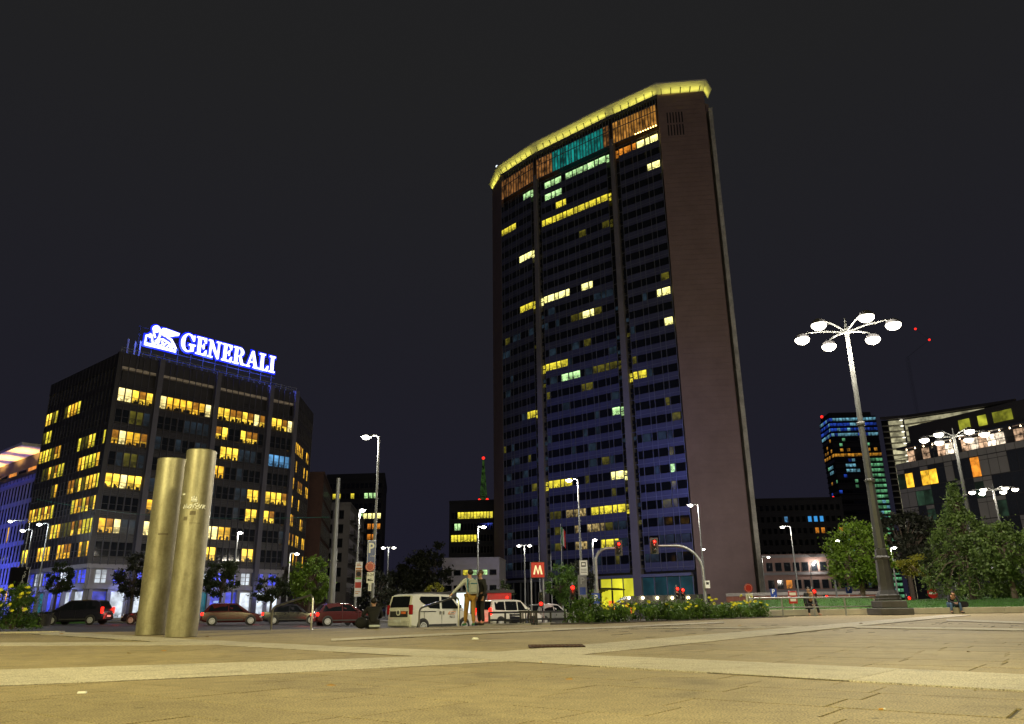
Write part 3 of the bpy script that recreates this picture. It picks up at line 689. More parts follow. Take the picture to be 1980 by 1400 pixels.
if True:
    if True:
        for (r_, u, st), mt in zip(_cells, _lit):
            z = ROWZ(r_)-0.95
            if mt is None and rnd.random() < 0.12: mt = e_t
            if mt in (e_gold, e_gold2) and rnd.random() < 0.12: mt = E('lit room cream', (255, 232, 150), 1.5, 0.4, 1.0)
            put_window(gF, u+0.02, z, st-0.04, 1.95 if r_ else 1.6, gen, mt, 0.0 if r_ else 0.7)
            if mt in (e_gold, e_gold2):
                for q_ in range(3):
                    if rnd.random() < 0.75: x = u+rnd.uniform(0.1, st-0.35); gF.box(desk, x, x+rnd.uniform(0.15, 0.4), -0.012, 0.015, z+0.06, z+rnd.uniform(0.2, 0.62))
tag(desk.build('desk_clutter', m_black, gen), kind='stuff')
for r_ in range(9):                                  # louvred spandrels between the window rows, slat by slat
    for b0, b1, n_ in bays:
        for s in range(4):
            m = MB(); z = ROWZ(r_)-1.12-s*0.24; gF.box(m, b0, b1, -0.08, 0.1, z-0.2, z); m.build('louvre_slat', m_gspan, gen)
for f, n_ in ((gF, 0), (gLf, 0), (gRf, 0)):          # tall attic panels
    k_ = max(2, int(f.L/2.4)); st = f.L/k_
    for k in range(k_):
        m = MB(); f.box(m, k*st+0.03, (k+1)*st-0.03, -0.06, 0.2, 33.15, 35.0); m.build('attic_panel', m_gwall, gen)
m = MB(); gF.box(m, 0.35, 28.2, 0.0, 0.9, 32.72, 33.1); m.build('terrace_ceiling', M('terrace ceiling', (0.4, 0.34, 0.28), 0.7), gen)
m = MB()
for k in range(30): gF.box(m, k*0.98+0.02, k*0.98+0.06, -0.02, 0.04, 35.0, 35.75)
gF.box(m, 0, 28.6, -0.03, 0.05, 35.7, 35.76); gF.box(m, 0, 28.6, 0.0, 0.03, 35.35, 35.39); m.build('roof_railing', m_grey, gen)
m = MB(); gF.box(m, -0.25, 0.33, -0.12, 0.35, 6.7, 35.02); m.build('corner_post', m_gwall, gen)
for u in (5.7, 14.52, 23.7, 28.45):
    m = MB(); gF.box(m, u-0.36, u+0.36, -0.55, 0.3, -0.1 if u < 28 else 7.2, 35.2); m.build('pilaster', m_gpil, gen)
for b0, b1, n_ in bays:
    st = (b1-b0)/n_
    for k in range(n_+1):
        m = MB(); gF.box(m, b0+k*st-0.025, b0+k*st+0.025, -0.22, -0.06, 6.6, 34.8); m.build('glazing_bar', m_gpil, gen)
# left flank: windows behind upright fins
nl = 20; st = (gLf.L-0.8)/nl
pat = random.Random(3)
for r_ in range(9):
    k = 0
    while k < nl:
        run = pat.choice((2, 3, 4)); on = pat.random() < (0.0 if r_ == 0 else 0.60)
        for j in range(k, min(nl, k+run)):
            mt = (pat.choice((e_gold, e_gold2, e_y)) if pat.random() < 0.8 else e_d) if on else None
            if r_ < 3 and j > 14: mt = None
            put_window(gLf, 0.4+j*st+0.02, ROWZ(r_)-0.95, st-0.04, 1.95, gen, mt, 0.0)
        k += run
for k in range(nl+1):
    m = MB(); gLf.box(m, 0.4+k*st-0.03, 0.4+k*st+0.03, -0.10, 0.05, 6.8, 34.9); m.build('upright_fin', m_gpil, gen)
for r_ in range(9):
    m = MB(); gLf.box(m, 0.2, gLf.L-0.2, -0.05, 0.1, ROWZ(r_)-1.95, ROWZ(r_)-1.03); m.build('spandrel_band', m_gspan, gen)
# right flank
nr = 11; st = gRf.L/nr
for r_ in range(9):
    for k in range(nr):
        on = 2 <= r_ <= 8 and pat.random() < 0.4
        put_window(gRf, k*st+0.02, ROWZ(r_)-0.95, st-0.04, 1.95, gen, e_gold2 if on else None, 0.0)
    m = MB(); gRf.box(m, 0, gRf.L, -0.05, 0.1, ROWZ(r_)-1.95, ROWZ(r_)-1.03); m.build('spandrel_band', m_gspan, gen)
for k in range(nr+1):
    m = MB(); gRf.box(m, k*st-0.03, k*st+0.03, -0.10, 0.05, 6.8, 34.9); m.build('upright_fin', m_gpil, gen)
# base storeys: shops and mezzanine
m_beige = M('base stone', (0.20, 0.19, 0.20), 0.7, var=0.1, scale=0.8)
shopmats = [e_shopb, e_shop, E('shop teal poster', (20, 84, 96), 0.9, 0.3, 0.6), e_shop, E('lit entrance', (190, 150, 90), 0.9, 0.5, 0.6), e_shopb, e_shop, e_shopb]
for f, u0, u1, n_, off in ((gF, 0.6, 28.0, 12, 0), (gLf, 0.6, gLf.L-0.4, 8, 1)):
    st = (u1-u0)/n_
    for k in range(n_):
        m = MB(); f.box(m, u0+k*st+0.35, u0+(k+1)*st-0.12, 0.1, 0.2, 0.1, 3.3); m.build('shop_window', shopmats[(k*3+off) % len(shopmats)], gen)
        m = MB(); f.box(m, u0+k*st+0.5, u0+(k+1)*st-0.5, 0.1, 0.2, 4.35, 6.0); m.build('mezzanine_window', e_shopb if (k+off) % 3 else e_shop, gen)
        m = MB(); f.box(m, u0+k*st-0.2, u0+k*st+0.25, -0.35, 0.3, -0.1, 3.6); m.build('shop_pillar', m_beige, gen)
        m = MB()
        for zz in (4.35, 4.9, 5.45, 6.0): f.box(m, u0+k*st+0.45, u0+(k+1)*st-0.45, 0.0, 0.08, zz-0.03, zz+0.03)
        f.box(m, u0+(k+0.5)*st-0.04, u0+(k+0.5)*st+0.04, -0.02, 0.1, 4.3, 6.05); m.build('mezzanine_frame', m_beige, gen)
    m = MB(); f.box(m, 0, f.L, -0.3, 0.35, 3.62, 4.2); f.box(m, 0, f.L, -0.12, 0.3, 6.15, 6.7); m.build('base_cornice', m_beige, gen)
    m = MB(); f.box(m, 0, f.L, 0.25, 0.5, -0.1, 6.7); m.build('base_wall', m_beige, gen)
    for k in range(4):
        p = f.loc(u0+(k+0.5)*(u1-u0)/4, 3.3, -1.4); plight(gen, p, 130, (0.25, 0.3, 1.0), 0.2, 'shop_downlight')
m = text_mesh('H', 0.9, e_shop)                       # sign over a shop window
p = gF.loc(17.6, 3.0, 0.05); link('shop_lettering', m, gen, p, gF.ang)
m = text_mesh('ARBITO', 0.42, E('shop lettering', (190, 230, 235), 1.2), sx=0.9); link('shop_lettering', m, gen, gF.loc(18.2, 2.0, 0.04), gF.ang)
for u, hh in ((1.6, 2.6), (2.6, 2.4), (3.3, 2.8)):
    m = MB(); gF.box(m, u-0.12, u+0.12, 2.0, 2.3, 34.2, 36.3+hh*0.6); m.build('roof_flue', m_grey, gen)

# ---- roof sign: letters and winged lion on a lattice
def arc(cx, cz, rx, rz, a0, a1, t0, t1, n=10):        # thick arc as quads; thickness runs from t0 (ends) to t1 (middle)
    out = []
    for i in range(n):
        q4 = []
        for k, rev in ((i, 0), (i+1, 0), (i+1, 1), (i, 1)):
            s_ = k/n; a = R(a0+(a1-a0)*s_); t = t0+(t1-t0)*abs(math.cos(a)) if True else t0
            fr = 1 if not rev else 0
            q4.append((cx+(rx-(0 if fr else t))*math.cos(a), cz+(rz-(0 if fr else t*0.55))*math.sin(a)))
        out.append(q4)
    return out
def rc(x0, z0, x1, z1): return [(x0, z0), (x1, z0), (x1, z1), (x0, z1)]
LET = {
 'I': (0.40, [rc(0.11, 0.05, 0.29, 0.95), rc(0, 0, 0.40, 0.07), rc(0, 0.93, 0.40, 1)]),
 'L': (0.66, [rc(0.11, 0.05, 0.29, 0.95), rc(0, 0, 0.64, 0.07), rc(0, 0.93, 0.40, 1), [(0.64, 0.02), (0.66, 0.32), (0.60, 0.32), (0.46, 0.05)]]),
 'E': (0.68, [rc(0.11, 0.05, 0.29, 0.95), rc(0, 0, 0.66, 0.07), rc(0, 0.93, 0.62, 1), [(0.66, 0.02), (0.68, 0.30), (0.62, 0.30), (0.48, 0.05)], [(0.62, 0.98), (0.63, 0.72), (0.57, 0.72), (0.46, 0.95)], rc(0.28, 0.47, 0.48, 0.54), rc(0.45, 0.36, 0.51, 0.66)]),
 'N': (0.86, [rc(0.12, 0.05, 0.20, 0.93), rc(0.66, 0.1, 0.74, 0.95), [(0.04, 1), (0.24, 1), (0.74, 0.0), (0.66, -0.02)], rc(0, 0, 0.32, 0.06), rc(0, 0.94, 0.14, 1), rc(0.54, 0.94, 0.86, 1)]),
 'R': (0.84, [rc(0.11, 0.05, 0.29, 0.95), rc(0, 0, 0.40, 0.07), rc(0, 0.93, 0.40, 1)] + arc(0.38, 0.735, 0.33, 0.265, -90, 90, 0.09, 0.18, 10) + [[(0.40, 0.52), (0.54, 0.48), (0.70, 0.07), (0.56, 0.03)], rc(0.58, 0, 0.84, 0.07)]),
 'A': (0.86, [[(0.38, 1), (0.50, 1), (0.80, 0.04), (0.60, 0.04)], [(0.38, 1), (0.44, 0.92), (0.17, 0.04), (0.09, 0.04)], rc(0.22, 0.30, 0.60, 0.36), rc(0, 0, 0.28, 0.07), rc(0.52, 0, 0.88, 0.07)]),
 'G': (0.86, arc(0.44, 0.5, 0.44, 0.52, 42, 325, 0.08, 0.20, 18) + [rc(0.62, 0.06, 0.78, 0.40), rc(0.50, 0.38, 0.88, 0.45), [(0.78, 0.98), (0.80, 0.66), (0.74, 0.66), (0.62, 0.90)]]),
}
e_sign = E('sign white face', (255, 255, 255), 2.6); e_halo = E('painted blue halo', (10, 36, 255), 1.6)  # blue plates glow in place of the bloom around the letters
sign = thing('roof_sign', 'illuminated white GENERALI letters and winged lion with blue glow on the roof', 'sign', gF.world(0, 34.3, 2.0), gF.ang)
def grow(poly, d):
    cx = sum(p[0] for p in poly)/len(poly); cz = sum(p[1] for p in poly)/len(poly); out = []
    n_ = len(poly)
    for i in range(n_):
        p = Vector(poly[i]); a = (p-Vector(poly[i-1])); b = (Vector(poly[(i+1) % n_])-p)
        if a.length < 1e-6 or b.length < 1e-6: out.append(tuple(p)); continue
        a.normalize(); b.normalize(); ar = sum(poly[j][0]*poly[(j+1) % n_][1]-poly[(j+1) % n_][0]*poly[j][1] for j in range(n_))
        s_ = 1 if ar > 0 else -1; na = Vector((a.y, -a.x))*s_; nb = Vector((b.y, -b.x))*s_
        mtr = na+nb; 
        if mtr.length < 0.3: mtr = na
        mtr = mtr/max(0.6, mtr.length_squared/2) if mtr.length > 0 else na
        out.append((p.x+mtr.x*d, p.y+mtr.y*d))
    return out
def neon(name, polys, x, z, sx, sz):
    f_ = MB(); h_ = MB()
    for i, poly in enumerate(polys):
        pp = [(x+a*sx, z+b*sz) for a, b in poly]
        ar = sum(pp[j][0]*pp[(j+1) % len(pp)][1]-pp[(j+1) % len(pp)][0]*pp[j][1] for j in range(len(pp)))
        if ar < 0: pp.reverse()
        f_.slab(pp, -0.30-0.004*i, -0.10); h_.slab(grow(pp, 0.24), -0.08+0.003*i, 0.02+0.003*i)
    o = f_.build(name, e_sign, sign); h_.build('painted_halo', e_halo, o); return o
x = 9.1; word = 'GENERALI'; tot = sum(LET[c][0]+0.09 for c in word); sc = (25.4-9.1)/tot
for c in word:
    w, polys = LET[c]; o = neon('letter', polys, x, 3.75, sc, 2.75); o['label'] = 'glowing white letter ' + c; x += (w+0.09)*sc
def stroke(pts, w):
    out = []
    for a, b in zip(pts, pts[1:]):
        a, b = Vector(a), Vector(b); d = (b-a).normalized(); n_ = Vector((-d.y, d.x))*w/2; e_ = d*w*0.35
        out.append([tuple(a-n_-e_), tuple(b-n_+e_), tuple(b+n_+e_), tuple(a+n_-e_)])
    return out
lion = [rc(0, 0, 4.55, 0.36)] + stroke([(0.08, 0.36), (0.08, 1.45), (0.95, 1.30), (1.15, 0.4)], 0.116) + stroke([(0.3, 1.52), (0.62, 1.78), (0.95, 1.55)], 0.136)
lion += [[(1.38+0.52*math.cos(R(a)), 2.75+0.52*math.sin(R(a))) for a in range(0, 360, 30)]]
lion += stroke([(1.75, 2.9), (2.0, 2.5), (2.0, 1.9), (1.8, 1.3), (1.5, 0.95)], 0.204) + stroke([(1.05, 2.35), (1.15, 1.9), (1.35, 1.5)], 0.150)
lion += [[(2.25, 2.2), (2.1, 2.75), (2.25, 3.1), (2.7, 3.15), (4.75, 2.95), (4.7, 2.6), (4.2, 2.45), (3.7, 2.2), (3.1, 1.95), (2.6, 2.0)]]
lion += stroke([(1.9, 0.75), (2.0, 1.35), (2.5, 1.45), (3.2, 1.2), (3.8, 0.95)], 0.163) + stroke([(3.1, 1.95), (3.7, 1.7), (4.15, 1.1), (4.5, 0.55)], 0.177)
lion += stroke([(1.35, 0.55), (1.75, 0.8), (1.95, 0.45)], 0.136) + stroke([(2.3, 0.5), (2.6, 0.85), (2.35, 1.1)], 0.136) + stroke([(2.7, 0.5), (3.0, 0.95)], 0.136) + stroke([(3.2, 0.5), (3.5, 0.9), (3.75, 0.55)], 0.136) + stroke([(4.0, 0.5), (3.9, 0.9)], 0.122)
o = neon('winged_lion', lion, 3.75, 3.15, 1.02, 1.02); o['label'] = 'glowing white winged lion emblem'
fr = MB()
for zz in (0.9, 1.9, 3.0): fr.span(2.6, 25.6, 0.15, 0.25, zz-0.05, zz+0.05)
for zz in (4.6, 5.8): fr.span(2.8, 25.4, 0.15, 0.22, zz-0.03, zz+0.03)
for k in range(12):
    xx = 3.0+k*2.0; fr.tube([(xx, 0.2, 0), (xx, 0.2, 6.0)], 0.06, 6); fr.tube([(xx, 0.2, 2.4), (xx, 1.8, 0)], 0.05, 6); fr.tube([(xx, 0.2, 0.2), (xx+1.0, 0.2, 1.9)], 0.035, 6)
fr.build('support_frame', M('sign frame steel', (0.03, 0.035, 0.06), 0.6, 0.2), sign)
for k in range(5): plight(sign, (5+k*4.6, -1.6, 4.0), 900, (0.10, 0.16, 1.0), 0.8, 'sign_glow_fill')
_q = Matrix.Rotation(-gF.ang, 3, 'Z')
for k in range(2): l = plight(sign, (14+k*9, -2.2, 5.5), 21000, (0.16, 0.20, 1.0), 1.2, 'sign_glow_fill', 'SPOT', _q @ Vector((0.70, 0.68, -0.16)), 58); l.data.spot_blend = 1.0  # added blue spots aimed at the tower facade to tint it

# ---------------------------------------------------------------- generic far buildings
def block(name, label, pts, z1, wallm, faces, roof_h=0.6, cat='building', z0=None, stuff_limit=300):
    """pts: plan polygon, first edges are the ones seen; faces: list of (edge index, dict)"""
    bx, by = pts[0]; bz = ground_z(bx, by)-0.3 if z0 is None else z0
    b = thing(name, label, cat, (bx, by, bz)); base = (bx, by, bz)
    MB().prism([(x-bx, y-by) for x, y in pts], 0, z1-bz).build('wall', wallm, b)
    c = Vector((sum(p[0] for p in pts)/len(pts), sum(p[1] for p in pts)/len(pts)))
    rp = [tuple(c+(Vector(p)-c)*1.012-Vector((bx, by))) for p in pts]
    MB().prism(rp, z1-bz+0.01, z1-bz+roof_h).build('roof', M(wallm.name+' coping', tuple(v*0.9 for v in wallm_col.get(wallm.name, (0.1, 0.1, 0.1))), 0.8), b)
    for ei, d in faces:
        f = Face(pts[ei], pts[(ei+1) % len(pts)], base); n_ = d['n']; st = (f.L-2*d.get('m', 0.6))/n_; ww, hh = d['w'], d['h']
        fr_m = MB().span(-0.06, ww+0.06, -0.1, 0.0, -0.1, 0.0).span(-0.06, ww+0.06, -0.06, 0.0, hh, hh+0.06).span(-0.06, 0, -0.06, 0, 0, hh).span(ww, ww+0.06, -0.06, 0, 0, hh).mesh('window_frame', d.get('frame', m_gfr))
        pa_m = MB().span(0, ww, -0.035, -0.01, 0, hh).span(ww*0.47, ww*0.53, -0.05, -0.03, 0, hh).mesh('window', m_glass)
        r2 = random.Random(hash(label) % 1000 if False else len(label)*7+ei)
        cells = [(r_, k, d.get('m', 0.6)+k*st+(st-ww)/2, d['z0']+r_*d['fh']) for r_ in range(d['rows']) for k in range(n_)]
        lt = assign_lit([(c_[0], proj(f.world(c_[2]+ww/2, c_[3]+hh/2))) for c_ in cells], d.get('lit', []))
        if True:
            for (r_, k, u, z), mt in zip(cells, lt):
                if mt is None and r2.random() < d.get('p', 0): mt = r2.choice(d.get('pm', [e_d]))
                o = link('window', pa_m, b, f.loc(u, z), f.ang, mt or m_glass); link('window_frame', fr_m, o)
        if d.get('bands'):
            for r_ in range(d['rows']+1):
                m = MB(); f.box(m, 0, f.L, -0.15, 0.05, d['z0']+r_*d['fh']-d['bands']-0.25, d['z0']+r_*d['fh']-d['bands']+0.25); m.build('floor_band', d.get('bm', wallm), b)
    return b
wallm_col = {}
def WM(name, c, **k): wallm_col[name] = c; return M(name, c, **k)
w_dark = WM('far dark wall', (0.03, 0.03, 0.04), rough=0.8, var=0.2, scale=0.3)
w_grey = WM('far grey wall', (0.16, 0.15, 0.16), rough=0.8, var=0.15, scale=0.4)
w_brick = WM('far brick wall', (0.055, 0.026, 0.022), rough=0.85, var=0.25, scale=0.6)
w_pale = WM('far pale wall', (0.42, 0.40, 0.46), rough=0.8, var=0.12, scale=0.4)
w_lil = WM('fin building wall', (0.36, 0.36, 0.50), rough=0.7, var=0.1, scale=0.5)

# left: blue lit building with glowing orange eaves
lp = [(-132.0, 172.0), (-78.5, 125.5), (-66, 140), (-120, 187)]
lb = block('fin_building', 'blue lit building with upright fins under a glowing orange eaves canopy', lp, 22.3, w_lil, [(0, dict(n=44, rows=6, z0=2.0, fh=3.4, w=0.62, h=2.5, p=0.06, pm=[e_gold, e_gold2], m=0.3))])
f = Face(lp[0], lp[1], (lp[0][0], lp[0][1], lb.location.z)); m_fin = M('building fin', (0.4, 0.4, 0.55), 0.6)
st = (f.L-0.6)/44; fin_me = MB().span(-0.1, 0.1, -0.14, 0.0, 1.0, 21.8).mesh('fin', m_fin)
for k in range(45): link('fin', fin_me, lb, f.loc(0.3+k*st, lb.location.z), f.ang)
m = MB(); f.box(m, -1, f.L+0.5, -3.2, 1.5, 27.0, 27.5); m.build('eaves_canopy', M('eaves panel', (0.75, 0.7, 0.62), 0.6), lb)
m = MB(); f.box(m, 0, f.L, 1.0, 12, 22.4, 27.0); m.build('set_back_storey', w_grey, lb)
for k in range(14):
    m = MB(); f.box(m, k*st*3+0.5, k*st*3+st*2.6, 0.92, 0.98, 22.8, 24.8); m.build('terrace_window', e_o if k % 2 else m_glass, lb)
m = MB(); f.box(m, 0, f.L, -0.2, -0.1, 22.9, 23.6)
for k in range(40): f.box(m, k*f.L/40, k*f.L/40+0.06, -0.2, -0.1, 22.3, 23.6)
m.build('terrace_railing', m_black, lb)
for k in range(8):
    p = f.loc((k+0.5)*f.L/8, 24.6, -1.2); l = plight(lb, p, 2200, (1.0, 0.50, 0.09), 0.3, 'eaves_uplight', 'SPOT', (0, 0, 1), 130)
for k in range(5):
    p = f.loc((k+0.8)*f.L/5, 1.5, -7.0); plight(lb, p, 7000, (0.11, 0.14, 1.0), 0.4, 'blue_floodlight', 'SPOT', (f.inn.x, f.inn.y, 0.9), 120)

# buildings along the side street, right of the office block
bk = [(-52, 141.0), (-34.8, 140.0), (-39.2, 166.0), (-58, 168)]
block('brick_building', 'dark reddish office slab just right of the golden windowed block', bk, 24.4, w_brick, [(1, dict(n=18, rows=6, z0=3.0, fh=3.5, w=0.8, h=2.6, p=0.04, pm=[e_t]))])
oh = [(-52, 170.5), (-36.0, 170.0), (-39.4, 204.0), (-55, 206)]
ob = block('apartment_house', 'pale old apartment house with rows of balconies on the side street', oh, 22.8, w_grey, [(1, dict(n=14, rows=6, z0=4.6, fh=3.05, w=0.95, h=1.8, p=0.03, pm=[e_t], frame=w_pale)), (0, dict(n=6, rows=6, z0=4.6, fh=3.05, w=0.95, h=1.8))])
f = Face(oh[1], oh[2], (oh[0][0], oh[0][1], ob.location.z))
for r_ in range(1, 6):
    for k in range(4):
        m = MB(); u = 1.0+k*8.8; z = 4.4+r_*3.05; f.box(m, u, u+4.0, -0.9, 0, z-0.15, z); f.box(m, u, u+4.0, -0.9, -0.85, z, z+0.95); m.build('balcony', M('balcony iron', (0.06, 0.06, 0.065), 0.6), ob)
tp = [(-63.5, 260), (-43.6, 258), (-48, 290), (-66, 292)]
block('tower_block', 'dark tower block with lit window columns behind the side street', tp, 43.0, w_dark, [(0, dict(n=12, rows=11, z0=6, fh=3.4, w=1.15, h=1.7, p=0.03, pm=[e_g], lit=[(706, 961, 732, 964, 7, e_g), (706, 988, 732, 990, 7, e_g), (706, 1002, 732, 1004, 8, e_w), (690, 1006, 700, 1008, 7, e_g), (714, 1014, 730, 1015, 6, e_o), (714, 1039, 722, 1040, 8, e_o), (644, 963, 655, 964, 5, e_y), (680, 959, 687, 960, 7, e_y)]))], roof_h=2.0)
cp_ = [(-19.2, 230), (-5.6, 228), (-4, 246), (-18, 248)]
block('dark_tower', 'dark tower with two rows of lit windows left of the tall office tower', cp_, 30.5, w_dark, [(0, dict(n=13, rows=8, z0=3.0, fh=3.3, w=0.8, h=1.9, p=0.04, pm=[e_g], lit=[(888, 1004, 952, 999, 8, e_y), (866, 1050, 920, 1046, 7, e_y)]))], roof_h=1.0)
lo = [(-15.2, 166), (-3.2, 165), (-2, 176), (-14, 178)]
block('low_annex', 'low pale two storey annex in front of the dark tower', lo, 10.6, w_pale, [(0, dict(n=6, rows=3, z0=1.2, fh=3.1, w=1.35, h=1.0, p=0.0, m=0.4, lit=[(896, 1092, 922, 1091, 5, e_g), (892, 1119, 910, 1118, 5, e_y), (936, 1117, 950, 1116, 5, e_g)], bands=0.9, bm=w_pale))], roof_h=0.35)
# slender green mast
mp = at(935, 1170, 400); mast = thing('lattice_mast', 'slender green lit lattice mast with red beacons in the distance', 'mast', (mp.x, 400, -1.5))
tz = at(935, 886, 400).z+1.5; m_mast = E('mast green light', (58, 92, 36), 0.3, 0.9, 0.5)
m = MB()
zs = [0, tz*0.55, tz*0.62, tz*0.72, tz*0.80, tz*0.88, tz*0.94, tz]; rs = [3.2, 2.4, 2.2, 1.9, 1.4, 0.9, 0.5, 0.2]
for k in range(4):
    a = k*math.pi/2+0.4; m.tube([(r*math.cos(a), r*math.sin(a), z) for r, z in zip(rs, zs)], 0.28, 5)
for i in range(1, 40):
    z = tz*0.5+i*tz*0.0115
    if z > tz*0.95: break
    t = (z/tz); r = 2.6*(1-t)*1.6+0.15; m.box((0, 0, z), (2*r, 2*r, 0.35), 0.4+i*0.8)
m.build('lattice', m_mast, mast)
for zf, dx in ((1.0, 0), (0.72, -2.0), (0.72, 2.0)): MB().ball((dx, -0.3, tz*zf), 0.8, 8, 6).build('beacon', E('red beacon', (255, 40, 30), 2.0), mast)

# right of the tower
w_rose = WM('rose render', (0.20, 0.125, 0.11), rough=0.85, var=0.15, scale=0.5)
rl = [(47.5, 152), (63.2, 150.0), (76.0, 163.0), (60, 172)]
block('low_building', 'low rose grey building with long rows of windows beyond the red traffic lights', rl, 9.3, w_rose, [(0, dict(n=9, rows=3, z0=0.4, fh=3.2, w=1.1, h=1.5, p=0.05, pm=[e_o], m=0.5, bands=0.5, bm=w_grey, lit=[(1520, 1130, 1530, 1128, 6, e_o), (1543, 1096, 1553, 1094, 7, e_o)])), (1, dict(n=9, rows=3, z0=0.4, fh=3.2, w=1.3, h=1.6, p=0.1, pm=[e_t], bands=0.5, bm=w_pale))])
db = [(70, 235), (99, 233), (104, 250), (72, 254)]
block('dark_block', 'unlit dark block with a few blue and orange windows behind the low building', db, 31.0, w_dark, [(0, dict(n=16, rows=8, z0=4, fh=3.4, w=1.0, h=1.6, p=0.0, lit=[(1566, 1001, 1590, 998, 6, E('blue screen light', (60, 150, 220), 1.0)), (1515, 1003, 1526, 1001, 6, e_b), (1628, 1010, 1640, 1008, 7, e_o), (1576, 1025, 1600, 1022, 5, e_o)]))])
# blue and green glass high-rise
def hirise():
    _a, _b, _c = at(1584, 812, 520), at(1602, 806, 500), at(1692, 800, 498)
    pts = [(_a.x, 520), (_b.x, 500), (_c.x, 498), (_c.x+8, 530)]
    z1 = at(1602, 806, 500).z; bx, by = pts[0]; bz = -1.8
    b = thing('glass_tower', 'distant high rise with blue lit top floors and green stairwell lights', 'building', (bx, by, bz))
    MB().prism([(x-bx, y-by) for x, y in pts], 0, z1-bz).build('wall', w_dark, b)
    MB().prism([(x-bx, y-by) for x, y in [(_a.x+1, 520), (_b.x+1, 501), (_c.x-2, 500), (_c.x+5, 530)]], z1-bz+0.05, z1-bz+3).build('roof', w_dark, b)
    eb = E('blue office light', (34, 66, 170), 0.6, 0.8, 0.3); ec = E('cyan office light', (110, 170, 190), 0.6, 0.8, 0.4); eo = E('amber office light', (190, 130, 40), 0.7, 0.8, 0.4); eg = E('green stair light', (100, 170, 120), 0.7, 0.7, 0.3)
    NR = 34; fh = (z1-4)/NR; r4 = random.Random(5)
    for ei, n_ in ((0, 8), (1, 14)):
        f = Face(pts[ei], pts[ei+1], (bx, by, bz)); st = f.L/n_
        me = MB().span(0.15, st-0.15, -0.12, -0.02, 0, fh*0.55).mesh('window', m_glass)
        for r_ in range(NR):
            z = z1-(r_+1)*fh+0.4
            for k in range(n_):
                mt = None
                if r_ < 4: mt = ec if r_ in (0, 3) and r4.random() < 0.8 else (eb if r4.random() < 0.85 else ec)
                elif r_ in (6, 7): mt = eo if r4.random() < (0.8 if r_ == 7 else 0.35) else None
                elif ei == 1 and k >= 9 and r_ > 5: mt = eg if r4.random() < 0.93 else ec
                elif r_ in (9, 10) and k in (3, 4, 5): mt = ec
                elif r4.random() < 0.07: mt = r4.choice((eg, ec, eo, eb))
                if mt is None and r_ % 2: continue
                link('window', me, b, f.loc(k*st, z), f.ang, mt or m_glass)
            m = MB(); f.box(m, 0, f.L, -0.5, 0.1, z-0.9, z-0.35); m.build('floor_slab', w_dark, b)
    MB().ball((1.5, -1.5, z1-bz+4.5), 1.0, 8, 6).build('beacon', E('red beacon', (255, 40, 30), 2.0), b)
    return b
hirise()
# tower with lit balconies
def balcony_tower():
    _a, _b = at(1703, 812, 392), at(1745, 808, 389); pts = [(_a.x, 392), (_b.x, 389), (_b.x+36, 360), (_b.x+46, 400)]; z1 = at(1707, 812, 390).z; bx, by = pts[0]; bz = -1.8
    b = thing('balcony_tower', 'tall tower with lit white balconies stacked along its edge', 'building', (bx, by, bz))
    MB().prism([(x-bx, y-by) for x, y in pts], 0, z1-bz).build('wall', w_dark, b)
    MB().prism([(x-bx, y-by) for x, y in [(_a.x-1.5, 389.5), (_b.x+0.4, 385.5), (_b.x+38, 355), (_b.x+46, 400)]], z1-bz+0.05, z1-bz+1.4).build('roof', w_grey, b)
    NR = 29; fh = (z1-3)/NR; el = E('balcony ceiling lamp', (255, 250, 225), 2.5); m_bal = M('balcony soffit', (0.7, 0.68, 0.6), 0.7)
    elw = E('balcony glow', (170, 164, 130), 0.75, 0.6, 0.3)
    for ei, n_ in ((0, 3), (1, 5)):
        f = Face(pts[ei], pts[ei+1], (bx, by, bz))
        for r_ in range(NR):
            z = z1-(r_+1)*fh
            m = MB(); f.box(m, 0, f.L, -2.2, 0.0, z-0.35, z); m.build('balcony', m_bal, b)
            if ei == 0:
                m = MB(); f.box(m, 0.6, f.L*0.3, -0.15, -0.02, z+0.1, z+fh-0.8); m.build('window', m_dark, b)
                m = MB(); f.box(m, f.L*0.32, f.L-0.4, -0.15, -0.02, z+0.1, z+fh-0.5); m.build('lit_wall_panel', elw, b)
                u = f.L*0.9; p = f.loc(u, z+fh-0.75, -1.2); MB().box(p, (1.3, 1.0, 0.22), f.ang).build('ceiling_lamp', el, b)
            elif r_ < 4:
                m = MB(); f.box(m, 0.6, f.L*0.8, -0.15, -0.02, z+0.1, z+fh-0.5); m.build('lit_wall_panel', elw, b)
    return b
balcony_tower()
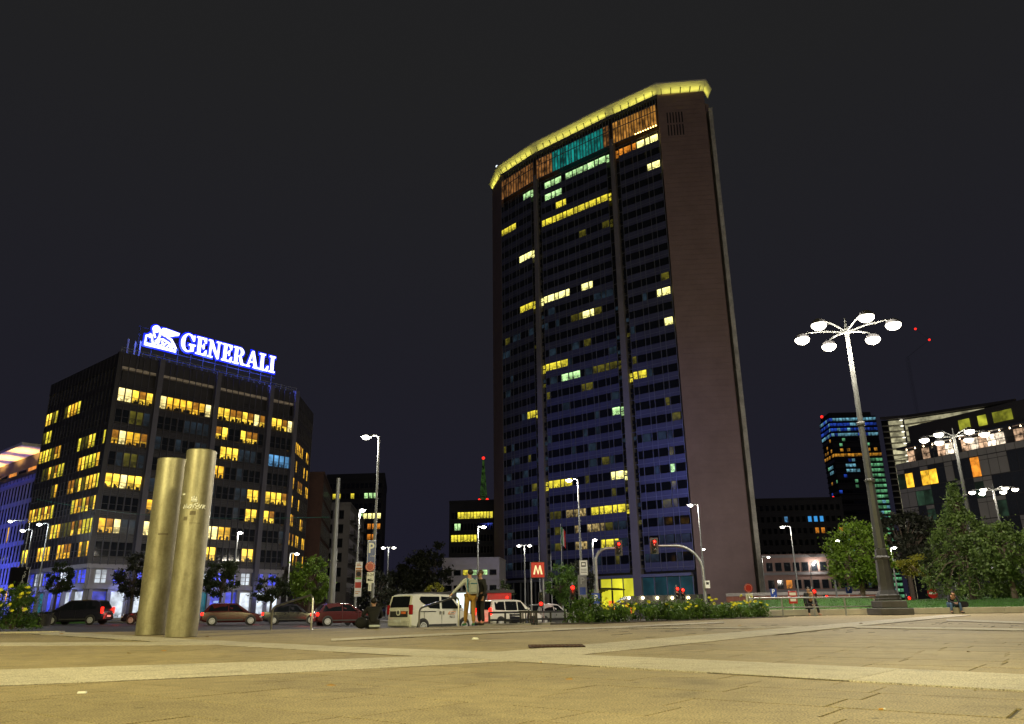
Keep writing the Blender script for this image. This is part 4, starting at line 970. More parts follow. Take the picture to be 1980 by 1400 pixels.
# hotel with panel grid and lit roof restaurant
def grid_hotel():
    pts = [(80.8, 161.0), (100.5, 120.5), (150, 145), (128, 186)]; bx, by = pts[0]; bz = -2.0
    b = thing('panel_building', 'grid panel building with lit roof terrace restaurant at the right edge', 'building', (bx, by, bz))
    MB().prism([(x-bx, y-by) for x, y in pts], 0, 28.6-bz).build('wall', m_dark, b)
    f = Face(pts[0], pts[1], (bx, by, bz)); n_ = 25; st = f.L/n_; r5 = random.Random(11)
    m_pl = M('grey facade panel', (0.26, 0.25, 0.25), 0.5, var=0.1, scale=0.3); m_pd = M('dark facade glass', (0.035, 0.04, 0.055), 0.15, var=0.2)
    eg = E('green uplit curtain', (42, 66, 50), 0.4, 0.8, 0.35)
    fh = 3.9; mesh_h = {}
    zt = 27.2
    for k in range(n_):
        m = MB(); f.box(m, k*st+0.05, (k+1)*st-0.05, -0.1, 0.0, zt+0.1, 28.5); m.build('parapet_panel', m_pl, b)
    hl_ = assign_lit([(r_, proj(f.world((k+0.5)*st, zt-(r_+1)*fh+1.8))) for r_ in range(7) for k in range(n_)], [(1752, 944, 1768, 942, 14, e_gold2), (1776, 940, 1814, 936, 14, e_gold2), (1888, 893, 1899, 890, 16, e_o)])
    for r_ in range(7):
        z = zt-(r_+1)*fh
        for k in range(n_):
            t = r5.random(); mt = hl_[r_*n_+k]
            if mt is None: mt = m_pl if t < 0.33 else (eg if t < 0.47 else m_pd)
            m = MB(); f.box(m, k*st+0.05, (k+1)*st-0.05, -0.08 if mt is m_pl else -0.03, 0.0, z+0.1, z+fh-(0.9 if t < 0.6 else 0.1)); m.build('facade_panel', mt, b)
            if t < 0.6: m = MB(); f.box(m, k*st+0.05, (k+1)*st-0.05, -0.08, 0.0, z+fh-0.8, z+fh-0.08); m.build('band_panel', m_pl if t < 0.5 else m_pd, b)
    # roof terrace: glazed restaurant, then set-back storeys
    MB().prism([(x-bx, y-by) for x, y in [(84.5, 160.5), (103.6, 121.5), (150, 145), (128, 186)]], 30.8, 36.6-bz).build('set_back_storey', m_dark, b)
    em = [E('restaurant light', (215, 175, 140), 0.6, 0.9, 1.2), E('restaurant purple', (170, 120, 180), 0.5, 0.9, 1.4), E('restaurant cream', (255, 235, 205), 1.0, 0.8, 1.2)]
    for k in range(24):
        if k in (1, 6, 12, 18): continue
        m = MB(); f.box(m, 1+k*1.75, 1+k*1.75+1.6, 2.9, 3.0, 29.0, 31.4); m.build('restaurant_pane', em[r5.choice((0, 0, 1, 2))] if k > 4 else (m_pd if k % 2 else em[0]), b)
    m = MB(); f.box(m, 0.0, f.L, 1.0, 3.2, 31.7, 32.2); m.build('terrace_roof', m_pd, b)
    m = MB()
    for k in range(30): f.box(m, k*1.5, k*1.5+0.06, -0.05, 0.0, 28.6, 29.7)
    f.box(m, 0, f.L, -0.06, 0.02, 29.6, 29.7); m.build('terrace_railing', m_black, b)
    for k in range(22):
        p = f.loc(2+k*2.0, 31.5, 1.6); MB().ball(p, 0.14, 6, 5).build('string_light', E('string light', (255, 225, 180), 8), b)
    ey = E('lit upper window', (170, 172, 52), 0.55, 0.6, 0.5)
    for k, w in ((13.5, 2.2), (17.5, 1.6), (20.5, 3.6), (29.5, 5.2), (37, 4.5)):
        m = MB(); f.box(m, k, k+w*0.48, 2.9, 3.2, 33.4, 35.4); f.box(m, k+w*0.52, k+w, 2.9, 3.2, 33.4, 35.4); m.build('upper_window', ey, b)
    return b
grid_hotel()
# construction crane whose jib carries red lamps, beyond the far towers
cb = gp(1842, 640)
crane = thing('tower_crane', 'unlit tower crane marked by red lamps in the night sky', 'crane', tuple(cb))
ctop = at(1842, 690, 640).z-cb.z; m_cr = M('crane steel', (0.02, 0.02, 0.022), 0.7)
m = MB()
for sx in (-1, 1):
    for sy in (-1, 1): m.tube([(sx, sy, 0), (sx, sy, ctop)], 0.05, 4)
for k in range(int(ctop/4)): m.tube([(-1, -1, k*4), (1, -1, k*4+4)], 0.03, 4); m.tube([(1, -1, k*4), (-1, -1, k*4+4)], 0.03, 4)
m.build('mast', m_cr, crane)
a = at(1770, 636, 640)-cb; b_ = at(1797, 657, 640)-cb
MB().tube([(0, 0, ctop), tuple(b_), tuple(a)], [0.12, 0.1, 0.08], 5).build('jib', m_cr, crane)
for p in (a, b_): MB().ball(tuple(p), 1.0, 8, 6).build('beacon', E('red beacon', (255, 40, 30), 2.0), crane)
rm = at(1608, 960, 234.0)
o_ = thing('roof_mast', 'short roof mast with two red lamps beside the green lit high rise', 'mast', (rm.x, 236.0, 31.5))
hz_ = rm.z-31.7
MB().tube([(0, 0, 0), (0, 0, hz_)], 0.08, 6).tube([(-1.3, 0, hz_-0.2), (1.3, 0, hz_)], 0.06, 6).build('pole', m_cr, o_)
for dx, z in ((-1.3, hz_-0.3), (1.3, hz_)): MB().ball((dx, -0.1, z+0.2), 0.35, 8, 6).build('beacon', E('red beacon', (255, 40, 30), 2.0), o_)
# boarded site wall at the foot of the tower
hw = [Vector((29.5, 112)), Vector((40.5, 108)), Vector((52, 112))]
hb = thing('site_hoarding', 'red brown boarded hoarding at the foot of the tower', 'fence', (29.5, 112, -1.5)); m_hb = M('red brown board', (0.22, 0.075, 0.05), 0.7, var=0.15, scale=2)
for i in range(2):
    a, b_ = hw[i], hw[i+1]; k_ = int((b_-a).length/0.9); an = math.atan2((b_-a).y, (b_-a).x)
    for k in range(k_):
        c = a.lerp(b_, (k+0.5)/k_); MB().box((c.x-29.5, c.y-112, 1.7), ((b_-a).length/k_-0.03, 0.08, 3.2), an).build('board', m_hb, hb)
    c = (a+b_)/2; MB().box((c.x-29.5, c.y-112, 3.55), ((b_-a).length, 0.3, 0.4), an).build('capping', m_conc, hb)
# ============================================================ LAMPS
m_iron = M('lamp iron', (0.05, 0.05, 0.055), 0.5, 0.3, var=0.25, scale=1.5)
m_plinth = M('lamp plinth stone', (0.085, 0.08, 0.085), 0.7, var=0.25, scale=1.2, bump=0.2)
m_pole = M('lamp pole paint', (0.12, 0.125, 0.125), 0.45, 0.2, var=0.15, scale=1.2)
m_cpole = M('cast lamp shaft', (0.045, 0.048, 0.048), 0.5, 0.1, var=0.2, scale=1.5)
CH = at(1626, 628, 40.0).z
def candelabra(label, x, y, z, heads, watt, rgb, H=CH, R_=2.35, zoff=0.0):
    t = thing('lamp_post', label, 'lamp post', (x, y, z), 0.0, 'tall cluster lamp posts of the square')
    MB().box((0, 0, 0.16), (1.62, 1.62, 0.32)).build('lower_step', m_plinth, t, bevel=0.03)
    MB().box((0, 0, 0.50), (1.24, 1.24, 0.34)).build('upper_step', m_plinth, t, bevel=0.03)
    MB().lathe([(r_*0.72, z_) for r_, z_ in [(0.86, 0.68), (0.86, 0.78), (0.78, 0.80), (0.80, 0.92), (0.70, 0.98), (0.56, 1.18), (0.52, 1.35), (0.47, 2.65), (0.54, 2.70), (0.56, 2.76), (0.50, 2.80), (0.43, 2.85), (0.40, 3.15), (0.36, 3.2)]], n=8, rot=R(22.5)).build('pedestal', m_iron, t, bevel=0.01)
    MB().lathe([(0.27, 3.2), (0.22, 6.55), (0.27, 6.6), (0.27, 6.7), (0.21, 6.75)], n=8).build('lower_shaft', m_cpole, t)
    MB().lathe([(0.20, 6.75), (0.165, 9.55), (0.22, 9.62), (0.22, 9.74), (0.16, 9.8)], n=8).build('middle_shaft', m_cpole, t)
    MB().lathe([(0.145, 9.8), (0.11, H-0.6), (0.16, H-0.5), (0.16, H-0.3), (0.08, H-0.1), (0.03, H+0.4)], n=8).build('upper_shaft', m_cpole, t)
    for k in range(heads):
        a = 2*math.pi*k/heads+0.55; dx, dy = math.cos(a), math.sin(a)
        arm = MB().tube([(0, 0, H-0.45), (dx*R_*0.45, dy*R_*0.45, H-0.2), (dx*R_*0.85, dy*R_*0.85, H-0.12), (dx*R_, dy*R_, H-0.2)], [0.06, 0.05, 0.045, 0.04], 6).build('arm', m_cpole, t)
        MB().lathe([(0.05, 0.34), (0.16, 0.30), (0.34, 0.16), (0.40, 0.0)], c=(dx*R_, dy*R_, H-0.42), n=14).build('lamp_shade', m_iron, arm)
        MB().ball((dx*R_, dy*R_, H-0.46), 0.40, 14, 8, (1, 1, 0.70)).build('lens', m_lampglass, arm)
        plight(t, (dx*R_, dy*R_, H-0.98), watt/heads, rgb, 0.3)
    return t
LW = (1.0, 0.90, 0.72); LY = (1.0, 0.88, 0.38)
cpos = at(1722, 1187, 40.0)
candelabra('tall lamp post with six bright lamps standing nearest on its stepped plinth', cpos.x, 40.0, 0.0, 6, 15000, LW)
p = at(1907, 1170, 67); candelabra('second tall cluster lamp post rising behind the conifer', p.x, 67, -0.3, 6, 5000, LW)
p = at(1966, 1170, 98); candelabra('farthest tall cluster lamp post at the right edge', p.x, 98, -0.8, 6, 5000, LW)
candelabra('tall cluster lamp post on the left of the square outside the picture', -18.0, -3.0, 0.0, 6, 31000, LY)
candelabra('tall cluster lamp post behind the viewer on the square', 11.0, -10.0, 0.0, 6, 19000, LY)

m_lens = E('street lamp lens', (255, 250, 235), 9.0)
def street_lamp(label, px, Y, hpx, hpy, watt, rgb=(1.0, 0.93, 0.80), double=False, r=0.085, group='street lamps', small=False, basez=None):
    b = gp(px, Y); t = thing('street_lamp', label, 'street lamp', tuple(b), 0, group)
    hd = at(hpx, hpy, Y) - b; H = hd.z; dx = hd.x
    MB().lathe([(r*1.9, 0), (r*1.9, 0.5), (r*1.3, 0.6), (r*1.25, H*0.55), (r*0.95, H*0.56), (r*0.75, H+0.1)], n=10).build('pole', m_pole, t, smooth=True)
    arms = [dx] if not double else [dx, dx+ (1.1 if dx < 0 else -1.1)*1.0]
    if double: arms = [-0.75, 0.75]
    for ax in arms:
        sgn = 1 if ax >= 0 else -1
        if abs(ax) < 0.25: ax = 0.25*sgn
        a = MB().tube([(0, 0, H-0.25), (0, 0, H+0.02), (sgn*0.2, 0, H+0.18), (ax-sgn*0.3, 0, H+0.16)], r*0.55, 6).build('arm', m_pole, t)
        hb_ = MB().box((ax, 0, H+0.12), (0.75, 0.34, 0.12), top=(0.5, 0.2)).build('lamp_head', m_grey, a, bevel=0.02)
        MB().ball((ax, 0, H+0.04), 0.28 if not small else 0.2, 12, 7, (1, 0.8, 0.55)).build('lens', m_lens, hb_)
        plight(t, (ax, -0.1, H-0.35), watt/len(arms), rgb, 0.25)
    return t
street_lamp('tall single street lamp whose pole carries the blue parking sign', 719, 50, 708, 847, 2600)
street_lamp('street lamp behind the hanging banner', 686, 72, 700, 988, 1500)
street_lamp('twin headed street lamp right of the parking sign', 747, 110, 745, 1060, 1200, double=True)
street_lamp('street lamp right of the dark tower, above the two standing men', 924, 85, 935, 1020, 1500)
street_lamp('twin headed street lamp left of the metro sign', 1016, 110, 1016, 1056, 1200, double=True)
street_lamp('large bright street lamp in front of the tower middle bay', 1127, 70, 1100, 930, 3000)
street_lamp('slim street lamp behind the curved traffic light mast', 1151, 100, 1150, 1045, 1300)
street_lamp('bright street lamp in front of the blank tower end wall', 1367, 86, 1335, 978, 2600)
street_lamp('small street lamp behind the curved mast at the tower corner', 1366, 130, 1360, 1063, 800)
street_lamp('street lamp right of the tower above the low building', 1548, 105, 1513, 1020, 2200)
street_lamp('small street lamp at the foot of the tower right edge', 1484, 140, 1486, 1078, 700)
street_lamp('small street lamp before the low rose building', 1577, 150, 1576, 1087, 700)
street_lamp('street lamp lower at the left edge before the blue building', 36, 88, 44, 1027, 1100, (0.9, 0.95, 1.0))
street_lamp('street lamp at far left edge with its head near the blue facade', 28, 100, 20, 1009, 1100, (0.9, 0.95, 1.0))
street_lamp('street lamp left of the small tree before the office block', 66, 90, 76, 1015, 1100, (0.9, 0.95, 1.0))
street_lamp('street lamp in front of the office block right of the steel columns', 446, 92, 464, 1031, 1200)
street_lamp('street lamp by the green tree right of the office block', 553, 98, 574, 1072, 900)
street_lamp('street lamp showing through the left side of the big round tree', 1622, 95, 1619, 1047, 800)
street_lamp('street lamp between the big round tree and the plane tree', 1741, 95, 1729, 1060, 900)
street_lamp('street lamp in front of the conifer', 1857, 95, 1862, 1060, 900)

# ============================================================ TRAFFIC LIGHTS
m_tl = M('signal housing', (0.02, 0.022, 0.02), 0.5)
off_lens = M('unlit lens', (0.03, 0.035, 0.03), 0.2)
def signal_head(parent, loc, s=1.0, board=True, on='red'):
    x, y, z = loc
    h = MB().box((x, y, z), (0.36*s, 0.30*s, 1.05*s)).build('signal_housing', m_tl, parent, bevel=0.03)
    if board: MB().box((x, y+0.12*s, z), (0.72*s, 0.03, 1.4*s)).build('backing_board', m_tl, parent, bevel=0.02)
    for k, c in enumerate(('red', 'amber', 'green')):
        zz = z+(0.33-0.33*k)*s
        MB().ball((x, y-0.15*s, zz), 0.14*s, 12, 8, (1, 0.35, 1)).build('signal_lens', m_red if c == on else off_lens, h)
        MB().tube([(x, y-0.13*s, zz+0.02), (x, y-0.34*s, zz+0.04)], [0.16*s, 0.15*s], 10, cap=False).build('visor', m_tl, h)
    if on == 'red': plight(parent, (x, y-0.6, z+0.33*s), 25, (1, 0.06, 0.03), 0.1, 'signal_light')
def curved_mast(label, px, Y, hpx, hpy, s=0.85):
    b = gp(px, Y); t = thing('traffic_light', label, 'traffic light', tuple(b), 0, 'overhead traffic lights'); hd = at(hpx, hpy, Y)-b
    H = hd.z+0.05; d = hd.x; path = [(0, 0, 0), (0, 0, H*0.55)]
    R0 = min(abs(d)*0.55, H*0.35); sg = -1 if d < 0 else 1
    for k in range(9):
        a = k/8*math.pi/2; path.append((sg*(R0-R0*math.cos(a)), 0, H-R0+R0*math.sin(a)))
    path.append((d-sg*0.3, 0, H))
    MB().tube(path, [0.13]*2+[0.11]*9+[0.08], 10).build('mast_arm', m_grey, t, smooth=True)
    signal_head(t, (d, -0.1, H), s); return t
curved_mast('traffic light on a pale curved arm before the tower right bay', 1366, 58, 1265, 1057)
curved_mast('traffic light on a dark curved arm before the tower middle bay', 1156, 62, 1196, 1061)
def post_signal(label, px, Y, py, s=0.9, on='red', two=False):
    b = gp(px, Y); t = thing('traffic_light', label, 'traffic light', tuple(b), 0, 'post mounted traffic lights'); H = at(px, py, Y).z-b.z-0.33*s
    MB().tube([(0, 0, 0), (0, 0, H+0.7*s)], 0.055, 8).build('post', m_grey, t)
    signal_head(t, (0.0, -0.22, H), s, False, on)
    if two: signal_head(t, (0.45, -0.22, H-0.1), s, False, on)
    return t
post_signal('red pedestrian light right of the metro sign beside the small tree', 1108, 50, 1137)
post_signal('pair of red signals before the teal ground floor glass', 1311, 66, 1139, 0.9, two=True)
post_signal('brightest red light right of the railing posters', 1575, 62, 1144, 1.0)
post_signal('red light beside the brightest one, a little lower', 1598, 66, 1155, 1.1)
post_signal('red light under the plane tree beside the round tree', 1757, 72, 1157, 1.1)
post_signal('unlit signal beside the metro sign posts', 1046, 54, 1150, 0.9, on='green')

# ============================================================ SIGNS
m_blue = M('sign blue', (0.01, 0.045, 0.30), 0.35, var=0.05); m_redp = M('sign red', (0.42, 0.018, 0.016), 0.35, var=0.05)
m_signw = M('sign white', (0.78, 0.78, 0.76), 0.4, var=0.05); m_ink = M('sign ink', (0.015, 0.015, 0.018), 0.5)
def plate(parent, w, h, mat, border=None, z=0.0, name='plate'):
    o = MB().box((0, 0, z), (w, 0.03, h)).build(name, mat, parent, bevel=0.006)
    if border: MB().span(-w/2+0.03, w/2-0.03, -0.0185, -0.0155, z+h/2-0.05, z+h/2-0.03).span(-w/2+0.03, w/2-0.03, -0.0185, -0.0155, z-h/2+0.03, z-h/2+0.05).span(-w/2+0.03, -w/2+0.05, -0.0185, -0.0155, z-h/2+0.05, z+h/2-0.05).span(w/2-0.05, w/2-0.03, -0.0185, -0.0155, z-h/2+0.05, z+h/2-0.05).build('border', border, o)
    return o
def letters(parent, s, size, mat, x, z, y=-0.022, sx=1.0, bold=0.0, name='lettering'):
    return link(name, text_mesh(s, size, mat, 0.003, sx=sx, bold=bold), parent, (x, y, z))
def sign_at(name, label, px, py, Y, yoff=-0.16, group=None):
    p = at(px, py, Y); return thing(name, label, 'sign', (p.x, Y+yoff, p.z), 0, group)
def disc(parent, r, z, mat, name='disc', y0=-0.015, y1=0.015):
    return MB().slab([(r*math.cos(2*math.pi*k/28), z+r*math.sin(2*math.pi*k/28)) for k in range(28)], y0, y1).build(name, mat, parent)
def no_parking(t, r, z=0.0, inner=None):
    disc(t, r, z, m_redp); disc(t, r*0.80, z, m_signw, 'white_ring', -0.019, -0.0155); disc(t, r*0.76, z, inner or m_blue, 'field', -0.022, -0.0195)
    bar = MB().box((0, -0.0245, z), (r*1.56, 0.004, r*0.19)); bar.v = [(x*0.7071+(zz-z)*0.7071, y, z-(x*0.7071)+(zz-z)*0.7071) for x, y, zz in bar.v]; bar.build('slash', m_redp, t)
t = sign_at('parking_sign', 'tall blue parking sign with white P and arrow on the lamp pole', 719, 1072, 50)
plate(t, 0.56, 1.72, m_blue, m_signw); letters(t, 'P', 0.86, m_signw, -0.02, 0.36, bold=0.02, sx=0.85); letters(t, 'a pag.', 0.13, m_signw, 0.1, -0.10)
ar = MB().span(-0.06, 0.18, -0.02, -0.016, -0.58, -0.52); ar.slab([(-0.2, -0.55), (-0.02, -0.67), (-0.02, -0.43)], -0.021, -0.0165); ar.build('arrow', m_signw, t)
t = sign_at('no_parking_sign', 'round red no parking sign under the tall blue parking sign', 717, 1096, 50, -0.2)
no_parking(t, 0.30, 0.0, m_redp)
t = sign_at('sign_plate', 'white 0-24 plate with tow truck symbol under the no parking sign', 717, 1117, 50, -0.16)
plate(t, 0.46, 0.66, m_signw); letters(t, '0-24', 0.24, m_ink, 0, 0.16); MB().span(-0.17, -0.03, -0.02, -0.016, -0.2, -0.08).span(-0.03, 0.17, -0.02, -0.016, -0.2, -0.15).span(0.02, 0.06, -0.021, -0.0165, -0.15, -0.05).build('truck_symbol', m_ink, t)
t = sign_at('sign_plate', 'narrow white arrow plate lowest on the lamp pole', 716, 1135, 50, -0.16); plate(t, 0.2, 0.5, m_signw); letters(t, '|', 0.3, m_ink, 0, 0)
# banner
p = at(693, 1120, 71); t = thing('banner', 'pale advertising banner hung on the street lamp, with red and green blocks', 'banner', (p.x, 71.0, p.z))
plate(t, 0.62, 3.0, m_signw, name='cloth')
for z0, z1, c, nm in ((0.85, 0.98, M('banner orange', (0.6, 0.25, 0.05), 0.6), 'colour_block'), (0.15, 0.8, M('banner brown', (0.25, 0.14, 0.07), 0.6), 'colour_block'), (0.0, 0.14, M('banner green', (0.2, 0.5, 0.08), 0.6), 'colour_block'), (-0.75, -0.25, M('banner red', (0.5, 0.06, 0.04), 0.6), 'colour_block')):
    MB().span(-0.27, 0.27, -0.019, -0.0155, z0, z1).build(nm, c, t)
disc(t, 0.2, 0.45, m_ink, 'emblem', -0.024, -0.02)
MB().span(-0.2, 0.2, -0.019, -0.0155, 1.15, 1.22).span(-0.2, 0.1, -0.019, -0.0155, 1.28, 1.34).span(-0.22, 0.2, -0.019, -0.0155, -1.1, -1.04).span(-0.22, 0.05, -0.019, -0.0155, -1.25, -1.19).build('text_lines', M('banner orange', (0.6, 0.25, 0.05)), t)
for z in (1.5, -1.5): MB().tube([(-0.33, 0, z), (0.33, 0, z)], 0.02, 6).build('banner_rod', m_grey, t)
# metro sign
b = gp(1040, 55); mz = at(1044, 1102, 55).z-b.z
t = thing('metro_sign', 'red illuminated metro sign with white M on two posts', 'sign', tuple(b))
for dx in (-0.42, 0.42): MB().tube([(dx, 0.12, 0), (dx, 0.12, mz+0.5)], 0.05, 8).build('post', m_grey, t)
MB().box((0.05, 0, mz), (0.92, 0.18, 1.0)).build('sign_box', E('metro red panel', (200, 22, 12), 0.75), t, bevel=0.015)
fr = MB()
for sx in (-1, 1): fr.box((0.05+sx*0.47, 0, mz), (0.04, 0.22, 1.08))
for sz in (-1, 1): fr.box((0.05, 0, mz+sz*0.52), (0.98, 0.22, 0.04))
fr.build('sign_frame', m_black, t)
em = E('metro letter', (255, 235, 170), 1.1); mm = MB()
for k, pol in enumerate(([(-0.32, -0.3), (-0.2, -0.3), (-0.1, 0.3), (-0.18, 0.3)], [(-0.18, 0.3), (-0.1, 0.3), (0.05, -0.22), (0.0, -0.3)], [(0.0, -0.3), (0.05, -0.3), (0.2, 0.3), (0.11, 0.3)], [(0.11, 0.3), (0.2, 0.3), (0.33, -0.3), (0.21, -0.3)])):
    mm.slab([(x+0.05, z+mz) for x, z in pol], -0.10-0.002*k, -0.0905)
mm.build('letter_m', em, t)
# signs on the big lamp pole and the vertical P totem
t = sign_at('camera_sign', 'white surveillance notice with small square symbol on the bright lamp pole', 1128, 1098, 70, -0.2); plate(t, 0.72, 1.28, m_signw, m_ink)
MB().span(-0.2, 0.2, -0.02, -0.016, 0.08, 0.48).build('symbol', m_ink, t); MB().span(-0.14, 0.14, -0.023, -0.0205, 0.2, 0.4).build('symbol_inset', m_signw, t)
MB().span(-0.26, 0.26, -0.02, -0.016, -0.15, -0.1).span(-0.26, 0.26, -0.02, -0.016, -0.3, -0.25).span(-0.26, 0.26, -0.02, -0.016, -0.45, -0.4).build('text_lines', m_ink, t)
b = gp(1128, 68); t = thing('parking_totem', 'tall grey parking totem with vertical lettering left of the small blue sign', 'sign', tuple(b)); H = at(1128, 1112, 68).z-b.z
MB().box((0, 0, H/2), (0.75, 0.2, H)).build('totem_body', M('totem grey', (0.18, 0.18, 0.2), 0.5), t, bevel=0.02); letters(t, 'P', 0.8, M('totem letter', (0.35, 0.35, 0.36), 0.5), 0, H-0.5, y=-0.104); MB().span(-0.25, 0.25, -0.106, -0.1005, H-1.6, H-1.0).build('blue_panel', m_blue, t)
t = sign_at('parking_sign', 'small blue parking sign before the lit lobby', 1152, 1157, 60, 0)
plate(t, 0.6, 0.75, m_blue); letters(t, 'P', 0.6, m_signw, 0, 0.02, bold=0.015); MB().tube([(0, 0.06, 0.35), (0, 0.06, -1.9)], 0.035, 8).build('post', m_grey, t)
t = sign_at('sign_plate', 'small white bicycle plate on the pale curved mast', 1368, 1130, 57.6, 0); plate(t, 0.34, 0.52, m_signw); MB().span(-0.1, 0.1, -0.02, -0.016, -0.02, 0.16).build('symbol', m_ink, t)
def post_sign(t, top, gz): MB().tube([(0, 0.05, top), (0, 0.05, gz)], 0.035, 8).build('post', m_steel, t)
t = sign_at('no_parking_sign', 'round no parking sign with white plate on a post at the railing end', 1447, 1137, 39, 0); no_parking(t, 0.21, 0.0, m_redp); o = plate(t, 0.34, 0.40, m_signw, z=-0.46); letters(o, '0-24', 0.13, m_ink, 0, -0.40); post_sign(t, 0.2, -at(1447, 1137, 39).z)
t = sign_at('parking_sign', 'blue parking sign with curved arrow beyond the railing', 1496, 1148, 58, 0); plate(t, 0.44, 0.7, m_blue); letters(t, 'P', 0.42, m_signw, -0.02, 0.14, bold=0.012)
ar = MB().tube([(0.02, -0.02, -0.26), (0.02, -0.02, -0.16), (0.10, -0.02, -0.12)], 0.02, 6); ar.build('arrow', m_signw, t); post_sign(t, 0.35, -2.3)
t = sign_at('poster_board', 'small red and white poster board fixed behind the railing', 1533, 1155, 42, 0); plate(t, 0.44, 0.62, m_redp); MB().span(-0.17, 0.17, -0.02, -0.016, 0.1, 0.24).span(-0.15, 0.15, -0.02, -0.016, -0.2, -0.05).build('poster_text', m_signw, t); post_sign(t, 0.3, -1.1)
t = sign_at('no_entry_sign', 'round red no entry sign under the plane tree', 1803, 1147, 64, 0); disc(t, 0.4, 0, m_redp); MB().span(-0.28, 0.28, -0.022, -0.016, -0.07, 0.07).build('bar', m_signw, t); post_sign(t, 0.3, -2.2)
t = sign_at('parking_sign', 'blue parking sign half hidden by the big round tree', 1641, 1140, 66, 0); plate(t, 0.5, 0.6, m_blue); letters(t, 'P', 0.48, m_signw, 0, 0.02); post_sign(t, 0.3, -2.4)
t = sign_at('hanging_banner', 'dark slanting street banner with white script at the left edge', 36, 1117, 86, 0); plate(t, 2.0, 2.2, m_black, name='cloth')
letters(t, '°', 0.9, m_signw, 0.78, 0.72); letters(t, 'S', 0.62, m_signw, 0.62, 0.42); letters(t, 'P', 0.62, m_signw, 0.54, 0.0); letters(t, 'A', 0.62, m_signw, 0.46, -0.45); MB().tube([(1.02, 0.05, 1.1), (1.02, 0.05, -3.2)], 0.05, 8).build('post', m_grey, t)
# trolley pole and overhead wire
b = gp(640, 62); t = thing('wire_pole', 'plain grey overhead wire pole right of the office block', 'pole', tuple(b)); H = at(637, 925, 62).z-b.z
MB().lathe([(0.26, 0), (0.24, H*0.5), (0.19, H*0.51), (0.15, H)], n=12).build('shaft', m_pole, t, smooth=True)
MB().tube([(-0.3, 0, H*0.42), (0.0, 0, H*0.44), (0.3, 0, H*0.42)], 0.05, 6).build('bracket', m_grey, t)
p0, p1 = at(70, 965, 92), at(636, 1000, 62)
w_ = MB().tube([tuple(p0.lerp(p1, k/8)-Vector((0, 0, 0.9*math.sin(math.pi*k/8)))) for k in range(9)], 0.025, 5).build('overhead_wire', M('green wire sheath', (0.02, 0.16, 0.10), 0.5)); tag(w_, 'thin green overhead wire crossing before the office block', 'cable')
# flag poles
for i, (px, top, fl) in enumerate(((1043, 1020, False), (1066, 1072, False), (1087, 1014, True))):
    b = gp(px+2, 128); t = thing('flag_pole', ['bare flag pole left of the flag before the tower', 'shorter bare flag pole between the two tall ones', 'flag pole with a hanging red white and green flag'][i], 'flag pole', tuple(b)); H = at(px, top, 128).z-b.z
    MB().lathe([(0.1, 0), (0.06, H), (0.1, H+0.05), (0.02, H+0.2)], n=8).build('pole', m_grey, t)
    if fl:
        for k, c in enumerate(((0.02, 0.2, 0.06), (0.6, 0.6, 0.58), (0.45, 0.02, 0.02))):
            mm = MB(); P = []
            for z in range(6):
                for x in range(3): P.append((0.08+0.22*k+0.11*x, 0.10*math.sin(x*2.1+z+k*2), H-0.3-z*0.55-0.14*(k*2+x)))
            mm.add(P, [(z*3+x, z*3+x+1, (z+1)*3+x+1, (z+1)*3+x) for z in range(5) for x in range(2)]); mm.build('flag_band', M('flag colour %d' % k, c, 0.8), t)

# ============================================================ PLAZA FURNITURE
# steel columns
def col_mat(name, seed):
    m = bpy.data.materials.new(name); m.use_nodes = True; n = m.node_tree; p = n.nodes['Principled BSDF']
    tc = n.nodes.new('ShaderNodeTexCoord'); mp = n.nodes.new('ShaderNodeMapping'); mp.inputs['Location'].default_value = (seed, seed*2, 0); mp.inputs['Scale'].default_value = (1, 1, 0.35)
    n.links.new(tc.outputs['Object'], mp.inputs[0])
    a = n.nodes.new('ShaderNodeTexNoise'); a.inputs['Scale'].default_value = 3.5; a.inputs['Detail'].default_value = 8; a.inputs['Roughness'].default_value = 0.7
    b = n.nodes.new('ShaderNodeTexNoise'); b.inputs['Scale'].default_value = 16; b.inputs['Detail'].default_value = 6
    n.links.new(mp.outputs[0], a.inputs['Vector']); n.links.new(tc.outputs['Object'], b.inputs['Vector'])
    r1 = n.nodes.new('ShaderNodeValToRGB'); r1.color_ramp.elements[0].position = 0.32; r1.color_ramp.elements[1].position = 0.66
    r1.color_ramp.elements[0].color = (0.22, 0.195, 0.13, 1); r1.color_ramp.elements[1].color = (0.40, 0.375, 0.27, 1)
    n.links.new(a.outputs['Fac'], r1.inputs[0])
    mx = n.nodes.new('ShaderNodeMix'); mx.data_type = 'RGBA'; mx.blend_type = 'MULTIPLY'; mx.inputs[0].default_value = 0.25
    r2 = n.nodes.new('ShaderNodeMapRange'); r2.inputs[1].default_value = 0.35; r2.inputs[2].default_value = 0.6; r2.inputs[3].default_value = 0.6; r2.inputs[4].default_value = 1.1
    n.links.new(b.outputs['Fac'], r2.inputs[0]); n.links.new(r1.outputs[0], mx.inputs[6]); n.links.new(r2.outputs[0], mx.inputs[7]); n.links.new(mx.outputs[2], p.inputs['Base Color'])
    p.inputs['Metallic'].default_value = 0.6; p.inputs['Roughness'].default_value = 0.42
    rr = n.nodes.new('ShaderNodeMapRange'); rr.inputs[3].default_value = 0.32; rr.inputs[4].default_value = 0.6; n.links.new(a.outputs['Fac'], rr.inputs[0]); n.links.new(rr.outputs[0], p.inputs['Roughness'])
    bp = n.nodes.new('ShaderNodeBump'); bp.inputs['Strength'].default_value = 0.12; bp.inputs['Distance'].default_value = 0.02; n.links.new(a.outputs['Fac'], bp.inputs['Height']); n.links.new(bp.outputs[0], p.inputs['Normal'])
    return m
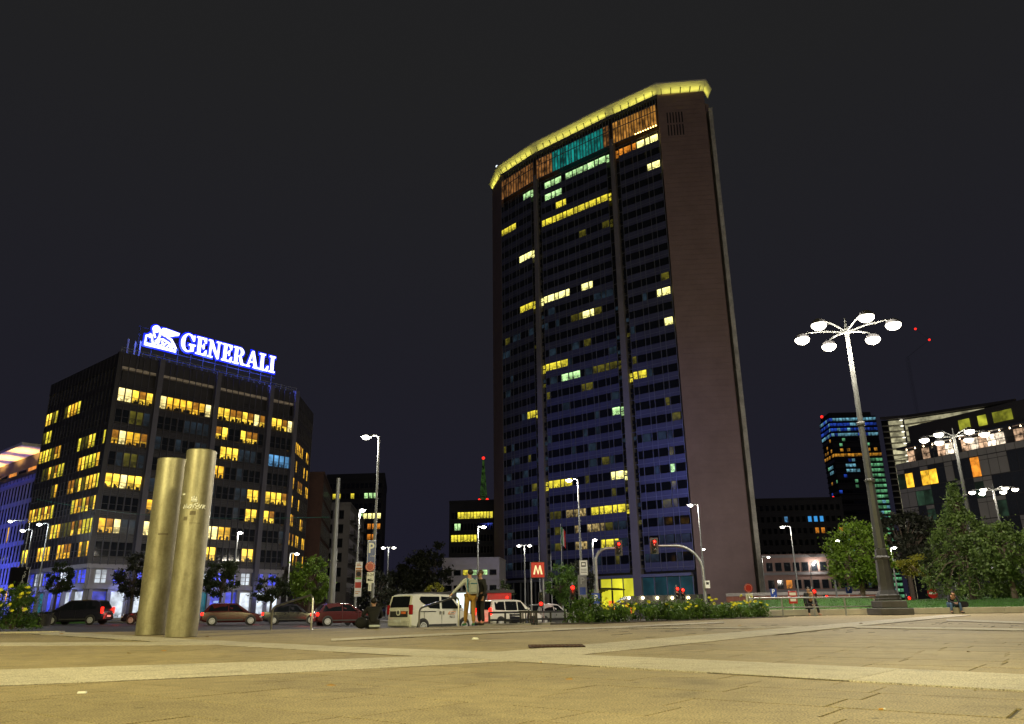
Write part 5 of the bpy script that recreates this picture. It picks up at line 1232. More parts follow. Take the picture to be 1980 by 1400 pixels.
def steel_column(label, px, py, topy, r, seed):
    b = onz(px, py); t = thing('steel_column', label, 'column', (b.x, b.y, 0.0), 0, 'steel columns on the square'); H = at(px+ (py-topy)*0.10, topy, b.y).z
    MB().lathe([(r, 0.0), (r*1.002, H*0.5), (r, H-0.02), (r-0.02, H), (r-0.035, H), (r-0.035, H-0.1)], n=48).build('shaft', col_mat('column steel %d' % seed, seed), t, smooth=True)
    return t, H
c1, H1 = steel_column('taller nearer steel column with white graffiti tag', 350, 1231.0, 872, 0.345, 1)
c2, H2 = steel_column('shorter steel column standing behind its taller twin', 293, 1227.0, 889, 0.39, 9)
def wrap_text(parent, s, size, r, z, a0, mat, name='graffiti'):
    me = text_mesh(s, size, mat, 0.0, align='LEFT', bold=-0.012)
    for v in me.vertices:
        a = a0+v.co.x/r; rr = r+0.004; v.co = Vector((rr*math.sin(a), -rr*math.cos(a), v.co.z+z))
    return link(name, me, parent)
m_graf = M('graffiti white', (0.85, 0.86, 0.88), 0.6)
def scrawl(parent, pts, r, z, a0, w=0.014, name='graffiti'):
    m = MB()
    for st_ in pts:
        path = []
        for x, zz in st_: a = a0+x/r; path.append(((r+0.004)*math.sin(a), -(r+0.004)*math.cos(a), z+zz))
        m.tube(path, w, 5)
    return m.build(name, m_graf, parent)
scrawl(c1, [[(0, 0), (0.03, 0.09), (0.05, 0.01), (0.075, 0.10), (0.10, 0.0), (0.12, 0.03)], [(0.17, 0.08), (0.13, 0.05), (0.14, 0.0), (0.18, 0.01), (0.19, 0.06), (0.16, 0.09)], [(0.20, 0.10), (0.23, 0.0), (0.26, 0.11)], [(0.33, 0.12), (0.27, 0.11), (0.29, 0.06), (0.33, 0.06), (0.28, 0.01), (0.35, -0.01)], [(0.37, 0.10), (0.35, 0.05), (0.38, 0.01), (0.42, 0.09)], [(0.41, 0.09), (0.46, 0.09), (0.44, 0.0)], [(0.50, 0.09), (0.47, 0.03), (0.52, 0.0)],
            [(0.19, 0.20), (0.18, 0.17), (0.31, 0.17), (0.30, 0.20), (0.19, 0.20)], [(0.20, 0.20), (0.18, 0.27)], [(0.235, 0.20), (0.235, 0.29)], [(0.27, 0.20), (0.29, 0.27)]], 0.345, H1*0.665, -0.45)
for c, r, z, a, w, h_ in ((c1, 0.345, H1*0.925, -1.0, 0.05, 0.09), (c1, 0.345, H1*0.74, -0.75, 0.10, 0.035), (c2, 0.39, H2*0.70, -1.15, 0.07, 0.13), (c2, 0.39, H2*0.80, -1.2, 0.06, 0.03)):
    m = MB(); n_ = 4
    for k in range(n_):
        aa, bb = a+k*w/r/n_, a+(k+1)*w/r/n_; q4 = [((r+0.003)*math.sin(v), -(r+0.003)*math.cos(v)) for v in (aa, bb)]
        m.quad((q4[0][0], q4[0][1], z), (q4[1][0], q4[1][1], z), (q4[1][0], q4[1][1], z+h_), (q4[0][0], q4[0][1], z+h_))
    m.build('sticker', m_signw, c)
for c, r, z, a, w, h_ in ((c1, 0.345, H1*0.63, 0.05, 0.13, 0.09), (c1, 0.345, H1*0.60, -0.35, 0.09, 0.09), (c2, 0.39, H2*0.545, 0.05, 0.24, 0.05), (c1, 0.345, H1*0.585, 0.1, 0.24, 0.012)):
    m = MB(); n_ = 4
    for k in range(n_):
        aa, bb = a+k*w/r/n_, a+(k+1)*w/r/n_; q4 = [((r+0.003)*math.sin(v), -(r+0.003)*math.cos(v)) for v in (aa, bb)]
        m.quad((q4[0][0], q4[0][1], z), (q4[1][0], q4[1][1], z), (q4[1][0], q4[1][1], z+h_), (q4[0][0], q4[0][1], z+h_))
    m.build('scraped_patch', M('scraped patch', (0.14, 0.115, 0.075), 0.7, 0.2, var=0.3, scale=12), c)
# hand rails
def hand_rail(label, a, b, h):
    t = thing('hand_rail', label, 'hand rail', (a[0], a[1], 0), 0, 'steel stair hand rails'); A3 = Vector((0, 0, 0)); B3 = Vector((b[0]-a[0], b[1]-a[1], 0))
    dz = -0.34; r = 0.032
    top = [(A3.x, A3.y, h-0.16), (A3.x+B3.x*0.02, A3.y+B3.y*0.02, h-0.06), (A3.x+B3.x*0.07, A3.y+B3.y*0.07, h)]
    end = [(B3.x*0.93, B3.y*0.93, h+dz+0.04), (B3.x*0.985, B3.y*0.985, h+dz-0.03), (B3.x, B3.y, h+dz-0.12)]
    MB().tube([(0, 0, 0.0)]+top+end+[(B3.x, B3.y, -0.5)], r, 12).build('bent_rail', m_steel, t, smooth=True)
    for p, z in ((A3, 0), (B3, -0.46)): MB().lathe([(0.07, 0), (0.07, 0.012), (0.035, 0.02)], c=(p.x, p.y, z+0.001), n=14).build('foot_flange', m_steel, t)
ra = at(604, 1180, 23.9); rb = at(527, 1180, 25.3); hand_rail('bent steel stair rail left of the seated figure', (ra.x, 23.9), (rb.x, 25.3), 0.98)
ra = at(887, 1180, 25.8); rb = at(811, 1180, 27.3); hand_rail('bent steel stair rail in front of the white van', (ra.x, 25.8), (rb.x, 27.3), 0.90)
# long railing on the right
rl_ = thing('railing', 'long grey tube railing left of the big lamp post', 'railing', (at(1450, 1180, 38.5).x, 38.5, 0))
A0 = Vector((0, 0, 0)); Bq = at(1694, 1180, 40.6); B0 = Vector((Bq.x-rl_.location.x, 2.1, 0))
for k in range(5):
    p = A0.lerp(B0, k/4); MB().tube([(p.x, p.y, -0.02), (p.x, p.y, 0.88)], 0.045, 10).build('post', m_grey, rl_)
for z in (0.86, 0.42): MB().tube([(0, 0, z), tuple(B0+Vector((0, 0, z)))], 0.04 if z > 0.5 else 0.03, 10).build('rail', m_grey, rl_)
# dark low barrier with planter blocks
bf = thing('barrier_rail', 'low dark barrier rail right of the standing men', 'railing', (at(946, 1180, 29.5).x, 29.5, -0.45))
bx1 = at(1092, 1180, 31.5).x-bf.location.x
for k in range(6):
    p = Vector((0, 0, 0)).lerp(Vector((bx1, 2.0, 0)), k/5); MB().box((p.x, p.y, 0.42), (0.07, 0.07, 0.86)).build('post', m_black, bf)
for z in (0.84, 0.58): MB().tube([(0, 0, z), (bx1, 2.0, z)], 0.035, 8).build('rail', m_black, bf)
for i, (px, w) in enumerate(((975, 1.9), (1050, 1.0))):
    p = at(px, 1198, 28.6); b_ = MB().box((0, 0, 0.22), (w, 0.6, 0.44)).build('stone_block', m_conc, loc=(p.x, 28.7+i*0.9, -0.42), bevel=0.02); tag(b_, ['long grey stone block behind the barrier rail', 'short grey stone block beside the dark crate'][i], 'stone block')
p = at(1022, 1190, 28.9); t = thing('bicycle_rack', 'dark slatted bin standing at the barrier rail', 'litter bin', (p.x, 29.2, -0.45))
t.name = 'litter_bin'
for k in range(7): MB().box((-0.3+k*0.1, 0, 0.45), (0.04, 0.45, 0.8)).build('slat', m_black, t)
MB().box((0, 0, 0.86), (0.72, 0.5, 0.06)).build('rim', m_black, t)
# litter bin left: flared slatted basket
p = onz(82, 1211.5); t = thing('litter_bin', 'flared black slatted litter bin beside the flowering bush', 'litter bin', (p.x, p.y, 0))
for k in range(26):
    a = 2*math.pi*k/26; ca, sa = math.cos(a), math.sin(a); ta = Vector((-sa, ca, 0))*0.017
    pr = [(0.30, 0.05), (0.33, 0.45), (0.37, 0.58), (0.43, 0.62)]; V = []
    for r, z in pr:
        for rr in (r, r+0.012): V += [(rr*ca-ta.x, rr*sa-ta.y, z), (rr*ca+ta.x, rr*sa+ta.y, z)]
    F = []
    for i in range(3):
        o = i*4; F += [(o+2, o+3, o+7, o+6), (o+1, o, o+4, o+5), (o, o+2, o+6, o+4), (o+3, o+1, o+5, o+7)]
    MB().add(V, F).build('slat', m_black, t)
MB().lathe([(0.31, 0.0), (0.31, 0.06), (0.28, 0.07)], n=20).build('base_ring', m_black, t)
MB().lathe([(0.27, 0.05), (0.29, 0.5), (0.27, 0.5)], n=20).build('liner', M('bin liner', (0.02, 0.02, 0.022), 0.6), t)
# drain grate
g0 = onz(1022, 1252); g1 = onz(1131, 1252); gr = thing('drain_grate', 'rusty iron drain grate set in the paving', 'drain grate', ((g0.x+g1.x)/2, g0.y, 0.011))
w = g1.x-g0.x; m_rust = M('rusty iron', (0.07, 0.035, 0.022), 0.8, 0.4, var=0.4, scale=6)
MB().span(-w/2, w/2, -0.30, 0.30, -0.0025, -0.0005).build('pit', m_black, gr)
for k in range(14): MB().span(-w/2+k*w/14+0.01, -w/2+k*w/14+0.038, -0.30, 0.30, 0.0, 0.012).build('bar', m_rust, gr)
for y in (-0.30, -0.15, 0.0, 0.14, 0.27): MB().span(-w/2, w/2, y, y+0.03, 0.0015, 0.0145).build('cross_bar', m_rust, gr)
# stone half-sphere bollards
for i, (px, Y) in enumerate(((1447, 46), (1496, 50))):
    b = gp(px, Y); o = MB().lathe([(0.42, 0), (0.42, 0.12), (0.40, 0.28), (0.33, 0.45), (0.2, 0.57), (0.05, 0.62)], n=24).build('bollard', M('bollard stone', (0.5, 0.48, 0.42), 0.8, var=0.1), smooth=True, loc=(b.x, Y, b.z+0.1)); o.scale = (1.35, 1.35, 1.5); tag(o, ['domed stone bollard behind the no parking sign post', 'domed stone bollard right of the bright headlamp'][i], 'bollard', 'domed stone bollards')
b = gp(1888, 58); o = MB().lathe([(0.5, 0), (0.5, 0.14), (0.47, 0.32), (0.38, 0.52), (0.23, 0.66), (0.05, 0.72)], n=24).build('bollard', M('bollard stone', (0.5, 0.48, 0.42), 0.8), smooth=True, loc=(b.x, 58, lawn_h(b.x, 58)-0.05)); tag(o, 'pale domed stone just right of the man seated on the wall', 'bollard', 'domed stone bollards')
# red kiosk
b = gp(966, 78); t = thing('kiosk', 'small red lit kiosk behind the white estate car', 'kiosk', tuple(b))
MB().box((0, 0, 1.3), (2.3, 2.0, 2.6)).build('body', E('kiosk red', (170, 20, 24), 0.55, 0.5, 0.8), t); MB().box((0, -0.1, 2.75), (2.9, 2.6, 0.25)).build('roof', m_dark, t)
MB().span(-0.9, 0.5, -1.06, -1.01, 0.9, 1.9).build('counter_window', M('kiosk counter', (0.1, 0.03, 0.03), 0.4), t); MB().ball((0.75, -1.1, 2.2), 0.12, 8, 6).build('lamp', m_red, t)
b = gp(925, 66); t = thing('phone_booth', 'glowing white poster column behind the standing men', 'kiosk', (at(896, 1180, 66).x, 66, b.z)); t.name = 'poster_column'
MB().box((0, 0, 1.2), (1.1, 0.3, 2.4)).build('lightbox', E('poster light', (235, 250, 250), 1.2, 0.2, 0.8), t); MB().box((0, 0.02, 2.5), (1.25, 0.4, 0.15)).build('cap', m_dark, t); MB().span(0.1, 0.4, -0.17, -0.155, 0.5, 1.6).build('poster_print', E('poster blue', (60, 150, 220), 1.0), t)
# shelter behind the van
b = gp(870, 84); t = thing('bus_shelter', 'glazed tram shelter behind the white van', 'shelter', tuple(b))
MB().box((0, 0, 2.75), (7.5, 2.0, 0.22)).build('roof', m_dark, t)
for k in range(5): MB().box((-3.4+k*1.7, 0.8, 1.35), (0.1, 0.1, 2.7)).build('post', m_grey, t)
for k in range(4): MB().box((-2.55+k*1.7, 0.8, 1.4), (1.55, 0.03, 1.9)).build('glass_panel', M('shelter glass', (0.05, 0.055, 0.06), 0.1), t)
# dark metro stair roof with small lamps
b = gp(1280, 80); t = thing('stair_roof', 'low black metro stair roof carrying five small round lamps', 'shelter', tuple(b))
x0, x1 = at(1190, 1160, 80).x-b.x, at(1367, 1160, 80).x-b.x
zt = at(1280, 1150, 80).z-b.z; zb = at(1280, 1166, 80).z-b.z
MB().slab([(x0, zb-0.1), (x1, zb-0.1), (x1, zt), (x0+1.2, zt-0.1)], -1.5, 3.0).build('roof', m_black, t)
for k in range(6): xx = x0+0.6+k*(x1-x0-1.2)/5; MB().box((xx, 0.5, (zb-0.1)/2), (0.15, 0.15, zb-0.1)).build('post', m_black, t)
for px in (1216, 1243, 1271, 1300, 1331):
    p = at(px, 1156, 78.4)-b; MB().ball(tuple(p), 0.14, 10, 7).build('round_lamp', E('small round lamp', (255, 225, 150), 12), t); plight(t, (p.x, p.y-0.5, p.z), 30, (1, 0.85, 0.5), 0.1)
# small things on the paving
m_paper = M('paper scrap', (0.8, 0.8, 0.78), 0.7); m_filt = M('cigarette filter', (0.55, 0.28, 0.06), 0.8)
for i, (px, py, l) in enumerate(((1706, 1375.5, 'cigarette butt among the open joints at the lower right'), (1047, 1282.5, 'tan cigarette butt just below the pale crossing'))):
    p = onz(px, py); t = thing('cigarette_butt', l, 'cigarette butt', (p.x, p.y, 0.0105), 0.25-0.5*i); MB().tube([(-0.016, 0, 0), (0.006, 0, 0)], 0.0045, 8).build('filter', m_filt, t); MB().tube([(0.006, 0, 0), (0.018, 0, 0)], 0.0045, 8).build('paper', m_paper, t)
p = onz(158.5, 1341.5); o = MB().box((0, 0, 0.006), (0.055, 0.03, 0.012), top=(0.05, 0.025)).build('paper_scrap', m_paper, loc=(p.x, p.y, 0.003), rz=0.2); tag(o, 'small white folded paper scrap on the near left paving', 'litter')
p = onz(919, 1237.5); o = MB().box((0, 0, 0.02), (0.11, 0.07, 0.03), top=(0.06, 0.05)).build('paper_scrap', m_paper, loc=(p.x, p.y, 0.006), rz=0.6); tag(o, 'crumpled white scrap left of the drain grate', 'litter')
for i, (px, py) in enumerate(((316, 1261), (777, 1239), (250, 1266), (1254, 1217), (1430, 1211), (118, 1227), (1875, 1264), (1665, 1207), (400, 1233), (1100, 1318), (640, 1330))):
    p = onz(px, py); a = i*1.3; o = MB().add([(0.03*math.cos(a), 0.03*math.sin(a), 0.004), (0.02*math.cos(a+1.5), 0.02*math.sin(a+1.5), 0.012), (-0.03*math.cos(a), -0.03*math.sin(a), 0.006), (0.02*math.cos(a-1.5), 0.02*math.sin(a-1.5), 0.003)], [(0, 1, 2), (0, 2, 3)]).build('fallen_leaf', M('dry leaf', (0.35, 0.2, 0.05) , 0.8, var=0.5), loc=(p.x, p.y, 0.009)); o.scale = (1+p.y*0.06,)*3; tag(o, 'small dry leaf lying on the paving', 'leaf', 'dry leaves scattered on the paving')
# ============================================================ VEHICLES
e_tail = E('tail light lit', (255, 24, 14), 5.0); e_head = E('headlamp lit', (255, 246, 225), 15.0); m_tail = M('tail lens', (0.30, 0.012, 0.012), 0.2, var=0.1)
m_headoff = M('headlamp lens', (0.55, 0.56, 0.58), 0.15, var=0.05); m_plast = M('bumper plastic', (0.03, 0.03, 0.032), 0.6); m_carglass = M('car glass', (0.008, 0.010, 0.012), 0.06, var=0.1, spec=0.6)
m_rim = M('wheel rim', (0.5, 0.51, 0.52), 0.4, 0.1); m_plate = M('number plate', (0.6, 0.62, 0.65), 0.5)
SPEC = {
 'van': dict(L=3.96, W=0.86, H=1.72, belt=1.06, nose=0.80, hood=0.98, xw0=1.22, xw1=0.42, xr1=-1.82, xr0=-1.97, tail=1.06, rw=0.74, wb=2.51),
 'wagon': dict(L=4.3, W=0.88, H=1.66, belt=0.98, nose=0.72, hood=0.92, xw0=1.15, xw1=0.35, xr1=-1.85, xr0=-2.10, tail=0.98, rw=0.70, wb=2.65),
 'hatch': dict(L=4.0, W=0.86, H=1.46, belt=0.92, nose=0.64, hood=0.84, xw0=1.05, xw1=0.25, xr1=-1.45, xr0=-1.88, tail=0.92, rw=0.62, wb=2.5),
 'sedan': dict(L=4.4, W=0.88, H=1.44, belt=0.91, nose=0.62, hood=0.84, xw0=0.95, xw1=0.20, xr1=-1.05, xr0=-1.65, tail=0.93, rw=0.62, wb=2.65),
 'mpv': dict(L=4.3, W=0.88, H=1.66, belt=0.97, nose=0.66, hood=0.88, xw0=1.35, xw1=0.35, xr1=-1.75, xr0=-2.08, tail=0.98, rw=0.68, wb=2.7),
}
def make_wheel(parent, x, y, side):
    w = thing_part('wheel', parent, (x, y, 0.30))
    def ring(prof, n=20):
        m = MB().lathe(prof, n=n); m.v = [(a, -side*c if False else c*side, b) for a, b, c in [(v[0], v[1], v[2]) for v in m.v]]; return m
    ty = MB().lathe([(0.20, -0.09), (0.285, -0.09), (0.305, -0.05), (0.305, 0.05), (0.285, 0.09), (0.20, 0.09)], n=24); ty.v = [(a, c*side, b) for a, b, c in ty.v]; ty.build('tyre', m_rubber, w, smooth=True)
    rm_ = MB().lathe([(0.205, 0.0), (0.205, 0.095), (0.17, 0.102), (0.05, 0.094), (0.0, 0.096)], n=20); rm_.v = [(a, c*side, b) for a, b, c in rm_.v]
    rm_.build('rim', m_rim, w)
    sp = MB()
    for k in range(10):
        a = 2*math.pi*k/10+0.2; sp.box((0.14*math.cos(a), side*0.102, 0.14*math.sin(a)), (0.035, 0.012, 0.035))
    sp.build('rim_opening', m_black, w)
def thing_part(name, parent, loc):
    o = bpy.data.objects.new(name, None); col.objects.link(o); o.parent = parent; o.location = loc; o.empty_display_size = 0.1; return o
def car(name, label, cat, loc, heading, kind, paint, tail_on=False, head_on=False, group=None, plate_txt=None, hl=0, wheels=True):
    S = SPEC[kind]; t = thing(name, label, cat, tuple(loc), heading, group); L, W, H = S['L'], S['W'], S['H']; xf, xb = L/2, -L/2
    # lower body: sections from tail to nose
    st = [(xb, 0.88, 0.42, S['tail']-0.10), (xb+0.06, 0.95, 0.30, S['tail']), (xb+0.35, 1.0, 0.22, S['belt']), (-0.6, 1.0, 0.20, S['belt']), (0.5, 1.0, 0.20, S['belt']-0.01), (S['xw0'], 0.995, 0.20, S['hood']), (xf-0.45, 0.97, 0.21, S['hood']-0.07), (xf-0.12, 0.88, 0.24, S['nose']), (xf, 0.72, 0.32, S['nose']-0.16)]
    V = []; F = []; n_ = 10
    for x, ws, zb, zt in st:
        w = W*ws; zm = zb+(zt-zb)*0.45
        half = [(w*0.90, zb), (w, zb+0.10), (w*1.005, zm), (w*0.975, zt-0.05), (w*0.90, zt)]
        V += [(x, y, z) for y, z in half] + [(x, -y, z) for y, z in reversed(half)]
    for i in range(len(st)-1):
        for k in range(n_): F.append((i*n_+k, (i+1)*n_+k, (i+1)*n_+(k+1) % n_, i*n_+(k+1) % n_))
    F += [tuple(range(n_)), tuple(reversed(range((len(st)-1)*n_, len(st)*n_)))]
    bd = MB().add(V, F)
    # greenhouse
    wb_, wr = W*0.955, S['rw']; zb = S['belt']-0.03
    gs = [(S['xr0'], zb+0.02, wb_), (S['xr1'], H-0.06, wr), (S['xr1']+0.25, H, wr+0.01), ((S['xr1']+S['xw1'])/2, H+0.015, wr+0.01), (S['xw1'], H-0.02, wr), (S['xw0'], S['hood']+0.005, wb_)]
    V = []; F = []
    for x, z, w in gs:
        base = wb_*(1.0); zz = max(z, zb+0.01)
        V += [(x, base, min(zb, z)), (x, w, zz-0.04 if zz > zb+0.1 else zz-0.005), (x, w*0.80, zz), (x, -w*0.80, zz), (x, -w, zz-0.04 if zz > zb+0.1 else zz-0.005), (x, -base, min(zb, z))]
    for i in range(len(gs)-1):
        for k in range(5): F.append((i*6+k, (i+1)*6+k, (i+1)*6+k+1, i*6+k+1))
    F += [tuple(range(6)), tuple(reversed(range((len(gs)-1)*6, len(gs)*6)))]
    bd.add(V, F)
    o = bd.build('body', paint, t); me = o.data
    b2 = bmesh.new(); b2.from_mesh(me); bmesh.ops.recalc_face_normals(b2, faces=b2.faces); b2.to_mesh(me); b2.free()
    me.polygons.foreach_set('use_smooth', [True]*len(me.polygons)); me.set_sharp_from_angle(angle=R(35))
    def gsec(x):                                   # roof z and half width at x on the greenhouse
        for (x0, z0, w0), (x1, z1, w1) in zip(gs, gs[1:]):
            if x0 <= x <= x1: s_ = (x-x0)/(x1-x0); return z0+(z1-z0)*s_, w0+(w1-w0)*s_
        return zb, wb_
    def side_pt(x, tt, sd):
        z, w = gsec(x); zt = z-0.05; zz = zb+0.02+(zt-zb-0.02)*tt; yy = wb_+(w-wb_)*((zz-zb)/max(0.05, zt-zb)); return (x, sd*(yy+0.008), zz)
    xs0, xs1 = S['xr1']+0.02, S['xw1']
    if kind == 'van': wins_ = [[(-1.36, 0.50), (-0.85, 0.06), (-0.26, 0.02), (-0.26, 0.88), (-1.38, 0.88), (-1.46, 0.7)], [(-0.14, 0.02), (0.95, 0.05), (0.46, 0.90), (-0.14, 0.90)]]
    elif kind in ('wagon', 'mpv'): wins_ = [[(S['xr1']+0.12, 0.14), (-1.0, 0.08), (-1.0, 0.9), (S['xr1']+0.1, 0.9)], [(-0.93, 0.08), (0.0, 0.06), (0.0, 0.92), (-0.93, 0.9)], [(0.07, 0.06), (S['xw0']-0.42, 0.08), (S['xw1']+0.02, 0.9), (0.07, 0.92)]]
    else: wins_ = [[(S['xr1']-0.15, 0.12), (-0.32, 0.08), (-0.32, 0.9), (S['xr1']+0.02, 0.9)], [(-0.25, 0.08), (S['xw0']-0.34, 0.08), (S['xw1']+0.0, 0.9), (-0.25, 0.92)]]
    for sd in (-1, 1):
        for wp in wins_:
            P = [side_pt(x, tt, sd) for x, tt in wp]
            if sd > 0: P.reverse()
            MB().add(P + [(x, y-sd*0.012, z) for x, y, z in P], [tuple(range(len(P)))]).build('side_window', m_carglass, t)
    def slope_win(xa, za, wa, xb_, zb_, wb2, name, sgn):
        d = Vector((xb_-xa, 0, zb_-za)); nrm = Vector((-d.z, 0, d.x)).normalized()*(0.012 if sgn < 0 else -0.012)
        if (nrm.x > 0) != (sgn > 0): nrm = -nrm
        P = [Vector((xa, -wa, za))+nrm, Vector((xa, wa, za))+nrm, Vector((xb_, wb2, zb_))+nrm, Vector((xb_, -wb2, zb_))+nrm]
        MB().add([tuple(p) for p in P], [(0, 1, 2, 3)]).build(name, m_carglass, t)
    z_, w_ = gsec(S['xw0']-0.02)
    lerp = lambda a, b, s_: a+(b-a)*s_
    xa, za = lerp(S['xw0'], S['xw1'], 0.08), lerp(S['hood'], H-0.02, 0.08); xb2, zb2 = lerp(S['xw0'], S['xw1'], 0.93), lerp(S['hood'], H-0.02, 0.93)
    slope_win(xa, za, wb_*0.80, xb2, zb2, wr*0.80, 'windscreen', 1)
    xa, za = lerp(S['xr0'], S['xr1'], 0.10), lerp(zb+0.02, H-0.06, 0.14); xb2, zb2 = lerp(S['xr0'], S['xr1'], 0.93), lerp(zb+0.02, H-0.06, 0.92)
    slope_win(xa, za, wb_*0.80, xb2, zb2, wr*0.84, 'rear_window', -1)
    # bumpers, lights, plates
    MB().box((xb-0.015, 0, 0.46), (0.10, W*1.7, 0.26)).build('rear_bumper', paint if kind != 'van' else M('grey bumper', (0.5, 0.5, 0.48), 0.5), t, bevel=0.04)
    MB().box((xf-0.04, 0, 0.36), (0.16, W*1.45, 0.22)).build('front_bumper', m_plast if kind == 'van' else paint, t, bevel=0.04)
    for sd in (-1, 1):
        hgt = 0.42 if kind in ('van', 'wagon', 'mpv') else 0.2; zz = S['tail']-0.02 if kind in ('van', 'wagon', 'mpv') else S['tail']-0.16
        MB().box((xb+0.05, sd*W*0.90, zz), (0.16, 0.15, hgt)).build('tail_light', e_tail if tail_on else m_tail, t, bevel=0.03)
        MB().box((xf-0.18, sd*W*0.74, S['nose']-0.09), (0.28, 0.26, 0.15)).build('headlight', e_head if head_on else m_headoff, t, bevel=0.04)
        MB().box((S['xw0']-0.38, sd*(W+0.10), S['belt']+0.10), (0.12, 0.2, 0.15)).build('wing_mirror', paint if kind != 'van' else m_plast, t, bevel=0.03)
        MB().box((-0.1, sd*(W+0.006), 0.36), (S['wb']-0.85, 0.03, 0.09)).build('side_moulding', m_plast, t)
        for x in (-0.55, 0.35) if kind != 'van' else (-0.28, -0.06):
            MB().box((x, sd*(W+0.012), S['belt']-0.17), (0.05 if kind == 'van' else 0.18, 0.025, 0.15 if kind == 'van' else 0.035)).build('door_handle', m_plast if kind == 'van' else paint, t, bevel=0.008)
        sm = MB()
        for x in ((-0.17, 0.95) if kind == 'van' else (-0.28, 0.82)): sm.box((x, sd*(W*0.998+0.003), 0.62), (0.014, 0.008, 0.68))
        if kind == 'van': sm.box((-1.0, sd*(W*0.998+0.003), 0.95), (0.95, 0.008, 0.03)); sm.box((-1.22, sd*(W*0.998+0.003), 0.62), (0.014, 0.008, 0.6))
        sm.build('door_seam', m_black, t)
        if wheels:
            for x in (-S['wb']/2-0.03, S['wb']/2-0.03):
                make_wheel(t, x, sd*(W-0.06), sd)
                ar = MB().lathe([(0.355, -0.02), (0.355, 0.02)], n=24); ar.v = [(x+a, sd*(W-0.010)+c, 0.32+b) for a, b, c in ar.v]; ar.build('wheel_arch', m_plast, t)
    pl = MB().box((xb-0.075, 0, 0.56), (0.015, 0.5, 0.12)).build('number_plate', m_plate, t)
    MB().box((xf+0.045, 0, 0.36), (0.012, 0.5, 0.11)).build('number_plate', m_plate, t)
    MB().box((xf-0.02, 0, S['nose']-0.20), (0.05, W*0.8, 0.10)).build('grille', m_plast, t, bevel=0.02)
    if plate_txt:
        me = text_mesh(plate_txt, 0.10, m_ink, 0.001); o2 = link('plate_lettering', me, pl, (xb-0.084, 0, 0.56), R(-90))
    if tail_on: plight(t, (xb-0.6, 0, 0.6), 22, (1, 0.05, 0.03), 0.3, 'tail_glow')
    if head_on: plight(t, (xf+0.4, 0, 0.65), hl or 60, (1, 0.93, 0.8), 0.15, 'headlamp_beam', 'SPOT', (math.cos(0), 0, -0.08), 70)
    return t
p_white = M('car white paint', (0.70, 0.70, 0.68), 0.25, var=0.04, spec=0.6); p_black = M('car dark paint', (0.016, 0.016, 0.024), 0.2, var=0.1, spec=0.7)
p_silver = M('car silver paint', (0.42, 0.43, 0.44), 0.3, 0.6, var=0.05); p_red = M('car red paint', (0.07, 0.010, 0.010), 0.25, var=0.05, spec=0.6)
v0 = at(836, 1180, 37.6)
van = car('delivery_van', 'white small delivery van numbered 9612 parked behind the stair rail', 'van', (v0.x, 37.6, ground_z(v0.x, 37.6)), R(47), 'van', p_white)
m_org = M('logo orange', (0.7, 0.16, 0.03), 0.4)
for loc, rz, yy in (((0.42, -(0.86+0.012), 0.86), 0, 0), ):
    lg = MB(); W_ = 0.86
    lg.slab([(0.22, 0.82), (0.62, 0.82), (0.68, 0.94), (0.28, 0.94)], -(W_+0.016), -(W_+0.010)); o = lg.build('logo_panel', m_org, van)
    lg = MB(); lg.slab([(0.27, 0.84), (0.60, 0.84), (0.64, 0.92), (0.31, 0.92)], -(W_+0.018), -(W_+0.0165)); lg.build('logo_inset', m_signw, o)
    MB().slab([(0.34, 0.862), (0.56, 0.862), (0.58, 0.898), (0.36, 0.898)], -(W_+0.020), -(W_+0.0185)).build('logo_mark', m_ink, o)
    link('number_lettering', text_mesh('9612', 0.15, m_ink, 0.002, sx=1.1), van, (0.46, -(W_+0.013), 0.70))
rb_ = -1.98
MB().span(rb_-0.012, rb_+0.05, -0.62, 0.62, 0.72, 0.98).build('tailgate_strip', m_plast, van)
dsc = MB().lathe([(0.13, 0), (0.13, 0.03)], n=20); dsc.v = [(rb_-0.02-c, a, 0.92+b) for a, b, c in dsc.v]; dsc.build('badge', m_signw, van)
dsc = MB().lathe([(0.085, 0), (0.085, 0.004)], n=20); dsc.v = [(rb_-0.052-c, a, 0.92+b) for a, b, c in dsc.v]; dsc.build('badge_disc', M('badge grey', (0.12, 0.12, 0.13), 0.4, 0.5), van)
MB().span(rb_-0.03, rb_-0.014, -0.5, -0.2, 0.86, 0.96).build('logo_panel', m_org, van)
v = gp(985, 52); car('estate_car', 'white estate car with lit tail lamps beside the red kiosk', 'car', v, R(38), 'wagon', p_white, tail_on=True)
v = gp(1062, 58); car('hatchback', 'silver hatchback with bright red tail lamps under the metro sign', 'car', v, R(42), 'hatch', p_silver, tail_on=True)
v = gp(152, 57.5); car('people_carrier', 'dark people carrier driving left behind the litter bin', 'car', v, R(180), 'mpv', p_black, tail_on=True, head_on=True, hl=120)
v = gp(1424, 95); car('parked_car', 'white car with a lit headlamp behind the rose hedge end', 'car', v, R(212), 'hatch', p_white, head_on=True)
v = gp(1468, 92); car('parked_car', 'dark car with one glaring headlamp between the stone bollards', 'car', v, R(215), 'hatch', p_black, head_on=True, hl=300)
v = gp(1508, 98); car('parked_car', 'dark saloon parked right of the stone bollards', 'car', v, R(205), 'sedan', p_black)
v = gp(1778, 74); car('parked_car', 'ochre car half hidden beneath the plane tree', 'car', v, R(170), 'hatch', M('taxi ochre', (0.5, 0.24, 0.04), 0.3))
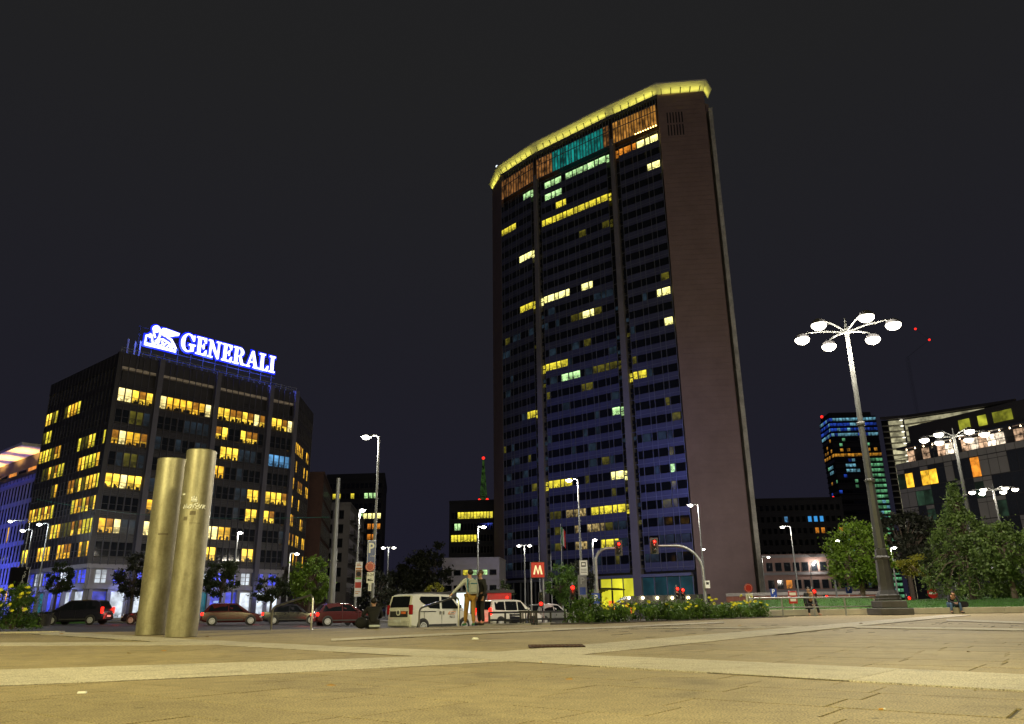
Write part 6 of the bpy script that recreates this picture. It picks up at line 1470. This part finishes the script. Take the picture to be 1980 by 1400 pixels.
traf = [(300, 60, 175, 'sedan', p_black, 'dark saloon with red tail lamps just left of the steel columns'), (450, 56, 20, 'hatch', p_red, 'dark red hatchback between the steel columns and the stair rail'), (568, 60, 14, 'sedan', p_black, 'dark saloon with red tail lamps behind the left stair rail'), (664, 55, 28, 'hatch', p_red, 'dark red hatchback left of the seated figure')]
for px, Y, hd, kd, pt, lb_ in traf:
    v = gp(px, Y); car('passing_car', lb_, 'car', v, R(hd), kd, pt, tail_on=True, group='cars in the evening traffic')
v = gp(1052, 64); 
# parked scooter left of the parking pole
def scooter(label, px, Y, rz):
    b = gp(px, Y); t = thing('scooter', label, 'scooter', tuple(b), rz)
    for x in (-0.6, 0.6):
        w = MB().lathe([(0.12, -0.06), (0.25, -0.06), (0.28, 0), (0.25, 0.06), (0.12, 0.06)], n=18); w.v = [(a+x, c, b_+0.28) for a, b_, c in w.v]; w.build('wheel', m_rubber, t)
    MB().hexa([(-0.75, -0.15, 0.4), (-0.1, -0.15, 0.35), (-0.1, 0.15, 0.35), (-0.75, 0.15, 0.4), (-0.8, -0.12, 0.72), (-0.15, -0.12, 0.66), (-0.15, 0.12, 0.66), (-0.8, 0.12, 0.72)]).build('rear_body', p_black, t, bevel=0.03)
    MB().box((-0.45, 0, 0.77), (0.7, 0.26, 0.1)).build('seat', m_rubber, t, bevel=0.03); MB().box((0.1, 0, 0.28), (0.5, 0.28, 0.06)).build('footboard', m_plast, t)
    MB().hexa([(0.32, -0.2, 0.28), (0.42, -0.2, 0.28), (0.42, 0.2, 0.28), (0.32, 0.2, 0.28), (0.42, -0.16, 0.9), (0.52, -0.16, 0.9), (0.52, 0.16, 0.9), (0.42, 0.16, 0.9)]).build('leg_shield', p_black, t, bevel=0.02)
    MB().tube([(0.6, 0, 0.28), (0.42, 0, 1.0)], 0.04, 8).tube([(0.36, -0.32, 1.08), (0.44, 0, 1.0), (0.36, 0.32, 1.08)], 0.02, 8).build('handlebar', m_black, t)
    return t
scooter('dark scooter parked left of the parking sign pole', 690, 58, R(10)); scooter('dark scooter parked under the traffic lights by the low fence', 1010, 46, R(30))

# ============================================================ PEOPLE
def skin(name, nodes, edges, mat, parent, sub=2, loc=None):
    keys = list(nodes); me = bpy.data.meshes.new(name); me.from_pydata([nodes[k][0] for k in keys], [(keys.index(a), keys.index(b)) for a, b in edges], [])
    o = bpy.data.objects.new(name, me); col.objects.link(o)
    bm_ = bmesh.new(); bm_.from_mesh(me); lay = bm_.verts.layers.skin.verify(); bm_.verts.ensure_lookup_table()
    for i, k in enumerate(keys):
        r = nodes[k][1]; bm_.verts[i][lay].radius = (r, r) if not isinstance(r, tuple) else r; bm_.verts[i][lay].use_root = (i == 0)
    bm_.to_mesh(me); bm_.free()
    mo = o.modifiers.new('skin', 'SKIN'); mo.use_smooth_shade = True
    s2 = o.modifiers.new('sub', 'SUBSURF'); s2.levels = sub; s2.render_levels = sub
    dg = bpy.context.evaluated_depsgraph_get(); m2 = bpy.data.meshes.new_from_object(o.evaluated_get(dg)); m2.name = name
    o.modifiers.clear(); o.data = m2; m2.materials.clear(); m2.materials.append(mat); o.parent = parent
    return o
m_skin = M('skin', (0.42, 0.24, 0.16), 0.55, var=0.08)
STAND = dict(pel=(0, 0, 0.96), spi=(0, -0.01, 1.14), che=(0, 0.0, 1.33), nek=(0, 0.01, 1.47), jaw=(0, 0.045, 1.575), sku=(0, 0.01, 1.665),
             shL=(-0.19, 0, 1.42), elL=(-0.24, -0.03, 1.14), wrL=(-0.25, 0.06, 0.90), shR=(0.19, 0, 1.42), elR=(0.24, -0.03, 1.14), wrR=(0.25, 0.06, 0.90),
             hiL=(-0.095, 0, 0.90), knL=(-0.11, 0.02, 0.49), anL=(-0.11, -0.03, 0.09), toL=(-0.13, 0.14, 0.04), hiR=(0.095, 0, 0.90), knR=(0.11, 0.02, 0.49), anR=(0.11, -0.03, 0.09), toR=(0.13, 0.14, 0.04))
def person(label, loc, rz, pose, top, bottom, shoe, hair, hair_long=False, extras=None, group=None):
    J = dict(STAND); J.update(pose); Vv = {k: Vector(v) for k, v in J.items()}
    t = thing('person', label, 'person', tuple(loc), rz, group)
    rad = dict(pel=0.12, spi=0.11, che=0.13, nek=0.055, jaw=0.070, sku=0.088, shL=0.065, elL=0.042, wrL=0.03, shR=0.065, elR=0.042, wrR=0.03, hiL=0.085, knL=0.058, anL=0.04, toL=0.035, hiR=0.085, knR=0.058, anR=0.04, toR=0.035)
    nodes = {k: (tuple(Vv[k]), rad[k]) for k in rad}
    E_ = [('pel', 'spi'), ('spi', 'che'), ('che', 'nek'), ('nek', 'jaw'), ('jaw', 'sku'), ('che', 'shL'), ('shL', 'elL'), ('elL', 'wrL'), ('che', 'shR'), ('shR', 'elR'), ('elR', 'wrR'), ('pel', 'hiL'), ('hiL', 'knL'), ('knL', 'anL'), ('anL', 'toL'), ('pel', 'hiR'), ('hiR', 'knR'), ('knR', 'anR'), ('anR', 'toR')]
    hd_f = (Vv['jaw']-Vv['sku']); fwd = Vector((0, 1, 0))
    if 'look' in pose: fwd = Vector(pose['look']).normalized()
    for s_ in 'LR':                                  # palm, four fingers and thumb
        w, e = Vv['wr'+s_], Vv['el'+s_]; d = (w-e).normalized(); sx = -1 if s_ == 'L' else 1
        side = d.cross(Vector((sx, 0, 0))); side = side.normalized() if side.length > 0.2 else Vector((0, 1, 0))
        pm = w+d*0.06; nodes['pm'+s_] = (tuple(pm), 0.028); E_.append(('wr'+s_, 'pm'+s_))
        for i in range(4):
            q_ = pm+d*0.035+side*(0.03-0.02*i); q2 = q_+d*(0.045-0.006*abs(i-1))-Vector((sx*0.012, 0, 0)); nodes['f%d%s' % (i, s_)] = (tuple(q_), 0.009); nodes['g%d%s' % (i, s_)] = (tuple(q2), 0.007); E_ += [('pm'+s_, 'f%d%s' % (i, s_)), ('f%d%s' % (i, s_), 'g%d%s' % (i, s_))]
        q_ = w+d*0.045+side*0.045; nodes['th'+s_] = (tuple(q_), 0.010); E_.append(('pm'+s_, 'th'+s_))
    rt_ = fwd.cross(Vector((0, 0, 1))).normalized()
    nodes['nose'] = (tuple(Vv['sku'].lerp(Vv['jaw'], 0.45)+fwd*0.10), 0.016); E_.append(('sku', 'nose'))
    for s_, sg in (('l', -1), ('r', 1)): nodes['ear'+s_] = (tuple(Vv['sku'].lerp(Vv['jaw'], 0.4)+rt_*sg*0.085), 0.018); E_.append(('sku', 'ear'+s_))
    body = skin('body', nodes, E_, m_skin, t)
    fc = MB()
    for sg in (-1, 1): fc.ball(tuple(Vv['sku'].lerp(Vv['jaw'], 0.30)+fwd*0.082+rt_*sg*0.033), 0.011, 6, 4)
    fc.build('eyes', m_ink, body)
    MB().box(tuple(Vv['jaw']+fwd*0.068-Vector((0, 0, 0.005))), (0.045, 0.012, 0.01), math.atan2(rt_.y, rt_.x)).build('mouth', M('lips', (0.3, 0.1, 0.08), 0.5), body)
    hr = MB(); c = Vv['sku']-fwd*0.018+Vector((0, 0, 0.028)); hr.ball(tuple(c), 0.104, 14, 9, (0.96, 1.0, 0.88)); 
    if hair_long: hr.ball(tuple(Vv['jaw']-fwd*0.06-Vector((0, 0, 0.03))), 0.10, 12, 8, (1.0, 0.8, 1.5))
    hr.v = [v for v in hr.v]; hr.build('hair', hair, body, smooth=True)
    gr = lambda k, f: (tuple(Vv[k]), f)
    lowS = Vv['pel']-(Vv['spi']-Vv['pel']).normalized()*0.03
    tn = {'b': (tuple(lowS), 0.150), 'spi': gr('spi', 0.142), 'che': gr('che', 0.160), 'col': (tuple(Vv['che'].lerp(Vv['nek'], 0.78)), 0.085)}; te = [('b', 'spi'), ('spi', 'che'), ('che', 'col')]
    for s_ in 'LR':
        tn['s'+s_] = gr('sh'+s_, 0.088); tn['e'+s_] = gr('el'+s_, 0.060); tn['w'+s_] = (tuple(Vv['wr'+s_]), 0.046); te += [('che', 's'+s_), ('s'+s_, 'e'+s_), ('e'+s_, 'w'+s_)]
    skin('jacket', tn, te, top, t)
    bn = {'p': gr('pel', 0.140)}; be = []
    for s_ in 'LR':
        bn['h'+s_] = gr('hi'+s_, 0.108); bn['k'+s_] = gr('kn'+s_, 0.078); bn['a'+s_] = (tuple(Vv['an'+s_].lerp(Vv['kn'+s_], 0.06)), 0.062); be += [('p', 'h'+s_), ('h'+s_, 'k'+s_), ('k'+s_, 'a'+s_)]
    skin('trousers', bn, be, bottom, t)
    for s_ in 'LR':
        a, b_ = Vv['an'+s_], Vv['to'+s_]; skin('shoe', {'h': (tuple(a-(b_-a)*0.2-Vector((0, 0, 0.03))), 0.045), 'a': (tuple(a-Vector((0, 0, 0.03))), 0.05), 't': (tuple(b_+(b_-a)*0.15+Vector((0, 0, 0.005))), 0.04)}, [('h', 'a'), ('a', 't')], shoe, t, 1)
    if extras: extras(t, Vv)
    return t
m_hairD = M('dark hair', (0.012, 0.010, 0.009), 0.6); m_hairB = M('brown hair', (0.06, 0.035, 0.02), 0.6); m_hairT = M('fair hair', (0.35, 0.2, 0.08), 0.6)
c_grey = M('grey sweater', (0.40, 0.42, 0.44), 0.9, var=0.1, scale=12); c_must = M('mustard trousers', (0.30, 0.17, 0.035), 0.9, var=0.12, scale=10); c_blk = M('black cloth', (0.010, 0.010, 0.013), 0.85, var=0.2, scale=8)
c_jean = M('blue jeans', (0.05, 0.10, 0.19), 0.9, var=0.25, scale=9); c_green = M('green shoes', (0.03, 0.16, 0.07), 0.6); c_navy = M('navy jacket', (0.012, 0.014, 0.022), 0.85)
c_bag = M('grey backpack', (0.33, 0.36, 0.38), 0.85, var=0.1, scale=9); c_bagb = M('blue strap', (0.02, 0.14, 0.24), 0.8)
def backpack(t, J):
    c = J['che']; bp = MB().box((0.03, -0.22, 1.22), (0.30, 0.15, 0.44), top=(0.26, 0.10)).build('backpack', c_bag, t, bevel=0.04, seg=2)
    MB().box((0.03, -0.285, 1.32), (0.24, 0.03, 0.03)).build('backpack_strap', c_bagb, bp, bevel=0.01)
    MB().tube([(-0.13, -0.20, 1.05), (-0.16, -0.17, 1.25), (-0.13, -0.13, 1.46), (-0.10, 0.02, 1.50)], 0.018, 6).tube([(0.16, -0.2, 1.05), (0.18, -0.17, 1.25), (0.14, -0.13, 1.46), (0.10, 0.02, 1.50)], 0.018, 6).build('shoulder_strap', c_bagb, bp)
p1 = at(909, 1207, 26.3)
person('man in grey sweater and mustard trousers with backpack, hand on the stair rail', (p1.x, 26.3, 0.0), R(22), dict(elL=(-0.40, 0.06, 1.20), wrL=(-0.60, 0.10, 1.00), anL=(-0.16, 0.02, 0.09), toL=(-0.19, 0.19, 0.04), knL=(-0.13, 0.04, 0.49), look=(-0.25, 1, -0.1), jaw=(-0.02, 0.05, 1.575), hiL=(-0.10, 0, 0.90)), c_grey, c_must, c_green, m_hairD, extras=backpack)
def glasses(t, J):
    f = Vector((-0.2, 1, 0)).normalized(); r = f.cross(Vector((0, 0, 1))); c = J['sku'].lerp(J['jaw'], 0.32)+f*0.095
    MB().box(tuple(c+r*0.036), (0.055, 0.01, 0.035), math.atan2(r.y, r.x)).box(tuple(c-r*0.036), (0.055, 0.01, 0.035), math.atan2(r.y, r.x)).build('glasses', m_ink, t)
    skin('beard', {'a': (tuple(J['jaw']+f*0.02-Vector((0, 0, 0.01))), 0.066), 'b': (tuple(J['jaw']+f*0.03-Vector((0, 0, 0.04))), 0.05)}, [('a', 'b')], m_hairB, t, 1)
p2 = at(930, 1206, 26.9)
person('man in black with glasses and beard facing the man in grey', (p2.x, 26.75, 0.0), R(125), dict(look=(-0.2, 1, 0), elR=(0.25, 0.02, 1.15), wrR=(0.18, 0.18, 1.0)), c_blk, c_blk, m_rubber, m_hairB, extras=glasses)
SIT = dict(pel=(0, 0, 0.13), spi=(0, 0.03, 0.30), che=(0, 0.10, 0.48), nek=(0, 0.17, 0.61), jaw=(0, 0.25, 0.69), sku=(0, 0.23, 0.78), shL=(-0.19, 0.12, 0.56), shR=(0.19, 0.12, 0.56), elL=(-0.27, 0.26, 0.34), elR=(0.27, 0.26, 0.34), wrL=(-0.12, 0.45, 0.30), wrR=(0.12, 0.45, 0.30),
           hiL=(-0.10, 0.04, 0.12), hiR=(0.10, 0.04, 0.12), knL=(-0.17, 0.46, 0.18), knR=(0.17, 0.46, 0.18), anL=(-0.14, 0.52, -0.24), anR=(0.14, 0.52, -0.24), toL=(-0.15, 0.68, -0.30), toR=(0.15, 0.68, -0.30), look=(0, 1, -0.2))
def shirt_bag(t, J):
    MB().box((0.04, -0.13, 0.06), (0.34, 0.06, 0.07)).build('shirt_hem', M('pale shirt', (0.55, 0.6, 0.66), 0.8), t, bevel=0.02)
p3 = onz(731, 1213.2); S3 = dict(SIT); S3.update(elL=(-0.34, 0.2, 0.36))
person('seated figure in black jacket on the stair edge seen from behind', (p3.x, 25.0, 0.0), R(12), S3, c_blk, c_blk, m_rubber, m_hairD, extras=shirt_bag)
b_ = MB().ball((0, 0, 0.16), 0.2, 12, 8, (1.0, 0.7, 0.85)); o = b_.build('shoulder_bag', c_blk, smooth=True, loc=(p3.x-0.34, 24.85, 0.0)); tag(o, 'black soft bag beside the seated figure on the stairs', 'bag')
S4 = {k: ((v[0], v[1]+0.0, v[2]+0.33) if k != 'look' else v) for k, v in SIT.items()}
S4.update(che=(0, 0.20, 0.78), nek=(0, 0.30, 0.90), jaw=(0, 0.40, 0.95), sku=(0, 0.37, 1.04), shL=(-0.19, 0.24, 0.86), shR=(0.19, 0.24, 0.86), elL=(-0.26, 0.36, 0.60), elR=(0.26, 0.36, 0.60), wrL=(-0.06, 0.52, 0.52), wrR=(0.06, 0.52, 0.52), anL=(-0.26, 0.46, 0.09), anR=(0.26, 0.46, 0.09), toL=(-0.30, 0.62, 0.04), toR=(0.30, 0.62, 0.04), knL=(-0.22, 0.45, 0.51), knR=(0.22, 0.45, 0.51))
p4 = at(1855, 1187, 41.8)
person('man in dark jacket and blue jeans seated on the lawn wall', (p4.x, 42.2+(p4.x-16)*0.037, 0.0), R(180), S4, c_navy, c_jean, m_rubber, m_hairD)
o = MB().box((0, 0, 0.15), (0.7, 0.3, 0.3)).build('travel_bag', c_blk, loc=(p4.x+0.55, 42.22+(p4.x-16)*0.037, 0.302), bevel=0.06, seg=2); tag(o, 'black bag on the wall beside the seated man in jeans', 'bag')
p5 = at(1571, 1190, 41.0); S5 = dict(S4)
person('fair haired figure in black seated at the railing beneath the red lights', (p5.x, 41.3, 0.0), R(185), S5, c_blk, c_blk, m_skin, m_hairT, hair_long=True)
p6 = at(1581, 1190, 42.0); person('standing figure in dark clothes behind the fair haired seated one', (p6.x+0.1, 43.2, -0.32), R(160), {}, c_blk, c_jean, m_rubber, m_hairD)

# ============================================================ PLANTS
def leaves(m, c, rx, ry, rz, n, size, rr, shell=0.55, flat=1.0):
    for _ in range(n):
        while True:
            v = Vector((rr.gauss(0, 1), rr.gauss(0, 1), rr.gauss(0, 1)))
            if v.length > 0.01: break
        v.normalize(); d = abs(rr.gauss(0, 0.62))+shell*0.3
        p = Vector((c[0]+v.x*rx*d, c[1]+v.y*ry*d, c[2]+v.z*rz*d))
        a = Vector((rr.uniform(-1, 1), rr.uniform(-1, 1), rr.uniform(-1, 1)*flat)).normalized(); b = a.cross(Vector((rr.uniform(-1, 1), rr.uniform(-1, 1), rr.uniform(-1, 1)))).normalized()
        s_ = size*rr.uniform(0.6, 1.3); m.v += [tuple(p-a*s_), tuple(p+b*s_*0.5), tuple(p+a*s_), tuple(p-b*s_*0.5)]; k = len(m.v); m.f.append((k-4, k-3, k-2, k-1)); m.mi.append(0)
m_bark = M('bark', (0.085, 0.065, 0.05), 0.9, var=0.3, scale=5, bump=0.4); m_barkp = M('plane bark', (0.28, 0.22, 0.13), 0.85, var=0.4, scale=5)
def tree(label, px, Y, topy, rx, crown_h, mat, n, size, seed, base=None, ry=None, clumps=26, name='tree', bark=None, trunk_r=0.12, cat='tree', group='street trees', lean=0.0, cshape='round'):
    rr = random.Random(seed); b = gp(px, Y) if base is None else Vector(base); t = thing(name, label, cat, tuple(b), 0, group)
    if group == 'street trees': rx *= 1.2; crown_h *= 1.25; n = int(n*1.25); clumps = int(clumps*1.7)
    else: clumps = int(clumps*1.7)
    H = at(px, topy, Y).z-b.z; ry = ry or rx; crown_h = min(crown_h, H-0.5); cz = H-crown_h/2
    tr = MB(); tr.tube([(0, 0, 0), (lean*0.3, 0, cz*0.5), (lean, 0.05, cz)], [trunk_r*1.25, trunk_r, trunk_r*0.6], 9)
    cr = MB()
    for k in range(clumps):
        while True:
            v = Vector((rr.uniform(-1, 1), rr.uniform(-1, 1), rr.uniform(-1, 1)))
            if 0.15 < v.length < 1: break
        if cshape == 'cone':
            f_ = rr.random()**1.15; a = rr.uniform(0, 6.28); rad = ((0.26*(1-f_)/0.32+0.03) if f_ > 0.68 else (0.34+0.66*(1-f_/0.68)**0.55))*rr.uniform(0.45, 1.12); c = Vector((math.cos(a)*rad*rx, math.sin(a)*rad*ry, H-crown_h*(1-f_)-0.1)); cs = 0.10+0.13*(1-f_)
            if f_ > 0.9: cs = 0.12
        else:
            v = v.normalized()*(v.length**0.55); tz = 1.0 if v.z > 0 else 0.85; c = Vector((v.x*rx*0.86+lean, v.y*ry*0.86, cz+v.z*crown_h*0.42*tz)); cs = rr.uniform(0.14, 0.30)
        if k % 2 == 0: tr.tube([(lean*0.7, 0, cz*rr.uniform(0.55, 0.85)), tuple(c.lerp(Vector((lean, 0, cz)), 0.45)), tuple(c)], [trunk_r*0.4, trunk_r*0.25, trunk_r*0.08], 5)
        leaves(cr, c, rx*cs, ry*cs, min(crown_h*0.5, rx*1.1)*cs*(0.8 if cshape == 'round' else 0.9), n//clumps, size, rr, 0.25)
    if bark is not None:
        for dx in (-0.9, 0.5): tr.tube([(0, 0, cz*0.45), (dx*0.5, 0, cz*0.8), (dx, 0.1, cz*1.25)], [trunk_r*0.8, trunk_r*0.6, trunk_r*0.3], 8)
    tr.build('trunk', bark or m_bark, t); cr.build('crown', mat, t); return t
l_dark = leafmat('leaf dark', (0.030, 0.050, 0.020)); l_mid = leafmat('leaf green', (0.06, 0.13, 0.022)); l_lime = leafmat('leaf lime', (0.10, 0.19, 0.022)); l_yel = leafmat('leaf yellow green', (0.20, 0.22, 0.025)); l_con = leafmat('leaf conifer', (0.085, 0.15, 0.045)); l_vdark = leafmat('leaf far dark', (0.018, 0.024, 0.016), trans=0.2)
tree('small upright tree left of the office block entrance', 104, 84, 1083, 1.35, 3.6, l_dark, 3600, 0.13, 1, clumps=18)
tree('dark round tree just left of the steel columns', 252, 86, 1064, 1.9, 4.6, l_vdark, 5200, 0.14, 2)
tree('round tree just right of the steel columns', 424, 84, 1068, 1.75, 4.4, l_dark, 5200, 0.14, 3)
tree('green tree at the right corner of the office block', 597, 74, 1070, 1.75, 4.2, l_lime, 6500, 0.13, 4, clumps=30)
tree('low spreading tree lit blue by the shop fronts', 523, 80, 1113, 1.75, 2.5, l_dark, 3800, 0.12, 5, clumps=20)
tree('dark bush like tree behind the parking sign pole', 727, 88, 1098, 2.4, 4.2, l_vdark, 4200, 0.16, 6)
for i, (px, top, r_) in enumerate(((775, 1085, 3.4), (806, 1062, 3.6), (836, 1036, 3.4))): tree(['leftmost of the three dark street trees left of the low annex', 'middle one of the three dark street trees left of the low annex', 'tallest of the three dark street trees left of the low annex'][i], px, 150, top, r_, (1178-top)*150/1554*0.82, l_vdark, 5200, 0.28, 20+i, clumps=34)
tree('thin pale leaved sapling behind the white van', 838, 86, 1118, 1.1, 2.6, l_yel, 1500, 0.12, 8, clumps=14)
tree('thin sapling right of the red kiosk', 972, 84, 1118, 1.1, 2.6, l_dark, 1500, 0.12, 9, clumps=14)
tree('round green tree beside the metro sign before the tower', 1085, 76, 1083, 1.4, 3.6, l_mid, 5200, 0.12, 10, clumps=26)
tree('bare edged dark tree between the metro tree and the lit lobby', 1124, 84, 1075, 1.5, 4.2, l_vdark, 3000, 0.13, 11)
def lawnpt(px, Y): p = at(px, 1170, Y); return (p.x, Y, lawn_h(p.x, Y)-0.05)
tree('big round green tree directly left of the tall lamp post', 1672, 58, 1001, 2.6, 6.2, l_lime, 10500, 0.12, 12, base=lawnpt(1672, 58), clumps=60, trunk_r=0.16, group='park trees')
tree('plane tree with forked pale trunk and yellow green leaves', 1806, 66, 1068, 2.6, 2.2, l_yel, 4200, 0.13, 13, base=lawnpt(1812, 66), clumps=26, bark=m_barkp, trunk_r=0.2, lean=-0.7, group='park trees')
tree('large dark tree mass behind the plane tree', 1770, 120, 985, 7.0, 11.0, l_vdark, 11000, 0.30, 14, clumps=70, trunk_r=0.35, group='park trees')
tree('pointed conifer with drooping branches by the right edge', 1878, 55, 936, 2.8, 8.4, l_con, 13000, 0.11, 15, base=lawnpt(1885, 55), clumps=130, cshape='cone', trunk_r=0.16, group='park trees')
tree('dense leafy tree cut by the right edge of the picture', 1962, 52, 1000, 2.2, 4.9, l_con, 8500, 0.12, 16, base=lawnpt(1966, 52), clumps=56, trunk_r=0.15, group='park trees')
tree('dark leafy tree between the conifer and the plane tree', 1842, 62, 1035, 1.9, 4.2, l_dark, 4500, 0.12, 17, base=lawnpt(1842, 62), clumps=40, group='park trees')
for i, px in enumerate((1935, 1960, 1982)):
    rr = random.Random(50+i); p = lawnpt(px, 57+i); t = thing('shrub', ['leftmost low shrub under the right edge trees', 'middle low shrub under the right edge trees', 'rightmost low shrub under the right edge trees'][i], 'shrub', p); m = MB()
    for k in range(12): leaves(m, (rr.uniform(-0.5, 0.5), rr.uniform(-0.4, 0.4), rr.uniform(0.3, 1.0)), 0.4, 0.4, 0.35, 130, 0.08, rr, 0.2)
    m.build('foliage', l_mid, t); MB().tube([(0, 0, 0), (0, 0, 0.7)], 0.04, 6).build('stem', m_bark, t)
# rose hedge with yellow flowers
m_rose = M('yellow petals', (0.82, 0.78, 0.04), 0.6, var=0.15); rr = random.Random(77)
ha, hb_ = Vector((2.15, 28.4)), Vector((11.6, 38.6)); hz = thing('rose_hedge', 'long low rose hedge with yellow flowers before the tower', 'hedge', (ha.x, ha.y, -0.35)); m = MB(); st_m = MB()
rose_me = MB()
for k in range(7):
    a = k*0.9; rose_me.add([(0, 0, 0), (0.045*math.cos(a), 0.045*math.sin(a), 0.02+0.006*k), (0.05*math.cos(a+0.6), 0.05*math.sin(a+0.6), 0.045), (0.02*math.cos(a+1.1), 0.02*math.sin(a+1.1), 0.035)], [(0, 1, 2, 3)])
rose_me = rose_me.mesh('flower', m_rose)
nrm = Vector((-(hb_-ha).y, (hb_-ha).x)).normalized()
for k in range(150):
    s_ = rr.random(); c = ha.lerp(hb_, s_)+nrm*rr.uniform(-0.7, 0.7)-ha; hh = 0.78+0.16*math.sin(s_*23)+0.10*math.sin(s_*51); z = rr.uniform(0.3, hh)
    leaves(m, (c.x, c.y, z+0.12), 0.34, 0.34, 0.26, 120, 0.06, rr, 0.1)
    if k % 3 == 0: st_m.tube([(c.x, c.y, 0), (c.x+0.05, c.y, z)], 0.015, 5)
m.build('foliage', l_mid, hz); st_m.build('stems', m_bark, hz)
for k in range(52):
    s_ = rr.random() if k % 3 else rr.choice((0.12, 0.16, 0.8, 0.85, 0.9))+rr.uniform(-0.02, 0.02); c = ha.lerp(hb_, s_)-nrm*rr.uniform(-0.3, 0.85)-ha; hh = 0.78+0.16*math.sin(s_*23)+0.10*math.sin(s_*51)
    o = link('flower', rose_me, hz, (c.x, c.y, hh*rr.uniform(0.65, 1.05)+0.25), rr.uniform(0, 6)); o.scale = (1.6,)*3; o.rotation_euler = (rr.uniform(0.3, 1.2), rr.uniform(-0.5, 0.5), rr.uniform(-1, 1))
pl_ = MB().prism([(x, y) for x, y in ((-0.6, -0.7), (0.4, -1.1), (10.6, 9.4), (9.4, 11.0), (8.6, 11.0), (-0.9, 0.6))], -0.3, 0.36); tag(pl_.build('flower_bed', M('bed soil', (0.05, 0.04, 0.03), 0.95), loc=(ha.x, ha.y, -0.35)), kind='structure')
# flowering bush, left edge
bb = onz(22, 1216.5); bu = thing('rose_bush', 'tall leafy bush with yellow flowers at the left edge', 'bush', (bb.x, bb.y, 0)); m = MB(); rr = random.Random(88); sm = MB()
for k in range(46):
    a = rr.uniform(0, 6.28); q_ = rr.random()**0.6; z = rr.uniform(0.15, 1.55); rad = 0.95*q_*(1-0.35*abs(z-0.7)); c = (math.cos(a)*rad*1.05-0.1, math.sin(a)*rad*0.8, z); leaves(m, c, 0.30, 0.30, 0.24, 170, 0.05, rr, 0.15)
    if k % 3 == 0: sm.tube([(c[0]*0.2, c[1]*0.2, 0), c], 0.014, 5)
for k in range(14):
    a = rr.uniform(0, 6.28); leaves(m, (math.cos(a)*0.95, math.sin(a)*0.75, 0.1), 0.3, 0.3, 0.1, 60, 0.05, rr, 0.1)
m.build('foliage', l_mid, bu); sm.build('stems', m_bark, bu)
for k in range(16):
    a = rr.uniform(-2.6, -0.3); o = link('flower', rose_me, bu, (math.cos(a)*0.85, math.sin(a)*0.7, rr.uniform(0.6, 1.65)), rr.uniform(0, 6)); o.scale = (2.0,)*3; o.rotation_euler = (rr.uniform(0.3, 1.2), 0, rr.uniform(-1, 1))
# clipped hedge on the verge, left
vh = thing('verge_hedge', 'low clipped hedge on the verge behind the dark people carrier', 'hedge', (-40, 63.5, ground_z(-40, 63.5)+0.3)); m = MB(); rr = random.Random(5)
for k in range(60): leaves(m, (rr.uniform(-6, 5.5), rr.uniform(-0.5, 0.5), rr.uniform(0.1, 0.5)), 0.6, 0.4, 0.25, 60, 0.08, rr, 0.2)
m.build('foliage', l_dark, vh)
